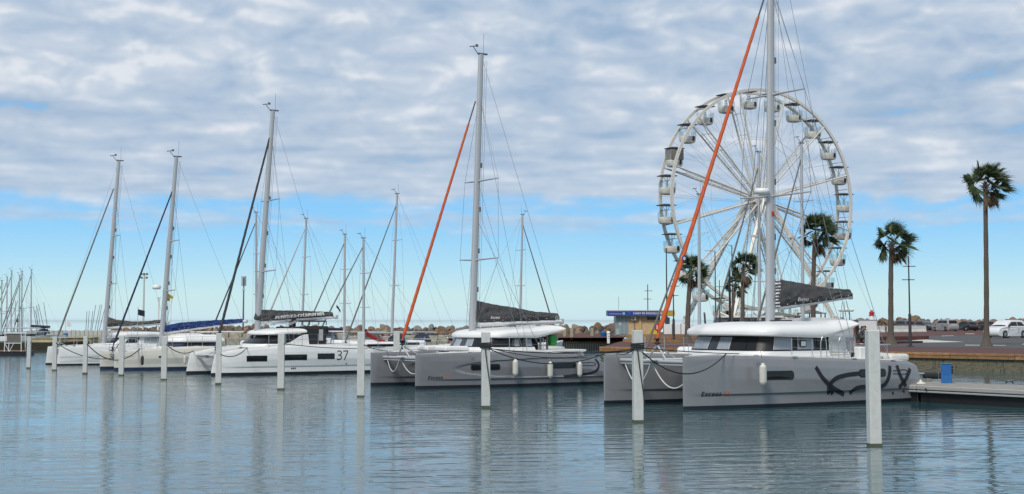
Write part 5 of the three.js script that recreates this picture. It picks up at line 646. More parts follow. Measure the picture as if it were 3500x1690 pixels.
// ---------------------------------------------------------------- single hulled yachts; local x runs aft, mast at the origin
function yacht(c) {
  const p = atZ(c.base[0], c.base[1], c.Z), top = atZ(c.top[0], c.top[1], c.Z), t = thing('sailing_yacht', c.label, 'yacht', V(p.x, 0, p.z), c.turn ?? HEAD + Math.PI, c.group ?? 'single hulled yachts'), H = top.y, L = c.L ?? 9, lean = ((top.x - p.x) * Math.cos(c.turn ?? HEAD + Math.PI)), S = (u) => 1.15 - 0.25 * Math.sin(u * Math.PI) + 0.1 * (1 - u), W = (u) => 1.45 * Math.pow(Math.sin(Math.PI * (0.06 + 0.62 * u)), 0.8);
  const sec = (u) => { const w = u < 0.01 ? 0.03 : W(u) * smooth(-0.02, 0.12, u) + 0.03, y = S(u); return [[0, -0.45], [w * 0.6, -0.3], [w * 0.86, 0.1], [w * 0.96, y * 0.6], [w, y], [w * 0.92, y + 0.02], [0, y + 0.06]]; }, lo = (i0, i1, sg) => grid(30, 12, (u, v) => { const q = sec(u), f = lerp(i0, i1, v), i = Math.min(Math.floor(f), i1 - 1), k = f - i; return { x: -0.42 * L + u * L - 0.25 * (1 - u) * lerp(q[i][1], q[i + 1][1], k), y: lerp(q[i][1], q[i + 1][1], k), z: sg * lerp(q[i][0], q[i + 1][0], k), u: u * 3, v: v }; });
  const trans = (i0, i1) => { const q = sec(1), pts = []; for (let i = i0; i <= i1; i++) pts.push(V(0.58 * L, q[i][1], q[i][0])); for (let i = i1; i >= i0; i--) pts.push(V(0.58 * L, q[i][1], -q[i][0])); const pos = []; for (let i = 1; i + 1 < pts.length; i++) for (const a of [pts[0], pts[i], pts[i + 1]]) pos.push(a.x, a.y, a.z); const g = new THREE.BufferGeometry(); g.setAttribute('position', new THREE.Float32BufferAttribute(pos, 3)); g.computeVertexNormals(); return g; };
  const h = part(t, 'hull', [crease(lo(2, 5, 1), 30), crease(lo(2, 5, -1), 30), trans(2, 5)], c.mat ?? M.white); part(h, 'boot_stripe', [crease(lo(0, 2, 1), 30), crease(lo(0, 2, -1), 30), trans(0, 2)], M.bootBlue); part(h, 'deck', [crease(lo(5, 6, 1), 30), crease(lo(5, 6, -1), 30)], M.deck);
  if (c.L !== 7.5) part(t, 'coachroof', rbox(L * 0.36, 0.55, 1.7, 0.2, L * 0.08, 1.2, 0, 0, 4), M.white); for (const z of [1, -1]) part(t, 'cabin_window', rbox(L * 0.24, 0.16, 0.03, 0.01, L * 0.07, 1.25, z * 0.855), M.glassDark);
  if (c.hood !== false) part(t, 'sprayhood', (() => { const g = new THREE.SphereGeometry(0.8, 16, 8, 0, Math.PI * 2, 0, Math.PI / 2); g.scale(0.7, 0.75, 1.05); g.translate(L * 0.27, 1.35, 0); return g; })(), c.hood ?? M.coverNavy);
  const mg = new THREE.CylinderGeometry(0.06, 0.085, 1, 12, 8), q = mg.attributes.position; for (let i = 0; i < q.count; i++) { const k = q.getY(i) + 0.5; q.setXYZ(i, q.getX(i) * 1.2 + lean * k, lerp(1.2, H, k), q.getZ(i)); } const mast = part(t, 'mast', mg, M.alu);
  part(mast, 'masthead', [rbox(0.35, 0.05, 0.1, 0.02, lean, H + 0.02, 0), bar(V(lean, H, 0), V(lean - 0.3, H + 0.3, 0), 0.014), bar(V(lean - 0.45, H + 0.28, 0), V(lean - 0.15, H + 0.33, 0), 0.018), bar(V(lean + 0.1, H, 0), V(lean + 0.1, H + 0.7, 0), 0.007)], M.aluDark);
  const sp = c.spr ?? [0.45, 0.72]; for (const k of sp) { const y = H * k; part(mast, 'spreader', [bar(V(lean * k, y, 0), V(lean * k + 0.12, y + 0.04, 0.7), 0.03, 0.02), bar(V(lean * k, y, 0), V(lean * k + 0.12, y + 0.04, -0.7), 0.03, 0.02)], M.alu); }
  const w = []; for (const z of [1, -1]) { w.push([V(lean, H, 0), V(lean * 0.72 + 0.12, H * 0.72 + 0.04, 0.7 * z)], [V(lean * 0.72 + 0.12, H * 0.72 + 0.04, 0.7 * z), V(0.3, 1, 1.35 * z)], [V(lean * 0.6, H * 0.6, 0), V(0.5, 1, 1.35 * z)], [V(lean, H, 0), V(L * 0.57, 1.1, 0.9 * z)]); } part(t, 'rigging', w.map(([a, b]) => bar(a, b, 0.006, 0.006, 4)), M.wire);
  part(t, 'furled_headsail', bar(V(-0.40 * L, 1.35, 0), V(lean * 0.94, H * 0.94, 0), c.rollR ?? 0.06, 0.03, 8), c.roll ?? M.rollGrey);
  part(t, 'boom', bar(V(0.12, 2.05, 0), V(L * 0.40, 2.0, 0), 0.06, 0.06, 10), M.alu);
  if (c.sagging) part(t, 'sail_cover', crease(grid(24, 14, (u, v) => { const a = v * 2 * Math.PI, x = lerp(0.1, 1.9, u), hgt = lerp(0.16, 0.10, u); return V(x, lerp(2.15, 1.35, Math.pow(u, 0.6)) + hgt * Math.cos(a), (0.12 + 0.02 * Math.sin(x * 9)) * Math.sin(a)); }), 60), c.cover); else if (c.cover) part(t, 'sail_cover', crease(grid(24, 14, (u, v) => { const a = v * 2 * Math.PI, x = lerp(0.1, L * 0.39, u), hgt = lerp(0.24, 0.12, u); return V(x, 2.13 + hgt * Math.cos(a) - (c.sagging ?? 0) * Math.sin(u * 3.14), (0.15 + 0.02 * Math.sin(x * 9)) * Math.sin(a)); }), 60), c.cover);
  for (const z of [1, -1]) part(t, 'guard_rail', [...[0, 1, 2, 3].map((k) => bar(V(-0.2 * L + k * 0.24 * L, 1.0, z * 1.2), V(-0.2 * L + k * 0.24 * L, 1.62, z * 1.2), 0.014)), bar(V(-0.2 * L, 1.6, z * 1.2), V(0.52 * L, 1.6, z * 1.2), 0.008, 0.008, 4)], M.steel);
  part(t, 'pushpit', tube([V(0.45 * L, 1.62, 1.15), V(0.575 * L, 1.62, 1.0), V(0.575 * L, 1.62, -1.0), V(0.45 * L, 1.62, -1.15)], 0.016, 6, 24), M.steel);
  return t;
}
yacht({ base: [876, 1168], top: [872, 727], Z: 100, label: 'yacht whose mast stands just left of catamaran 37 mast', cover: M.coverGrey, roll: M.rollDark, turn: HEAD });
yacht({ base: [1030, 1168], top: [1050, 747], Z: 112, label: 'yacht with leaning pale rolled headsail rising behind catamaran 37 boom', cover: M.coverNavy, roll: M.rollWhite, rollR: 0.09, turn: HEAD });
yacht({ base: [1176, 1183], top: [1177, 802], Z: 104, label: 'yacht with its mast rising behind the stern of catamaran 37', hood: M.coverGrey, turn: HEAD + 0.1 });
yacht({ base: [1243, 1190], top: [1240, 815], Z: 94, label: 'yacht with a sagging red sail cover beside catamaran 37', cover: M.coverRed, sagging: 0.35, turn: HEAD });
{ const t = yacht({ base: [1338, 1168], top: [1363, 662], Z: 101, label: 'yacht with the tall mast behind the bows of the middle catamaran', turn: HEAD, hood: M.coverNavy }); }
yacht({ base: [1776, 1150], top: [1791, 734], Z: 112, label: 'yacht with its mast behind the boom of the middle catamaran', cover: M.coverGrey, turn: HEAD + Math.PI, spr: [0.5, 0.75] });
yacht({ base: [2746, 1170], top: [2743, 490], Z: 72, label: 'yacht whose slim mast stands between the large catamaran mast and palm', turn: HEAD, spr: [0.34, 0.75] });
yacht({ base: [2391, 1170], top: [2392, 665], Z: 76, label: 'yacht whose slim mast crosses the left rim of the ferris wheel', turn: HEAD, spr: [] });
yacht({ base: [2597, 1170], top: [2598, 520], Z: 74, label: 'yacht whose mast stands in front of the ferris wheel hub', turn: HEAD, spr: [0.42, 0.8] });
[[2, 960, 0], [20, 948, 1], [35, 927, 2], [63, 942, 3], [71, 928, 4], [103, 923, 5]].forEach(([x, y, i]) => yacht({ base: [x, 1175], top: [x + 0.5, y], Z: 158 + (i * 5) % 13, L: 7.5, label: ['yacht with the first mast at the left edge, shortest of its cluster', 'yacht with the second mast from the left edge', 'yacht with the third mast from the left edge, tall', 'yacht with the fourth mast from the left edge', 'yacht with the fifth mast from the left edge', 'yacht with the sixth mast from the left, standing apart'][i], group: 'yachts in the far left berths', turn: -0.5, cover: i === 5 ? M.coverNavy : undefined, roll: M.rollDark, rollR: 0.05, hood: i === 5 ? M.coverNavy : false, spr: [0.5] }));
// dinghies drawn up on the far mole: leaning bare masts
[[48, 1130, 52.5, 1028], [25, 1120, 59, 1030], [76, 1130, 78, 1053], [125, 1133, 113, 1053], [126, 1133, 124, 1044], [139, 1133, 127, 1055], [151, 1131, 130, 1041], [162, 1128, 148, 1034], [136, 1145, 118, 1060], [292, 1130, 296, 1065], [299, 1130, 304, 1064], [308, 1130, 316, 1064], [312, 1130, 326, 1043], [323, 1130, 341, 1042], [331, 1130, 347, 1042], [338, 1130, 356, 1058]].forEach(([x0, y0, x1, y1], i) => {
  const Z = 212, a = atZ(x0, y0, Z), b = atZ(x1, y1, Z), base = 0.45, dx = (b.x - a.x) / (b.y - a.y), foot = V(a.x - dx * (a.y - base - 0.25), base, -Z), t = thing('sailing_dinghy', `dinghy mast leaning above the white fence, ${['first', 'second', 'third', 'fourth', 'fifth', 'sixth', 'seventh', 'eighth', 'ninth', 'tenth', 'eleventh', 'twelfth', 'thirteenth', 'fourteenth', 'fifteenth', 'sixteenth'][i]} from the left`, 'dinghy', foot, 0, 'dinghies drawn up behind the fence');
  part(t, 'mast', bar(V(0, 0.2, 0), V(b.x - foot.x, b.y - base, 0), 0.045, 0.035, 8), i % 3 ? M.aluDark : M.wireDark); part(t, 'hull', (() => { const g = new THREE.SphereGeometry(1, 16, 8, 0, Math.PI * 2, Math.PI / 2, Math.PI / 2); g.scale(0.35, 0.28, 1.6); g.translate(0, 0.3, 0); return g; })(), M.white); part(t, 'deck', new THREE.CircleGeometry(1, 20).rotateX(-Math.PI / 2).scale(0.35, 1, 1.6).translate(0, 0.302, 0), M.cream);
});
// ---------------------------------------------------------------- poles on the mole
function pole(name, label, cat, px, py0, py1, Z, r0, r1q, mat, fn) { const a = atZ(px, py0, Z), b = atZ(px, py1, Z), t = thing(name, label, cat, a), H = b.y - a.y; part(t, 'shaft', bar(V(0, 0, 0), V(0, H, 0), r0, r1q, 12), mat); fn?.(t, H); return t; }
pole('floodlight_mast', 'tall cream floodlight mast behind the leftmost catamarans', 'lamp', 488, 1128, 938, 225, 0.17, 0.10, std(lin(0.50, 0.46, 0.36), 0.7), (t, H) => { part(t, 'crossarm', [box(1.1, 0.08, 0.1, 0, H - 0.1, 0), box(1.0, 0.08, 0.1, 0, H - 0.65, 0)], M.alu); for (const [x, y] of [[-0.45, 0.05], [0, 0.05], [0.45, 0.05], [-0.4, -0.5], [0.4, -0.5]]) part(t, 'lamp_head', rbox(0.34, 0.26, 0.22, 0.04, x, H + y, 0.08), M.aluDark); });
pole('white_column', 'white column with capped top beside the mast of the cream catamaran', 'column', 539, 1130, 1018, 215, 0.13, 0.13, M.print, (t, H) => { part(t, 'cap', [rbox(0.5, 0.12, 0.5, 0.03, 0, H, 0), rbox(0.38, 0.12, 0.38, 0.03, 0, H - 0.3, 0)], M.print); });
pole('antenna_mast', 'slim telecom mast with panel antennas left of catamaran 37', 'antenna', 830, 1128, 948, 225, 0.14, 0.09, M.aluDark, (t, H) => { for (let k = 0; k < 3; k++) { const a = k * 2.1 + 0.4; part(t, 'antenna_panel', [rbox(0.3, 1.5, 0.12, 0.04, 0.3 * Math.cos(a), H - 0.6, 0.3 * Math.sin(a), -a + Math.PI / 2), bar(V(0, H - 0.3, 0), V(0.3 * Math.cos(a), H - 0.3, 0.3 * Math.sin(a)), 0.03)], M.alu); } part(t, 'junction_box', rbox(0.3, 0.5, 0.3, 0.04, 0, H - 1.9, 0.1), M.alu); });
pole('lantern_post', 'small dark lantern post among the far left masts', 'lamp', 58, 1150, 1103, 190, 0.07, 0.05, M.wireDark, (t, H) => { part(t, 'lantern', lathe([[0.001, 0], [0.14, 0.05], [0.24, 0.34], [0.32, 0.36], [0.05, 0.52], [0.001, 0.54]], 12).translate(0, H, 0), M.aluDark); });
{ const p = atZ(192, 1080 + 75, 203); }
// white boat gantry at the far left
{ const p = atZ(42, 1205, 118), t = thing('boat_gantry', 'white tubular boat gantry with grey mesh sides at far left', 'gantry', V(p.x, 0.36, p.z)); const y1 = atZ(42, 1140, 118).y - 0.36, w = 0.68; for (const x of [-w, w]) for (const z of [0, -1]) part(t, 'leg', bar(V(x, 0, z), V(x * 0.95, y1, z), 0.035), M.print); part(t, 'top_frame', [bar(V(-w, y1, 0), V(w, y1, 0), 0.035), bar(V(-w, y1, -1), V(w, y1, -1), 0.035), bar(V(-w, y1 * 0.45, 0), V(w, y1 * 0.45, 0), 0.03), bar(V(-w, y1 * 0.45, 0), V(-w * 0.4, 0, 0), 0.025), bar(V(w * 0.1, y1 * 0.45, 0), V(-w * 0.4, 0, 0), 0.025)], M.print); part(t, 'mesh_panel', box(w * 1.7, y1 * 0.5, 0.02, 0.05, y1 * 0.73, -0.05), M.rollGrey); }
for (const [x, y, l] of [[1467, 1175, 'small red buoy floating left of the middle catamaran cabin'], [1540, 1172, 'small red buoy floating in front of the harbour wall']]) { const p = onY(x, y + 7, 0), t = thing('buoy', l, 'buoy', p); part(t, 'float', lathe([[0.001, -0.2], [0.2, -0.12], [0.28, 0.05], [0.2, 0.25], [0.06, 0.33], [0.04, 0.5], [0.001, 0.5]], 16), M.red); }
console.log('harbour done');
// ---------------------------------------------------------------- ferris wheel; local z is the axle, towards the camera and right
{
  const Z = 205, hub = atZ(2592, 683, Z), R = 15.5, gy = 1.3, hy = hub.y - gy, t = thing('ferris_wheel', 'big white ferris wheel with open gondolas on the quay', 'ferris wheel', V(hub.x, gy, -Z), 27 * Math.PI / 180);
  const wh = std(lin(0.74, 0.73, 0.69), 0.45, 0, { map: grime }), whD = std(lin(0.58, 0.575, 0.54), 0.5), dk = std(lin(0.10, 0.105, 0.11), 0.6), C = V(0, hy, 0), hw = 1.45, pt = (a, r, z) => V(Math.cos(a) * r, hy + Math.sin(a) * r, z);
  for (const z of [hw, -hw]) {
    const rim = part(t, 'rim', grid(144, 4, (u, v) => { const a = u * 2 * Math.PI, k = [[0.2, 0.14], [0.2, -0.14], [-0.2, -0.14], [-0.2, 0.14], [0.2, 0.14]][Math.round(v * 4)]; const p = pt(a, R - 0.12 + k[0], z + k[1]); return p; }).toNonIndexed(), wh); rim.geometry.computeVertexNormals();
    part(rim, 'rim_bolts', Array.from({ length: 96 }, (_, i) => { const a = i * Math.PI / 48, p = pt(a, R - 0.12, z + 0.15); return box(0.08, 0.18, 0.04, p.x, p.y, p.z); }), whD);
  }
  for (let i = 0; i < 24; i++) { const a = (i + 0.5) * Math.PI / 12; part(t, 'rim_tie', bar(pt(a, R - 0.1, hw), pt(a, R - 0.1, -hw), 0.05, 0.05, 6), wh); }
  for (let i = 0; i < 12; i++) {
    const a = (15 + 30 * i) * Math.PI / 180, g = [], fl = 0.55;
    for (const z of [1, -1]) { const A0 = pt(a, 1.0, z * 0.75), B0 = pt(a, R - 0.35, z * hw); g.push(bar(A0, B0, 0.13, 0.12, 8)); const a2 = pt(a + 0.02, 1.0, z * 0.35), b2 = pt(a, R * 0.80, z * 0.5); g.push(bar(a2, b2, 0.05, 0.05, 6), bar(b2, pt(a, R - 0.35, z * hw), 0.05, 0.05, 6));
      for (let k = 0; k < 16; k++) { const q = A0.clone().lerp(B0, (k + 0.5) / 20), e = a2.clone().lerp(b2, Math.min(1, (k + 1) / 16)); g.push(bar(q, e, 0.025, 0.025, 4)); } }
    for (let k = 3; k < 15; k += 3) g.push(bar(pt(a, R * k / 15, lerp(0.75, hw, k / 15)), pt(a, R * k / 15, -lerp(0.75, hw, k / 15)), 0.04, 0.04, 5));
    part(t, 'spoke', g, wh);
  }
  const cab = []; for (let i = 0; i < 24; i++) { const a = (i * 15 + 0) * Math.PI / 180; for (const z of [1, -1]) { cab.push(bar(pt(a + 0.5, 0.9, z * 0.7), pt(a, R - 0.3, z * hw), 0.016, 0.016, 4)); cab.push(bar(pt((i * 15 + 7.5) * Math.PI / 180, R - 0.2, z * hw), pt(a + (i % 2 ? 0.26 : 0), R * 0.62, z * 0.9), 0.012, 0.012, 4)); } } part(t, 'bracing_cable', cab, M.alu);
  part(t, 'tie_ring', Array.from({ length: 12 }, (_, i) => { const a = (15 + 30 * i) * Math.PI / 180, b = a + Math.PI / 6; return merge([1, -1].map((z) => bar(pt(a, R * 0.58, z * 1.07), pt(b, R * 0.58, z * 1.07), 0.03, 0.03, 5))); }), wh);
  const hubM = part(t, 'hub', [new THREE.CylinderGeometry(1.15, 1.15, 0.16, 32).rotateX(Math.PI / 2).translate(0, hy, 0.8), new THREE.CylinderGeometry(1.15, 1.15, 0.16, 32).rotateX(Math.PI / 2).translate(0, hy, -0.8), new THREE.CylinderGeometry(0.55, 0.55, 4.6, 24).rotateX(Math.PI / 2).translate(0, hy, 0)], whD); part(hubM, 'axle_cap', new THREE.CylinderGeometry(0.7, 0.7, 0.3, 24).rotateX(Math.PI / 2).translate(0, hy, 2.3), wh);
  for (const sx of [1, -1]) for (const sz of [1, -1]) {
    const a = V(sx * 0.4, hy + 0.2, sz * 2.0), b = V(sx * 9.4, 0.2, sz * 6.0), d = b.clone().sub(a), side = V(0, 0, 0.38), g = [beam(a, b, 0.44, 0.38)]; const off = V(-sx * 0.85, 0.55, 0);
    const a2 = a.clone().addScaledVector(d, 0.08).add(off), b2 = a.clone().addScaledVector(d, 0.92).add(off); g.push(bar(a2, b2, 0.08), bar(a, a2, 0.08), bar(b, b2, 0.08)); for (let k = 0; k < 22; k++) { const q = a.clone().lerp(b, 0.06 + 0.86 * k / 22), e = a2.clone().lerp(b2, (k + 0.5) / 22), f = a.clone().lerp(b, 0.06 + 0.86 * (k + 1) / 22); g.push(bar(q, e, 0.04, 0.04, 5), bar(e, f, 0.04, 0.04, 5)); }
    const leg = part(t, 'support_leg', g, wh); part(leg, 'collar', [0.3, 0.62, 0.9].map((k) => { const q = a.clone().lerp(b, k); return rbox(0.75, 0.3, 0.62, 0.05, q.x, q.y, q.z); }), whD); part(leg, 'foot_plate', rbox(1.6, 0.3, 1.6, 0.05, b.x, 0.15, b.z), whD);
  }
  // base frame, turntable drive and boarding deck
  part(t, 'base_frame', [beam(V(-9.4, 0.5, 6), V(9.4, 0.5, 6), 0.4, 0.4), beam(V(-9.4, 0.5, -6), V(9.4, 0.5, -6), 0.4, 0.4), beam(V(-9.4, 0.5, 6), V(-9.4, 0.5, -6), 0.4, 0.4), beam(V(9.4, 0.5, 6), V(9.4, 0.5, -6), 0.4, 0.4), ...[-5, -1.5, 1.5, 5].flatMap((x) => [bar(V(x, 0.5, 6), V(x * 1.6, 2.6, 1.9), 0.14), bar(V(x, 0.5, -6), V(x * 1.6, 2.6, -1.9), 0.14)])], wh);
  part(t, 'boarding_deck', [rbox(13, 0.25, 7, 0.05, 0, 0.95, 0), rbox(11, 0.9, 5.5, 0.05, 0, 0.4, 0)], dk);
  part(t, 'drive_unit', [...[-1, 1].flatMap((s) => [rbox(1.3, 1.0, 0.8, 0.15, s * 6.2, 3.3, 2.2), new THREE.CylinderGeometry(0.5, 0.5, 0.3, 20).rotateX(Math.PI / 2).translate(s * 6.8, 3.5, 1.6), rbox(0.9, 0.8, 0.8, 0.15, s * 4.7, 2.4, 2.2)])], whD);
  const rails2 = []; for (let i = 0; i <= 26; i++) rails2.push(bar(V(-6.4 + i * 0.492, 1.1, 3.4), V(-6.4 + i * 0.492, 2.1, 3.4), 0.025, 0.025, 4)); rails2.push(bar(V(-6.4, 2.1, 3.4), V(6.4, 2.1, 3.4), 0.035)); part(t, 'deck_railing', rails2, wh);
  // gondolas: a tub with glass screens under a flat canopy
  const tub = crease(merge([grid(24, 6, (u, v) => { const a = u * 2 * Math.PI, k = [[0.55, 0], [0.86, 0.10], [0.98, 0.34], [1.0, 0.66], [1.02, 0.68], [1.02, 0.95], [0.97, 0.97]][Math.round(v * 6)], c = Math.cos(a), s = Math.sin(a), n = 2 / 3.4; return V(Math.sign(c) * Math.pow(Math.abs(c), n) * 1.06 * k[0], k[1], Math.sign(s) * Math.pow(Math.abs(s), n) * 0.86 * k[0]); }), grid(24, 1, (u, v) => { const a = u * 2 * Math.PI, c = Math.cos(a), s = Math.sin(a), n = 2 / 3.4, k = v * 0.55; return V(Math.sign(c) * Math.pow(Math.abs(c), n) * 1.06 * k, 0, Math.sign(s) * Math.pow(Math.abs(s), n) * 0.86 * k); }), grid(24, 1, (u, v) => { const a = u * 2 * Math.PI, c = Math.cos(a), s = Math.sin(a), n = 2 / 3.4, k = v * 0.97; return V(Math.sign(c) * Math.pow(Math.abs(c), n) * 1.06 * k, 0.35, Math.sign(s) * Math.pow(Math.abs(s), n) * 0.86 * k); })]), 35);
  const door = rbox(0.36, 0.62, 0.06, 0.03, 0.42, 0.66, 0.86), canopy = crease(grid(16, 3, (u, v) => { const a = u * 2 * Math.PI, k = [[0.01, 0.18], [0.5, 0.15], [1, 0], [0.96, -0.09]][Math.round(v * 3)], c = Math.cos(a), s = Math.sin(a), n = 2 / 6; return V(Math.sign(c) * Math.pow(Math.abs(c), n) * 1.16 * k[0], k[1], Math.sign(s) * Math.pow(Math.abs(s), n) * 1.05 * k[0]); }), 30), canUnder = new THREE.BoxGeometry(2.2, 0.03, 2.0).translate(0, -0.07, 0);
  const screens = [], frames = []; for (const sx of [1, -1]) { screens.push(box(0.02, 0.72, 1.0, sx * 1.0, 1.32, 0)); frames.push(bar(V(sx * 1.0, 0.95, 0.52), V(sx * 1.0, 1.7, 0.52), 0.022), bar(V(sx * 1.0, 0.95, -0.52), V(sx * 1.0, 1.7, -0.52), 0.022)); for (const sz of [1, -1]) { screens.push(box(0.55, 0.72, 0.02, sx * 0.66, 1.32, sz * 0.82)); frames.push(bar(V(sx * 0.38, 0.95, sz * 0.82), V(sx * 0.38, 1.7, sz * 0.82), 0.022)); } }
  const hang = [bar(V(0, 0.35, 0), V(0, 2.55, 0), 0.05), bar(V(0, 1.6, 0), V(0, 2.55, 0.9), 0.035), bar(V(0, 1.6, 0), V(0, 2.55, -0.9), 0.035), bar(V(0, 2.6, -hw), V(0, 2.6, hw), 0.07)];
  const tinted = std(lin(0.20, 0.19, 0.175), 0.35), encl = [...[0.86, -0.86].map((z) => box(1.8, 1.45, 0.03, 0, 1.72, z)), ...[0.95, -0.95].map((x) => box(0.03, 1.45, 1.65, x, 1.72, 0))], fg = merge(frames), hg = merge(hang), cg = merge([canopy, canUnder]);
  const cream = std(lin(0.76, 0.75, 0.70), 0.5, 0, { map: grime });
  for (let i = 0; i < 24; i++) {
    const a = (5 + 15 * i) * Math.PI / 180, p = pt(a, R - 0.1, 0), g = new THREE.Group(); g.name = 'gondola'; g.position.set(p.x, p.y - 2.6, 0); t.add(g); const odd = i === 10;
    if (odd) g.userData.label = 'closed gondola with dark tinted windows';
    part(g, 'tub', tub, cream); part(g, 'door_opening', door, M.black); part(g, 'canopy', cg, dk).position.y = 2.62; if (odd) encl.forEach((e) => part(g, 'tinted_window', e, tinted)); else screens.forEach((e) => part(g, 'glass_screen', e, M.glassClear)); part(g, 'screen_frame', fg, whD); part(g, 'hanger', hg, wh);
  }
}
// shelters at the foot of the wheel
[[2660, 1068, 1130, 195, 'grey canopy shelter with posts in front of the wheel, left of two'], [2775, 1058, 1130, 190, 'grey pitched shelter beside the palm at the foot of the wheel']].forEach(([x, yt, yb, Z, label], i) => { const p = standing(x, Z), t = thing('shelter', label, 'shelter', p), H = atZ(x, yt, Z).y - p.y, w = i ? 1.5 : 2.6; for (const a of [-1, 0, 1]) for (const b of [-1, 1]) part(t, 'post', box(0.14, H - 0.5, 0.14, a * w, (H - 0.5) / 2, b * 1.3), M.aluDark); part(t, 'roof', (() => { const g = new THREE.ConeGeometry(w * 1.5, 0.6, 4, 1).rotateY(Math.PI / 4); g.scale(1, 1, 0.8); g.translate(0, H - 0.25, 0); return g; })(), M.rollGrey); part(t, 'beam', [box(w * 2.2, 0.14, 0.12, 0, H - 0.52, 1.3), box(w * 2.2, 0.14, 0.12, 0, H - 0.52, -1.3)], M.aluDark); part(t, 'counter', rbox(w * 1.6, 1.0, 0.7, 0.05, 0, 0.5, 0), M.printDim); });
{ const p = standing(2560, 186), t = thing('ticket_booth', 'long low ticket booth with dark sides under the wheel', 'booth', p, 0.3); part(t, 'body', rbox(8, 1.9, 2.4, 0.05, 0, 0.95, 0), M.aluDark); part(t, 'roof', rbox(8.4, 0.25, 2.8, 0.05, 0, 2.02, 0), M.print); for (const x of [-2.6, 0, 2.6]) part(t, 'hatch', rbox(1.8, 0.9, 0.06, 0.02, x, 1.2, 1.2), M.glassDark); }
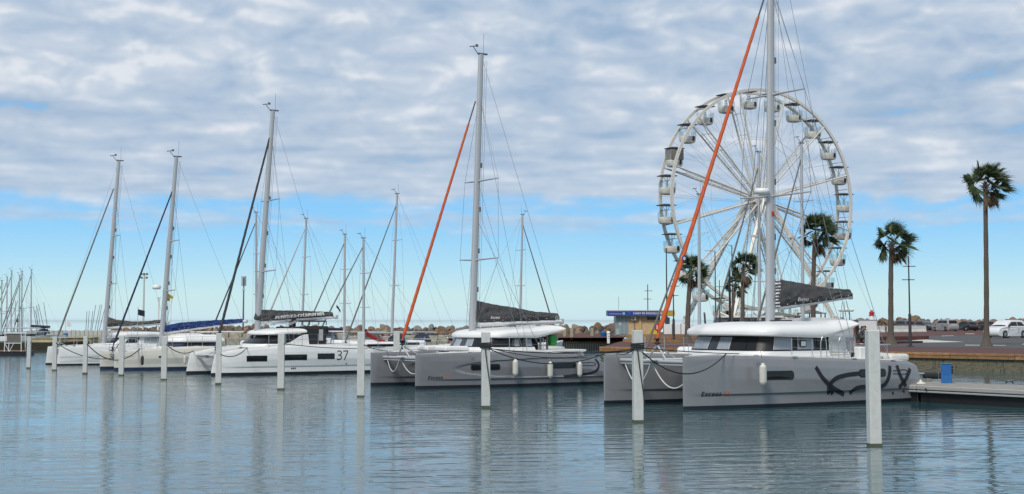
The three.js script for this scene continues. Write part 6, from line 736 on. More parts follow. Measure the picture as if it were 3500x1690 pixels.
// ---------------------------------------------------------------- fan palms bent by the wind
{
  const bark = tex(256, (u, v) => { const ring = 0.5 + 0.5 * Math.sin(v * 2 * Math.PI * 18 + 2 * tile2(u, v, 8, 2, 2)), a = tile2(u, v, 30, 6, 3); const k = 0.32 + 0.06 * ring + 0.12 * a; return [k * 1.0, k * 0.91, k * 0.83]; }), mBark = std(0xffffff, 0.95, 0, { map: bark, bumpMap: bark, bumpScale: 0.03 });
  const greens = [[0.055, 0.088, 0.033], [0.080, 0.112, 0.045], [0.040, 0.064, 0.028]].map((c) => new THREE.MeshPhysicalMaterial({ color: lin(...c), roughness: 0.55, side: THREE.DoubleSide })), dead = [[0.16, 0.12, 0.075], [0.11, 0.085, 0.055]].map((c) => std(lin(...c), 0.9, 0, { side: THREE.DoubleSide })), mBoot = std(lin(0.13, 0.10, 0.07), 0.95);
  function leaf(rr, len, droop) {   // a pleated fan on its stalk, along +x; w tells how far out a point is
    const pos = [], wt = [], seg = 24, st = len * 0.46, fr = len * 0.56, half = 1.15 + 0.35 * rr(), cup = 0.25 + 0.3 * rr(), tip = (a, r, d) => V(st + Math.cos(a) * r, -d + cup * Math.abs(Math.sin(a)) * r * 0.5, Math.sin(a) * r);
    const push = (w, ...v) => v.forEach((p, i) => { pos.push(p.x, p.y, p.z); wt.push(w[i]); });
    push([0, 0, 0.3], V(0, 0, -0.022), V(0, 0, 0.022), V(st, 0, 0)); push([0, 0, 0.3], V(0, -0.02, 0), V(0, 0.03, 0), V(st, 0, 0));
    for (let i = 0; i < seg; i++) {
      const a0 = -half + 2 * half * i / seg, a1 = -half + 2 * half * (i + 1) / seg, am = (a0 + a1) / 2, L = fr * (0.82 + 0.24 * Math.cos(am * 0.9) + 0.22 * (rr() - 0.5)), mid = fr * (0.50 + 0.10 * rr());
      const root = V(st, 0, 0), pA = tip(a0, mid, 0.03 * L), pB = tip(a1, mid, 0.03 * L), pM = tip(am, mid, -0.03 * L), q = tip(am + 0.08 * (rr() - 0.5), lerp(mid, L, 0.6), 0), end = tip(am + 0.22 * (rr() - 0.5), L, 0), s = 0.012, k = 0.8 + 0.4 * rr();
      push([0.3, 0.6, 0.6], root, pA, pM); push([0.3, 0.6, 0.6], root, pM, pB); push([0.6, 0.85 * k, 0.6], pA, q, pM); push([0.6, 0.85 * k, 0.6], pM, q, pB);
      push([0.85 * k, 1.1 * k, 0.85 * k], V(q.x, q.y, q.z - s), end, V(q.x, q.y, q.z + s)); push([0.6, 0.85 * k, 0.85 * k], pM, V(q.x, q.y, q.z - s), V(q.x, q.y + s, q.z + s));
    }
    const g = new THREE.BufferGeometry(); g.setAttribute('position', new THREE.Float32BufferAttribute(pos, 3)); g.userData.w = wt; g.userData.droop = droop * len; return g;
  }
  const bend = (g, wind) => { const p = g.attributes.position, w = g.userData.w, d = g.userData.droop; for (let i = 0; i < p.count; i++) { const k = w[i] * w[i]; p.setX(i, p.getX(i) + wind * k); p.setY(i, p.getY(i) - d * k); } g.computeVertexNormals(); return g; };
  function palm(px, py, Zb, crown, rc, rTrunk, label, seed, onGround = true) {
    const rr = rng(seed), base = onGround ? onLand(px, py) : standing(px, Zb), Z = -base.z, top = atZ(crown[0], crown[1], Z), H = top.y - base.y, dx = top.x - base.x, t = thing('palm_tree', label, 'palm tree', base, 0, 'wind blown fan palms'), R = rc * Z / F;
    const trunkG = grid(30, 14, (u, v) => { const a = v * 2 * Math.PI, y = u * H, fl = 1 + 1.5 * Math.exp(-y / 0.35) + 0.12 * Math.sin(u * 40) * 0.3, r = rTrunk * fl * lerp(1.08, 0.80, u) * (1 + 0.03 * n2(v * 6, u * 30)); return { x: dx * (0.7 * u + 0.3 * u * u) + 0.06 * Math.sin(u * 3 + seed) + r * Math.cos(a), y, z: r * Math.sin(a), u: v * 2, v: u * H / 2.2 }; });
    const tr = part(t, 'trunk', trunkG, mBark); const hx = dx + 0.06 * Math.sin(3 + seed);
    part(tr, 'old_leaf_bases', Array.from({ length: 26 }, (_, i) => { const a = i * 2.4, y = H - 0.05 - 0.028 * i; return bar(V(hx + rTrunk * 0.6 * Math.cos(a), y, rTrunk * 0.6 * Math.sin(a)), V(hx + (rTrunk + 0.20) * Math.cos(a), y + 0.12, (rTrunk + 0.20) * Math.sin(a)), 0.045, 0.02, 5); }), mBoot);
    const crownO = new THREE.Group(); crownO.name = 'crown'; t.add(crownO); const sets = [[], [], []], dl = [[], []];
    const N = 27; for (let i = 0; i < N; i++) {
      const az = i * 2.39996 + 0.5 * rr(), el = lerp(1.45, -0.70, Math.pow((i + 0.5) / N, 1.15)) + 0.4 * (rr() - 0.5), g = leaf(rr, R * (0.80 + 0.30 * rr()), 0.04 + 0.10 * rr());
      const d = V(Math.cos(az) * Math.cos(el) + 0.15, Math.sin(el), Math.sin(az) * Math.cos(el)).normalize(), q = new THREE.Quaternion().setFromUnitVectors(V(1, 0, 0), d), tw = new THREE.Quaternion().setFromAxisAngle(d, (rr() - 0.5) * 2.6); g.applyQuaternion(tw.multiply(q)); bend(g, 0.16 * R); g.translate(hx, H + 0.02 * rr(), 0); sets[Math.floor(rr() * 3)].push(g);
    }
    for (let i = 0; i < 7; i++) { const az = i * 2.1 + rr(), el = -1.05 - 0.35 * rr(), g = leaf(rr, R * (0.7 + 0.25 * rr()), 0.15), d = V(Math.cos(az) * Math.cos(el) + 0.2, Math.sin(el), Math.sin(az) * Math.cos(el)).normalize(); g.applyQuaternion(new THREE.Quaternion().setFromUnitVectors(V(1, 0, 0), d)); bend(g, 0.08 * R); g.translate(hx, H - 0.12, 0); dl[i % 2].push(g); }
    sets.forEach((s, i) => part(crownO, 'fronds', s, greens[i])); dl.forEach((s, i) => part(crownO, 'dead_fronds', s, dead[i]));
  }
  palm(3371, 1187, 0, dd(2481, 464), 92, 0.165, 'tallest palm tree at the right edge of the car park', 51);
  palm(3043, 1179, 0, dd(2246, 612), 82, 0.19, 'palm tree standing left of the dark lamp post', 52);
  palm(2779, 1170, 112, dd(2052, 590), 84, 0.19, 'palm tree rising over the sail cover of the large catamaran', 53, false);
  palm(2538, 1150, 135, dd(1872, 672), 66, 0.20, 'palm tree in front of the lower left of the wheel', 34, false);
  palm(2352, 1176, 0, dd(1737, 684), 66, 0.19, 'palm tree by the white hoarding, right of the kiosk', 35);
  palm(2500, 1150, 175, dd(1849, 716), 52, 0.18, 'shorter dark palm behind the black pillar', 36, false);
}
// ---------------------------------------------------------------- lamp posts
{
  const dk = std(lin(0.055, 0.055, 0.06), 0.55, 0.3);
  function cross(px, Z, yTop, arms, label, base) { const p = base ?? standing(px, Z), Zq = -p.z, H = atZ(px, yTop, Zq).y - p.y, t = thing('lamp_post', label, 'lamp post', p, 0, 'dark lamp posts with two arms'); part(t, 'shaft', [bar(V(0, H * 0.34, 0), V(0, H, 0), 0.055, 0.04, 10), bar(V(0, 0, 0), V(0, H * 0.36, 0), 0.11, 0.10, 12)], dk); for (const [y, dx] of arms) { const h = atZ(px, y, Zq).y - p.y; part(t, 'lamp_arm', [rbox(0.82, 0.05, 0.16, 0.02, dx, h, 0), rbox(0.16, 0.07, 0.16, 0.02, 0, h, 0)], dk); } part(t, 'base_plate', rbox(0.4, 0.06, 0.4, 0.01, 0, 0.03, 0), dk); }
  cross(3111, 0, 876, [[911, 0.04], [957, -0.04]], 'dark lamp post with two short arms by the right palms', onLand(3113, 1186));
  cross(2215, 150, 973, [[995, 0.08], [1023, -0.04]], 'dark lamp post with two arms in front of the kiosk');
  cross(2303, 118, 955, [[979, 0.05], [1011, 0.0]], 'dark lamp post with two arms beside the orange headsail');
  cross(2461, 150, 958, [[981, 0.04], [1012, -0.03]], 'dark lamp post with two arms left of the black pillar');
  for (const [x, Z, y, l] of [[2280, 165, 852, 'tall plain street lamp left of the wheel'], [2447, 190, 858, 'tall street lamp against the left leg of the wheel'], [2505, 200, 838, 'tall street lamp behind the palm in front of the wheel']]) { const p = standing(x, Z), H = atZ(x, y, Z).y - p.y, t = thing('street_lamp', l, 'street lamp', p, 0, 'tall street lamps'); part(t, 'shaft', bar(V(0, 0, 0), V(0, H, 0), 0.10, 0.06, 10), dk); if (x > 2300) { part(t, 'lamp_arm', bar(V(0, H - 0.05, 0), V(-0.9, H + 0.02, 0), 0.03), dk); part(t, 'lamp_head', rbox(0.6, 0.09, 0.24, 0.04, -1.05, H + 0.02, 0), M.alu); } else part(t, 'cap', rbox(0.2, 0.12, 0.2, 0.03, 0, H, 0), dk); part(t, 'base_plate', rbox(0.4, 0.06, 0.4, 0.01, 0, 0.03, 0), dk); }
  { const Z = 120, p = standing(2496, Z), H = atZ(2496, 920, Z).y - p.y, t = thing('dark_pillar', 'thick black pillar with short arms before the wheel', 'pillar', p); part(t, 'shaft', rbox(0.17, H, 0.17, 0.02, 0, H / 2, 0), M.black); for (const y of [958, 995]) { const h = atZ(2496, y, Z).y - p.y; part(t, 'bracket', rbox(0.66, 0.06, 0.14, 0.02, 0, h, 0), M.black); } }
  for (const [x, l] of [[2883, 'pair of white globe lamps right of the sail cover, left of two'], [2905, 'pair of white globe lamps right of the sail cover, right of two']]) { const Z = 180, p = standing(x, Z), H = atZ(x, 1060, Z).y - p.y, t = thing('globe_lamp', l, 'lamp post', p); part(t, 'shaft', bar(V(0, 0, 0), V(0, H, 0), 0.07, 0.05, 8), dk); part(t, 'arm', box(0.7, 0.05, 0.05, 0, H - 0.2, 0), dk); for (const s of [-0.35, 0.35]) part(t, 'globe', new THREE.SphereGeometry(0.22, 16, 12).translate(s, H, 0), M.print); }
}
// ---------------------------------------------------------------- kiosk
{
  const p = standing(2170, 149), a = atZ(2105, 1149, 149), t = thing('kiosk', 'tan beach kiosk with blue lettered fascia and glazed end', 'kiosk', V(p.x, p.y, p.z), -0.02), k = 149 / F, w = (2262 - 2105) * k, H = 2.02, x0 = (2105 - 2170) * k, gx = (2148 - 2170) * k;
  const stucco = std(lin(0.62, 0.46, 0.26), 0.9, 0, { map: grime });
  part(t, 'wall', uvMetres(rbox(w + x0 - gx, H, 4, 0.03, (gx + w + x0) / 2 - 0.15, H / 2, -2), 0.4), stucco); part(t, 'pilaster', rbox(0.25, H, 0.2, 0.02, 0.55, H / 2, 0.05), stucco);
  part(t, 'glazed_end', [box(gx - x0, H, 3.9, (gx + x0) / 2, H / 2, -1.98)], std(lin(0.24, 0.27, 0.28), 0.4)); for (let i = 0; i < 3; i++) part(t, 'window_pane', box((gx - x0) / 3 - 0.05, H - 0.25, 0.03, lerp(x0, gx, (i + 0.5) / 3), H / 2 + 0.05, 0.02), std(lin(0.22, 0.28, 0.30), 0.12)); part(t, 'poster', box(0.28, 0.3, 0.015, lerp(x0, gx, 0.35), 1.25, 0.045), std(lin(0.4, 0.5, 0.58), 0.5)); part(t, 'poster', box(0.3, 0.6, 0.015, lerp(x0, gx, 0.16), 0.45, 0.045), std(lin(0.32, 0.42, 0.38), 0.5)); part(t, 'window_frame', Array.from({ length: 4 }, (_, i) => box(0.05, H - 0.1, 0.06, lerp(x0 + 0.02, gx - 0.02, i / 3), H / 2, 0.03)), M.alu);
  const rw = (2305 - 2079) * k, rx = (2079 - 2170) * k; part(t, 'roof', rbox(rw, 0.12, 5, 0.03, rx + rw / 2, H + 0.56, -2), M.printDim);
  const blueW = (2257 - 2079) * k, fas = part(t, 'fascia', [rbox(blueW, 0.46, 0.08, 0.01, rx + blueW / 2, H + 0.27, 0.55), box(0.08, 0.46, 4.8, rx + 0.04, H + 0.27, -1.9)], std(lin(0.012, 0.045, 0.26), 0.5)); part(t, 'fascia', rbox(rw - blueW, 0.42, 0.08, 0.01, rx + blueW + (rw - blueW) / 2, H + 0.27, 0.54), std(lin(0.42, 0.30, 0.035), 0.55));
  const tg = (s, x, y, size, m) => { const g = textGeo(s, size); g.translate(x, y, 0.6); part(fas, 'lettering', g, m); };
  tg('CANET EN ROUSSILLON', (2163 - 2170) * k, H + 0.20, 0.185, M.print); tg('SAUVEGARDE DE LA', (2082 - 2170) * k, H + 0.19, 0.115, M.printDim); part(fas, 'badge', box(0.24, 0.26, 0.01, (2132 - 2170) * k, H + 0.27, 0.6), std(lin(0.2, 0.42, 0.62), 0.5)); part(fas, 'badge', box(0.18, 0.12, 0.01, (2150 - 2170) * k, H + 0.29, 0.6), std(lin(0.06, 0.16, 0.5), 0.5));
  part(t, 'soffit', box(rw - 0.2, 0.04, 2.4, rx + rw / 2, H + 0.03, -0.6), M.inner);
  part(t, 'wall_window', [box((2254 - 2212) * k, 0.34, 0.04, (2233 - 2170) * k, H - 0.20, 0.02)], M.glassDark); part(t, 'air_conditioner', [rbox(0.5, 0.38, 0.25, 0.04, (2166 - 2170) * k, 1.78, 0.14)], M.print); part(t, 'air_conditioner', new THREE.CylinderGeometry(0.14, 0.14, 0.02, 18).rotateX(Math.PI / 2).translate((2164 - 2170) * k, 1.78, 0.275), M.aluDark); part(t, 'downpipe', bar(V(-0.02, 0.1, 0.05), V(-0.02, 1.6, 0.05), 0.03), M.rollGrey); part(t, 'side_window', rbox(0.5, 1.1, 0.05, 0.02, (2282 - 2170) * k, 1.35, -0.4), std(lin(0.2, 0.24, 0.26), 0.2));
  part(t, 'flag_staff', bar(V((2117 - 2170) * k, H + 0.5, -1), V((2117 - 2170) * k, H + 2.0, -1), 0.03), M.printDim);
  const q = (x, y, Z) => standing(x, Z);
  { const b = thing('yellow_bin', 'yellow bin on the kiosk wall beside the red box', 'bin', standing(2234, 146)); part(b, 'body', rbox(0.72, 0.62, 0.5, 0.04, 0, 0.36, 0), M.yellow); part(b, 'lid', rbox(0.76, 0.07, 0.54, 0.02, 0, 0.69, 0), M.yellow); for (const x of [-0.25, 0.25]) part(b, 'wheel', new THREE.CylinderGeometry(0.08, 0.08, 0.06, 14).rotateX(Math.PI / 2).translate(x, 0.08, 0.24), M.black); }
  { const b = thing('lifebuoy_box', 'red rounded lifebuoy box on a post before the kiosk', 'lifebuoy', standing(2248, 143)), y = 0.95; part(b, 'post', bar(V(0, 0, -0.1), V(0, 1.6, -0.1), 0.035), M.aluDark); part(b, 'case', (() => { const g = new THREE.CylinderGeometry(0.40, 0.40, 0.2, 26).rotateX(Math.PI / 2); g.scale(0.8, 1, 1); g.translate(0, y, 0); return g; })(), M.red); part(b, 'strip', rbox(0.09, 0.42, 0.03, 0.02, -0.06, y, 0.11), M.print); }
  { const b = thing('blue_bin', 'small blue bin on the brown deck left of the kiosk', 'bin', V(atZ(2063, 1150, 148).x, 1.0, -148)); part(b, 'body', lathe([[0.001, 0], [0.24, 0], [0.28, 0.62], [0.29, 0.66], [0.001, 0.68]], 16), M.blue); part(b, 'lid', new THREE.SphereGeometry(0.28, 16, 6, 0, 6.3, 0, 1.57).scale(1, 0.4, 1).translate(0, 0.67, 0), M.blue); }
  { const b = thing('white_bollard', 'white service bollard on the sheet pile edge', 'bollard', V(atZ(2080, 1178, 139).x, 0.66, -139)); part(b, 'shaft', rbox(0.26, 1.0, 0.26, 0.05, 0, 0.5, 0), M.print); part(b, 'cap', lathe([[0.001, 0.18], [0.12, 0.15], [0.19, 0.06], [0.19, 0]], 16).translate(0, 1.0, 0), M.print); for (const y of [0.5, 0.7]) part(b, 'socket', rbox(0.08, 0.08, 0.03, 0.01, 0.03, y, 0.14), M.aluDark); }
  for (const [x, Z, H2, l] of [[2024, 152, 1.15, 'grey concrete stub post before the rocks by the kiosk'], [1954, 145, 1.25, 'taller grey stub post on the brown deck'], [2022 - 92, 150, 1.0, 'short grey stub post behind the middle catamaran roof']]) { const b = solo('stub_post', uvMetres(rbox(0.32, H2, 0.32, 0.04), 1), M.concrete, l, 'post', 'grey stub posts'); const v = atZ(x, 1150, Z); b.position.set(v.x, 0.9 + H2 / 2, -Z); }
}
// white hoardings
{ const t = thing('white_hoarding', 'row of white hoarding panels right of the kiosk', 'hoarding'); for (let i = 0; i < 5; i++) { const Z = 140 - i, p = standing(2283 + i * 30, Z); part(t, 'panel', rbox(0.80, 1.2, 0.06, 0.01, p.x, p.y + 0.66, p.z), M.print); part(t, 'post', box(0.06, 1.3, 0.08, p.x - 0.42, p.y + 0.65, p.z), M.aluDark); } }
{ const p = standing(2920, 128), t = thing('white_container', 'plain white container behind the large catamaran cockpit', 'container', p, 0.35); part(t, 'body', rbox(2.0, 1.55, 4, 0.04, 0, 0.85, 0), M.print); part(t, 'roof_rim', rbox(2.06, 0.08, 4.06, 0.02, 0, 1.62, 0), M.alu); part(t, 'skid', [box(0.2, 0.12, 3.8, -0.8, 0.06, 0), box(0.2, 0.12, 3.8, 0.8, 0.06, 0)], M.aluDark); }
{ const Z = 285, a = atZ(2981, 1105, Z), t = thing('lighthouse', 'small white lighthouse with red lantern on the breakwater', 'lighthouse', V(a.x, a.y - 1.5, a.z)), k = Z / F, h = (1105 - 1080) * k + 1.5; part(t, 'tower', lathe([[0.62, 0], [0.50, h], [0.001, h]], 24), M.print); part(t, 'lantern', lathe([[0.46, 0], [0.46, 0.55], [0.56, 0.58], [0.50, 0.66], [0.32, 0.70], [0.28, 1.0], [0.001, 1.1]], 24).translate(0, h, 0), M.red); part(t, 'gallery', new THREE.TorusGeometry(0.58, 0.05, 6, 24).rotateX(Math.PI / 2).translate(0, h + 0.05, 0), M.red); part(t, 'annex', rbox(0.9, h * 0.72, 1.0, 0.03, 0.75, h * 0.36, 0), M.cream); }
// ---------------------------------------------------------------- concrete barriers
{ const labels = ['concrete barrier nearest the mooring post', 'concrete barrier behind the nearer palm', 'concrete barrier in front of the first parked car', 'concrete barrier at the right end of the row']; [[3000, 1145, 195], [3053, 1143, 198], [3099, 1142, 200], [3142, 1140, 203]].forEach(([x, y, Z], i) => { const p = standing(x, Z), g = prism([[-0.42, 0], [0.42, 0], [0.38, 0.16], [0.20, 0.34], [0.16, 0.85], [-0.16, 0.85], [-0.20, 0.34], [-0.38, 0.16]], 1.75, 0.015); g.rotateY(Math.PI / 2 - 0.1); g.translate(-0.85, 0, 0); const m = solo('concrete_barrier', uvMetres(g, 0.5), std(lin(0.50, 0.51, 0.52), 0.85, 0, { map: grime }), `pale grey ${labels[i]}`, 'barrier', 'concrete barriers'); m.position.copy(p); }); }
// ---------------------------------------------------------------- cars; local x is forward
function car(pos, turn, paint, label, o = {}) {
  const L = o.L ?? 4.2, W = o.W ?? 1.78, H = o.H ?? 1.52, t = thing('parked_car', label, 'car', pos, turn, 'cars in the car park'), wb = L * 0.615, wr = 0.33, hx = L / 2, pm = new THREE.MeshPhysicalMaterial({ color: paint, roughness: 0.4, clearcoat: 1, clearcoatRoughness: 0.06, metalness: o.metal ?? 0.1 });
  const s = new THREE.Shape(), belt = H * 0.60, fx = wb / 2, rx = -wb / 2, ar = wr + 0.06, sill = 0.20;
  s.moveTo(-hx + 0.05, 0.32); s.lineTo(-hx + 0.12, sill + 0.04); s.lineTo(rx - ar, sill); s.absarc(rx, wr - 0.01, ar, Math.PI + 0.35, -0.35, true); s.lineTo(fx - ar, sill); s.absarc(fx, wr - 0.01, ar, Math.PI + 0.35, -0.35, true); s.lineTo(hx - 0.14, sill + 0.03); s.quadraticCurveTo(hx, 0.3, hx, 0.5); s.quadraticCurveTo(hx - 0.02, 0.72, hx - 0.16, belt * 0.86); s.quadraticCurveTo(hx - 0.6, belt * 1.0, hx - 1.12, belt + 0.05); s.lineTo(-hx + 0.35, belt + 0.06); s.quadraticCurveTo(-hx + 0.02, belt + 0.02, -hx, belt * 0.8); s.lineTo(-hx, 0.5);
  const bg = new THREE.ExtrudeGeometry(s, { depth: W - 0.16, bevelEnabled: true, bevelSize: 0.07, bevelThickness: 0.08, bevelSegments: 4, curveSegments: 10 }); bg.translate(0, 0, -(W - 0.16) / 2); { const p = bg.attributes.position; for (let i = 0; i < p.count; i++) { const x = p.getX(i), k = 1 - 0.10 * Math.pow(Math.abs(x) / hx, 4); p.setZ(i, p.getZ(i) * k); } bg.computeVertexNormals(); } const body = part(t, 'body', crease(bg, 40), pm);
  const xa = hx - 1.05, xb = xa - 0.85, xd = -hx + (o.tail ?? 0.62), xc = -hx + 0.22, cabinS = new THREE.Shape(); cabinS.moveTo(xa, belt); cabinS.quadraticCurveTo((xa + xb) / 2 + 0.08, H * 0.86, xb, H - 0.03); cabinS.quadraticCurveTo((xb + xd) / 2, H + 0.035, xd, H - 0.05); cabinS.quadraticCurveTo((xd + xc) / 2 - 0.05, H * 0.86, xc, belt); const taper = (g, a) => { const p = g.attributes.position; for (let i = 0; i < p.count; i++) { const y = p.getY(i); p.setZ(i, p.getZ(i) * (1 - a * clamp((y - belt) / (H - belt)))); } g.computeVertexNormals(); return g; };
  const cg = new THREE.ExtrudeGeometry(cabinS, { depth: W - 0.22, bevelEnabled: true, bevelSize: 0.04, bevelThickness: 0.05, bevelSegments: 3, curveSegments: 10 }); cg.translate(0, 0, -(W - 0.22) / 2); part(t, 'cabin', crease(taper(cg, 0.20), 40), pm);
  const wz = (y) => (W / 2 - 0.055) * (1 - 0.20 * clamp((y - belt) / (H - belt))), gl = M.glassDark, win = (pts, sd) => { const pos = []; const v = pts.map(([x, y]) => V(x, y, sd * (wz(y) + 0.012))); for (let i = 1; i + 1 < v.length; i++) for (const q of [v[0], v[i], v[i + 1]]) pos.push(q.x, q.y, q.z); const g = new THREE.BufferGeometry(); g.setAttribute('position', new THREE.Float32BufferAttribute(pos, 3)); g.computeVertexNormals(); return g; };
  const xm = (xb + xd) / 2 + 0.1, y1 = H - 0.14, y0 = belt + 0.07; for (const sd of [1, -1]) { part(t, 'side_window', win([[xa - 0.10, y0], [xb + 0.02, y1], [xm + 0.03, y1 + 0.015], [xm + 0.03, y0]], sd), gl); part(t, 'side_window', win([[xm - 0.04, y0], [xm - 0.04, y1 + 0.015], [xd + 0.28, y1 - 0.01], [xd - 0.02, y0 + 0.16], [xd - 0.02, y0]], sd), gl); part(t, 'mirror', rbox(0.12, 0.13, 0.2, 0.04, xa - 0.22, belt + 0.1, sd * (W / 2 + 0.03)), o.mirror ?? pm); part(t, 'door_seam', [box(0.012, 0.5, 0.012, xm, belt - 0.26, sd * (W / 2 - 0.002)), box(0.012, 0.5, 0.012, xa - 0.18, belt - 0.26, sd * (W / 2 - 0.002))], M.black); part(t, 'door_handle', [rbox(0.16, 0.03, 0.03, 0.01, xm - 0.16, belt - 0.12, sd * (W / 2 + 0.005)), rbox(0.16, 0.03, 0.03, 0.01, xm + 0.85, belt - 0.12, sd * (W / 2 + 0.005))].map((g) => g), pm); part(t, 'headlight', rbox(0.32, 0.14, 0.34, 0.05, hx - 0.20, belt * 0.80, sd * (W / 2 - 0.26)), o.lampMat ?? M.aluDark); part(t, 'tail_light', rbox(0.12, 0.22, 0.30, 0.04, -hx + 0.02, belt * 0.92, sd * (W / 2 - 0.26)), M.red); }
  const scr = (x0, ya, x1, yb, o2) => { const g = grid(6, 4, (u, v) => { const x = lerp(x0, x1, v), y = lerp(ya, yb, v), z = lerp(-1, 1, u) * (wz(y) - 0.11); return V(x + o2 * (1 - Math.abs(lerp(-1, 1, u)) ** 2 * 0.4), y, z); }); return g; }; part(t, 'windscreen', scr(xa + 0.045, belt + 0.06, xb + 0.12, H - 0.06, 0.05), gl); part(t, 'rear_window', scr(xc - 0.045, belt + 0.10, xd - 0.11, H - 0.12, -0.05), gl);
  part(t, 'bumper', [rbox(0.12, 0.20, W - 0.3, 0.06, hx - 0.03, 0.36, 0), rbox(0.12, 0.22, W - 0.25, 0.06, -hx + 0.03, 0.42, 0)], o.bumper ?? M.blackSoft); part(t, 'grille', rbox(0.06, 0.20, W * 0.55, 0.04, hx - 0.005, 0.56, 0), M.black); part(t, 'number_plate', rbox(0.02, 0.11, 0.5, 0.01, -hx - 0.03, belt * 0.70, 0), M.print); part(t, 'number_plate', rbox(0.02, 0.11, 0.5, 0.01, hx + 0.035, 0.40, 0), M.print);
  for (const x of [fx, rx]) for (const sd of [1, -1]) { const w = new THREE.Group(); w.name = 'wheel'; w.position.set(x, wr, sd * (W / 2 - 0.12)); t.add(w); part(w, 'tyre', lathe([[0.21, -0.10], [0.29, -0.11], [wr - 0.01, -0.08], [wr, 0], [wr - 0.01, 0.08], [0.29, 0.11], [0.21, 0.10]], 26).rotateX(Math.PI / 2), M.blackSoft); part(w, 'rim', [new THREE.CylinderGeometry(0.215, 0.215, 0.14, 24, 1, true).rotateX(Math.PI / 2), ...[0, 1, 2, 3, 4].map((k) => { const g = box(0.07, 0.20, 0.03, 0, 0.11, sd * 0.085); g.rotateZ(k * 1.2566); return g; }), new THREE.CylinderGeometry(0.05, 0.05, 0.03, 14).rotateX(Math.PI / 2).translate(0, 0, sd * 0.09)], M.steel); part(w, 'brake_disc', new THREE.CylinderGeometry(0.205, 0.205, 0.02, 24).rotateX(Math.PI / 2), M.black); }
  if (o.rails) part(t, 'roof_rail', [1, -1].map((sd) => bar(V(xb - 0.1, H + 0.02, sd * (W / 2 - 0.3)), V(xd + 0.1, H + 0.02, sd * (W / 2 - 0.3)), 0.02)), M.alu);
  return t;
}
{
  const wheelF = onLand(3417, 1157); const turnW = Math.PI - 0.62; const p = wheelF.clone().add(V(Math.cos(0.62) * 1.3, 0, -Math.sin(0.62) * 1.3)); p.y = landAt(p) + 0.01; p.z -= 0.6;
  car(p, Math.PI + 0.62, lin(0.72, 0.73, 0.74), 'white crossover car driving past behind the tallest palm', { L: 4.2, W: 1.8, H: 1.54, lampMat: M.printDim, bumper: M.print, mirror: M.black });
  const park = (x, Z, turn, c, l, o) => { const q = standing(x, Z); q.y += 0.01; car(q, turn, c, l, o); };
  park(3086, 218, Math.PI / 2 + 0.35, lin(0.05, 0.055, 0.065), 'dark grey estate seen from behind beside the lamp post', { H: 1.55, rails: true, L: 4.5 });
  park(3163, 220, -Math.PI / 2 + 0.35, lin(0.04, 0.042, 0.048), 'dark car facing us with pale windscreen, second parked', { H: 1.46, L: 4.0 });
  park(3231, 216, Math.PI / 2 + 0.30, lin(0.32, 0.33, 0.33), 'silver grey people carrier with tall rear window', { H: 1.70, L: 4.5, W: 1.85, tail: 0.45 });
  park(3301, 221, Math.PI / 2 + 0.35, lin(0.015, 0.015, 0.017), 'black hatchback parked between the silver car and the palm', { H: 1.45, L: 4.0 });
  park(3364, 222, Math.PI / 2 + 0.35, lin(0.06, 0.05, 0.05), 'dark maroon hatchback half hidden by the tallest palm', { H: 1.48, L: 4.0 });
}
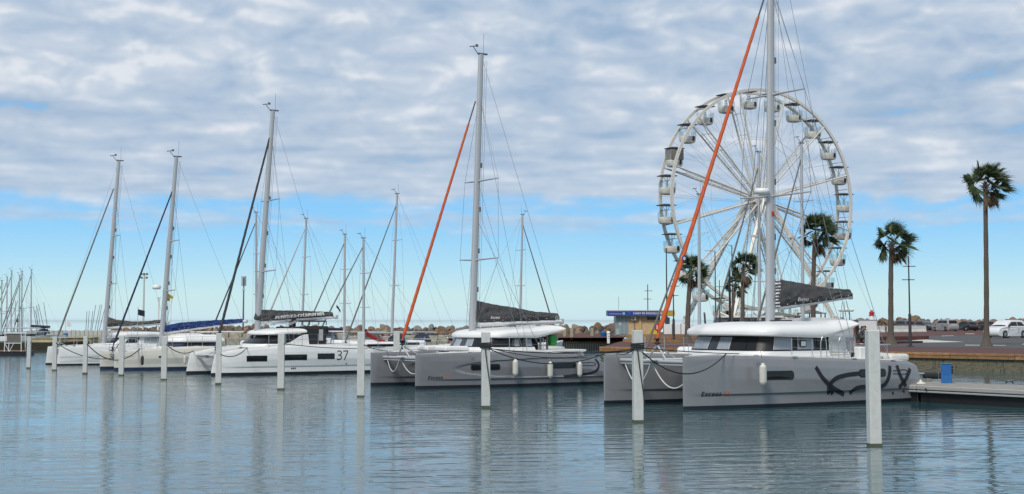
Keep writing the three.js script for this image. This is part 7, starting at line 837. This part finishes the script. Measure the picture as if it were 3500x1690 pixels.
// ---------------------------------------------------------------- people by the container
{
  function body(joints, bones, cell = 0.03) {
    let lo = V(9, 9, 9), hi = V(-9, -9, -9); for (const k in joints) { lo.min(V(joints[k][0] - 0.25, joints[k][1] - 0.25, joints[k][2] - 0.25)); hi.max(V(joints[k][0] + 0.25, joints[k][1] + 0.25, joints[k][2] + 0.25)); }
    const size = Math.max(hi.x - lo.x, hi.y - lo.y, hi.z - lo.z), c = lo.clone().add(hi).multiplyScalar(0.5), N = Math.min(72, Math.ceil(size / cell)), mc = new MarchingCubes(N, M.black, false, false, 60000); mc.isolation = 0; mc.reset();
    const sm = (a, b, k) => { const h = clamp(0.5 + 0.5 * (b - a) / k); return lerp(b, a, h) - k * h * (1 - h); };
    for (let z = 0; z < N; z++) for (let y = 0; y < N; y++) for (let x = 0; x < N; x++) { const p = V(c.x + ((x - N / 2) / (N / 2)) * size / 2, c.y + ((y - N / 2) / (N / 2)) * size / 2, c.z + ((z - N / 2) / (N / 2)) * size / 2); let d = 9; for (const [a, b, ra, rb] of bones) { const A0 = V(...joints[a]), B0 = V(...joints[b]), ab = B0.clone().sub(A0), h = clamp(p.clone().sub(A0).dot(ab) / Math.max(1e-6, ab.lengthSq())); d = sm(d, p.distanceTo(A0.addScaledVector(ab, h)) - lerp(ra, rb, h), 0.04); } mc.field[x + y * N + z * N * N] = -d; }
    mc.update(); const n = mc.count ?? mc.geometry.drawRange.count, g = new THREE.BufferGeometry(), pos = new Float32Array(mc.positionArray.slice(0, n * 3)), nor = new Float32Array(mc.normalArray.slice(0, n * 3)); for (let i = 0; i < n; i++) { pos[3 * i] = pos[3 * i] * size / 2 + c.x; pos[3 * i + 1] = pos[3 * i + 1] * size / 2 + c.y; pos[3 * i + 2] = pos[3 * i + 2] * size / 2 + c.z; } g.setAttribute('position', new THREE.BufferAttribute(pos, 3)); g.setAttribute('normal', new THREE.BufferAttribute(nor, 3)); const u = new Float32Array(n * 2); g.setAttribute('uv', new THREE.BufferAttribute(u, 2)); return g;
  }
  const skin = std(lin(0.42, 0.26, 0.19), 0.6), stand = { head: [0.02, 1.60, 0], chin: [0.05, 1.52, 0], neck: [0, 1.44, 0], chest: [0, 1.25, 0], hip: [0, 0.93, 0], sl: [0, 1.36, 0.18], sr: [0, 1.36, -0.18], el: [0.08, 1.10, 0.24], er: [0.10, 1.10, -0.22], wl: [0.28, 1.05, 0.12], wr: [0.30, 1.08, -0.1], hl: [0, 0.90, 0.09], hr: [0, 0.90, -0.09], kl: [0.03, 0.48, 0.10], kr: [0.0, 0.48, -0.10], al: [-0.02, 0.08, 0.11], ar: [-0.03, 0.08, -0.10], tl: [0.14, 0.04, 0.12], tr: [0.13, 0.04, -0.11] };
  const sit = { head: [0.05, 1.20, 0], chin: [0.09, 1.12, 0], neck: [0.0, 1.05, 0], chest: [-0.03, 0.85, 0], hip: [-0.08, 0.52, 0], sl: [0, 0.96, 0.18], sr: [0, 0.96, -0.18], el: [0.14, 0.72, 0.24], er: [0.14, 0.72, -0.24], wl: [0.36, 0.76, 0.12], wr: [0.36, 0.76, -0.12], hl: [-0.06, 0.52, 0.10], hr: [-0.06, 0.52, -0.10], kl: [0.36, 0.52, 0.13], kr: [0.36, 0.52, -0.13], al: [0.32, 0.09, 0.13], ar: [0.34, 0.09, -0.13], tl: [0.48, 0.04, 0.14], tr: [0.5, 0.04, -0.14] };
  const clothes = [['chest', 'hip', 0.15, 0.135], ['chest', 'neck', 0.13, 0.07], ['sl', 'sr', 0.075, 0.075], ['sl', 'el', 0.068, 0.052], ['sr', 'er', 0.068, 0.052], ['el', 'wl', 0.05, 0.036], ['er', 'wr', 0.05, 0.036], ['hl', 'kl', 0.095, 0.068], ['hr', 'kr', 0.095, 0.068], ['kl', 'al', 0.066, 0.05], ['kr', 'ar', 0.066, 0.05], ['al', 'tl', 0.05, 0.04], ['ar', 'tr', 0.05, 0.04]];
  const head = [['head', 'head', 0.105, 0.105], ['head', 'chin', 0.09, 0.06], ['chin', 'neck', 0.06, 0.06]];
  function person(px, Z, J, turn, top, label) { const p = standing(px, Z); p.y += 0.0; const t = thing('person', label, 'person', p, turn, 'people gathered by the container'); part(t, 'body', body(J, clothes), top); part(t, 'head', body({ head: J.head, chin: J.chin, neck: J.neck }, head, 0.015), skin); part(t, 'hair', (() => { const g = new THREE.SphereGeometry(0.118, 18, 12, 0, 6.3, 0, 1.75); g.rotateZ(0.5); g.translate(J.head[0] - 0.012, J.head[1] + 0.015, J.head[2]); return g; })(), M.black); for (const w of ['wl', 'wr']) part(t, 'hand', (() => { const [x, y, z] = J[w], g = [rbox(0.09, 0.04, 0.075, 0.018, x + 0.06, y, z)]; for (let k = 0; k < 4; k++) g.push(bar(V(x + 0.10, y, z - 0.027 + k * 0.018), V(x + 0.17 - 0.01 * Math.abs(k - 1.5), y - 0.03, z - 0.027 + k * 0.018), 0.009, 0.008, 6)); g.push(bar(V(x + 0.05, y, z + (w === 'wl' ? -0.04 : 0.04)), V(x + 0.11, y + 0.01, z + (w === 'wl' ? -0.075 : 0.075)), 0.010, 0.009, 6)); return g; })(), skin); return t; }
  const jk = std(lin(0.018, 0.018, 0.022), 0.9), gy = std(lin(0.07, 0.07, 0.075), 0.9);
  person(2930, 106, stand, -0.2, jk, 'person in a dark jacket standing behind the cockpit, facing right'); person(2946, 104, sit, -0.1, gy, 'person in grey seated with arms on the small table'); person(2958, 105.5, sit, Math.PI + 0.2, jk, 'person in black seated across the table, mostly hidden by the post'); person(2924, 108, stand, 0.4, gy, 'second person in dark clothes standing at the orange strap');
  const tp = standing(2953, 104.8), tb = thing('cafe_table', 'small white cafe table between the seated people', 'table', tp); part(tb, 'table_top', new THREE.CylinderGeometry(0.34, 0.34, 0.03, 24).translate(0, 0.70, 0), M.print); part(tb, 'leg', bar(V(0, 0, 0), V(0, 0.7, 0), 0.025), M.steel); part(tb, 'foot', new THREE.CylinderGeometry(0.22, 0.24, 0.03, 20).translate(0, 0.015, 0), M.steel);
  for (const [x, Z, tr, l] of [[2944.5, 104, -0.1, 'dark chair under the person in grey'], [2960.5, 105.5, Math.PI + 0.2, 'dark chair under the person in black']]) { const c = thing('chair', l, 'chair', standing(x, Z), tr); part(c, 'seat', rbox(0.42, 0.04, 0.42, 0.01, 0.02, 0.41, 0), M.black); part(c, 'backrest', rbox(0.04, 0.42, 0.42, 0.01, -0.22, 0.68, 0), M.black); for (const a of [-0.18, 0.2]) for (const b of [-0.18, 0.18]) part(c, 'leg', bar(V(a, 0, b), V(a, 0.41, b), 0.014), M.aluDark); }
}
console.log('town done');
renderer.render(scene, camera);
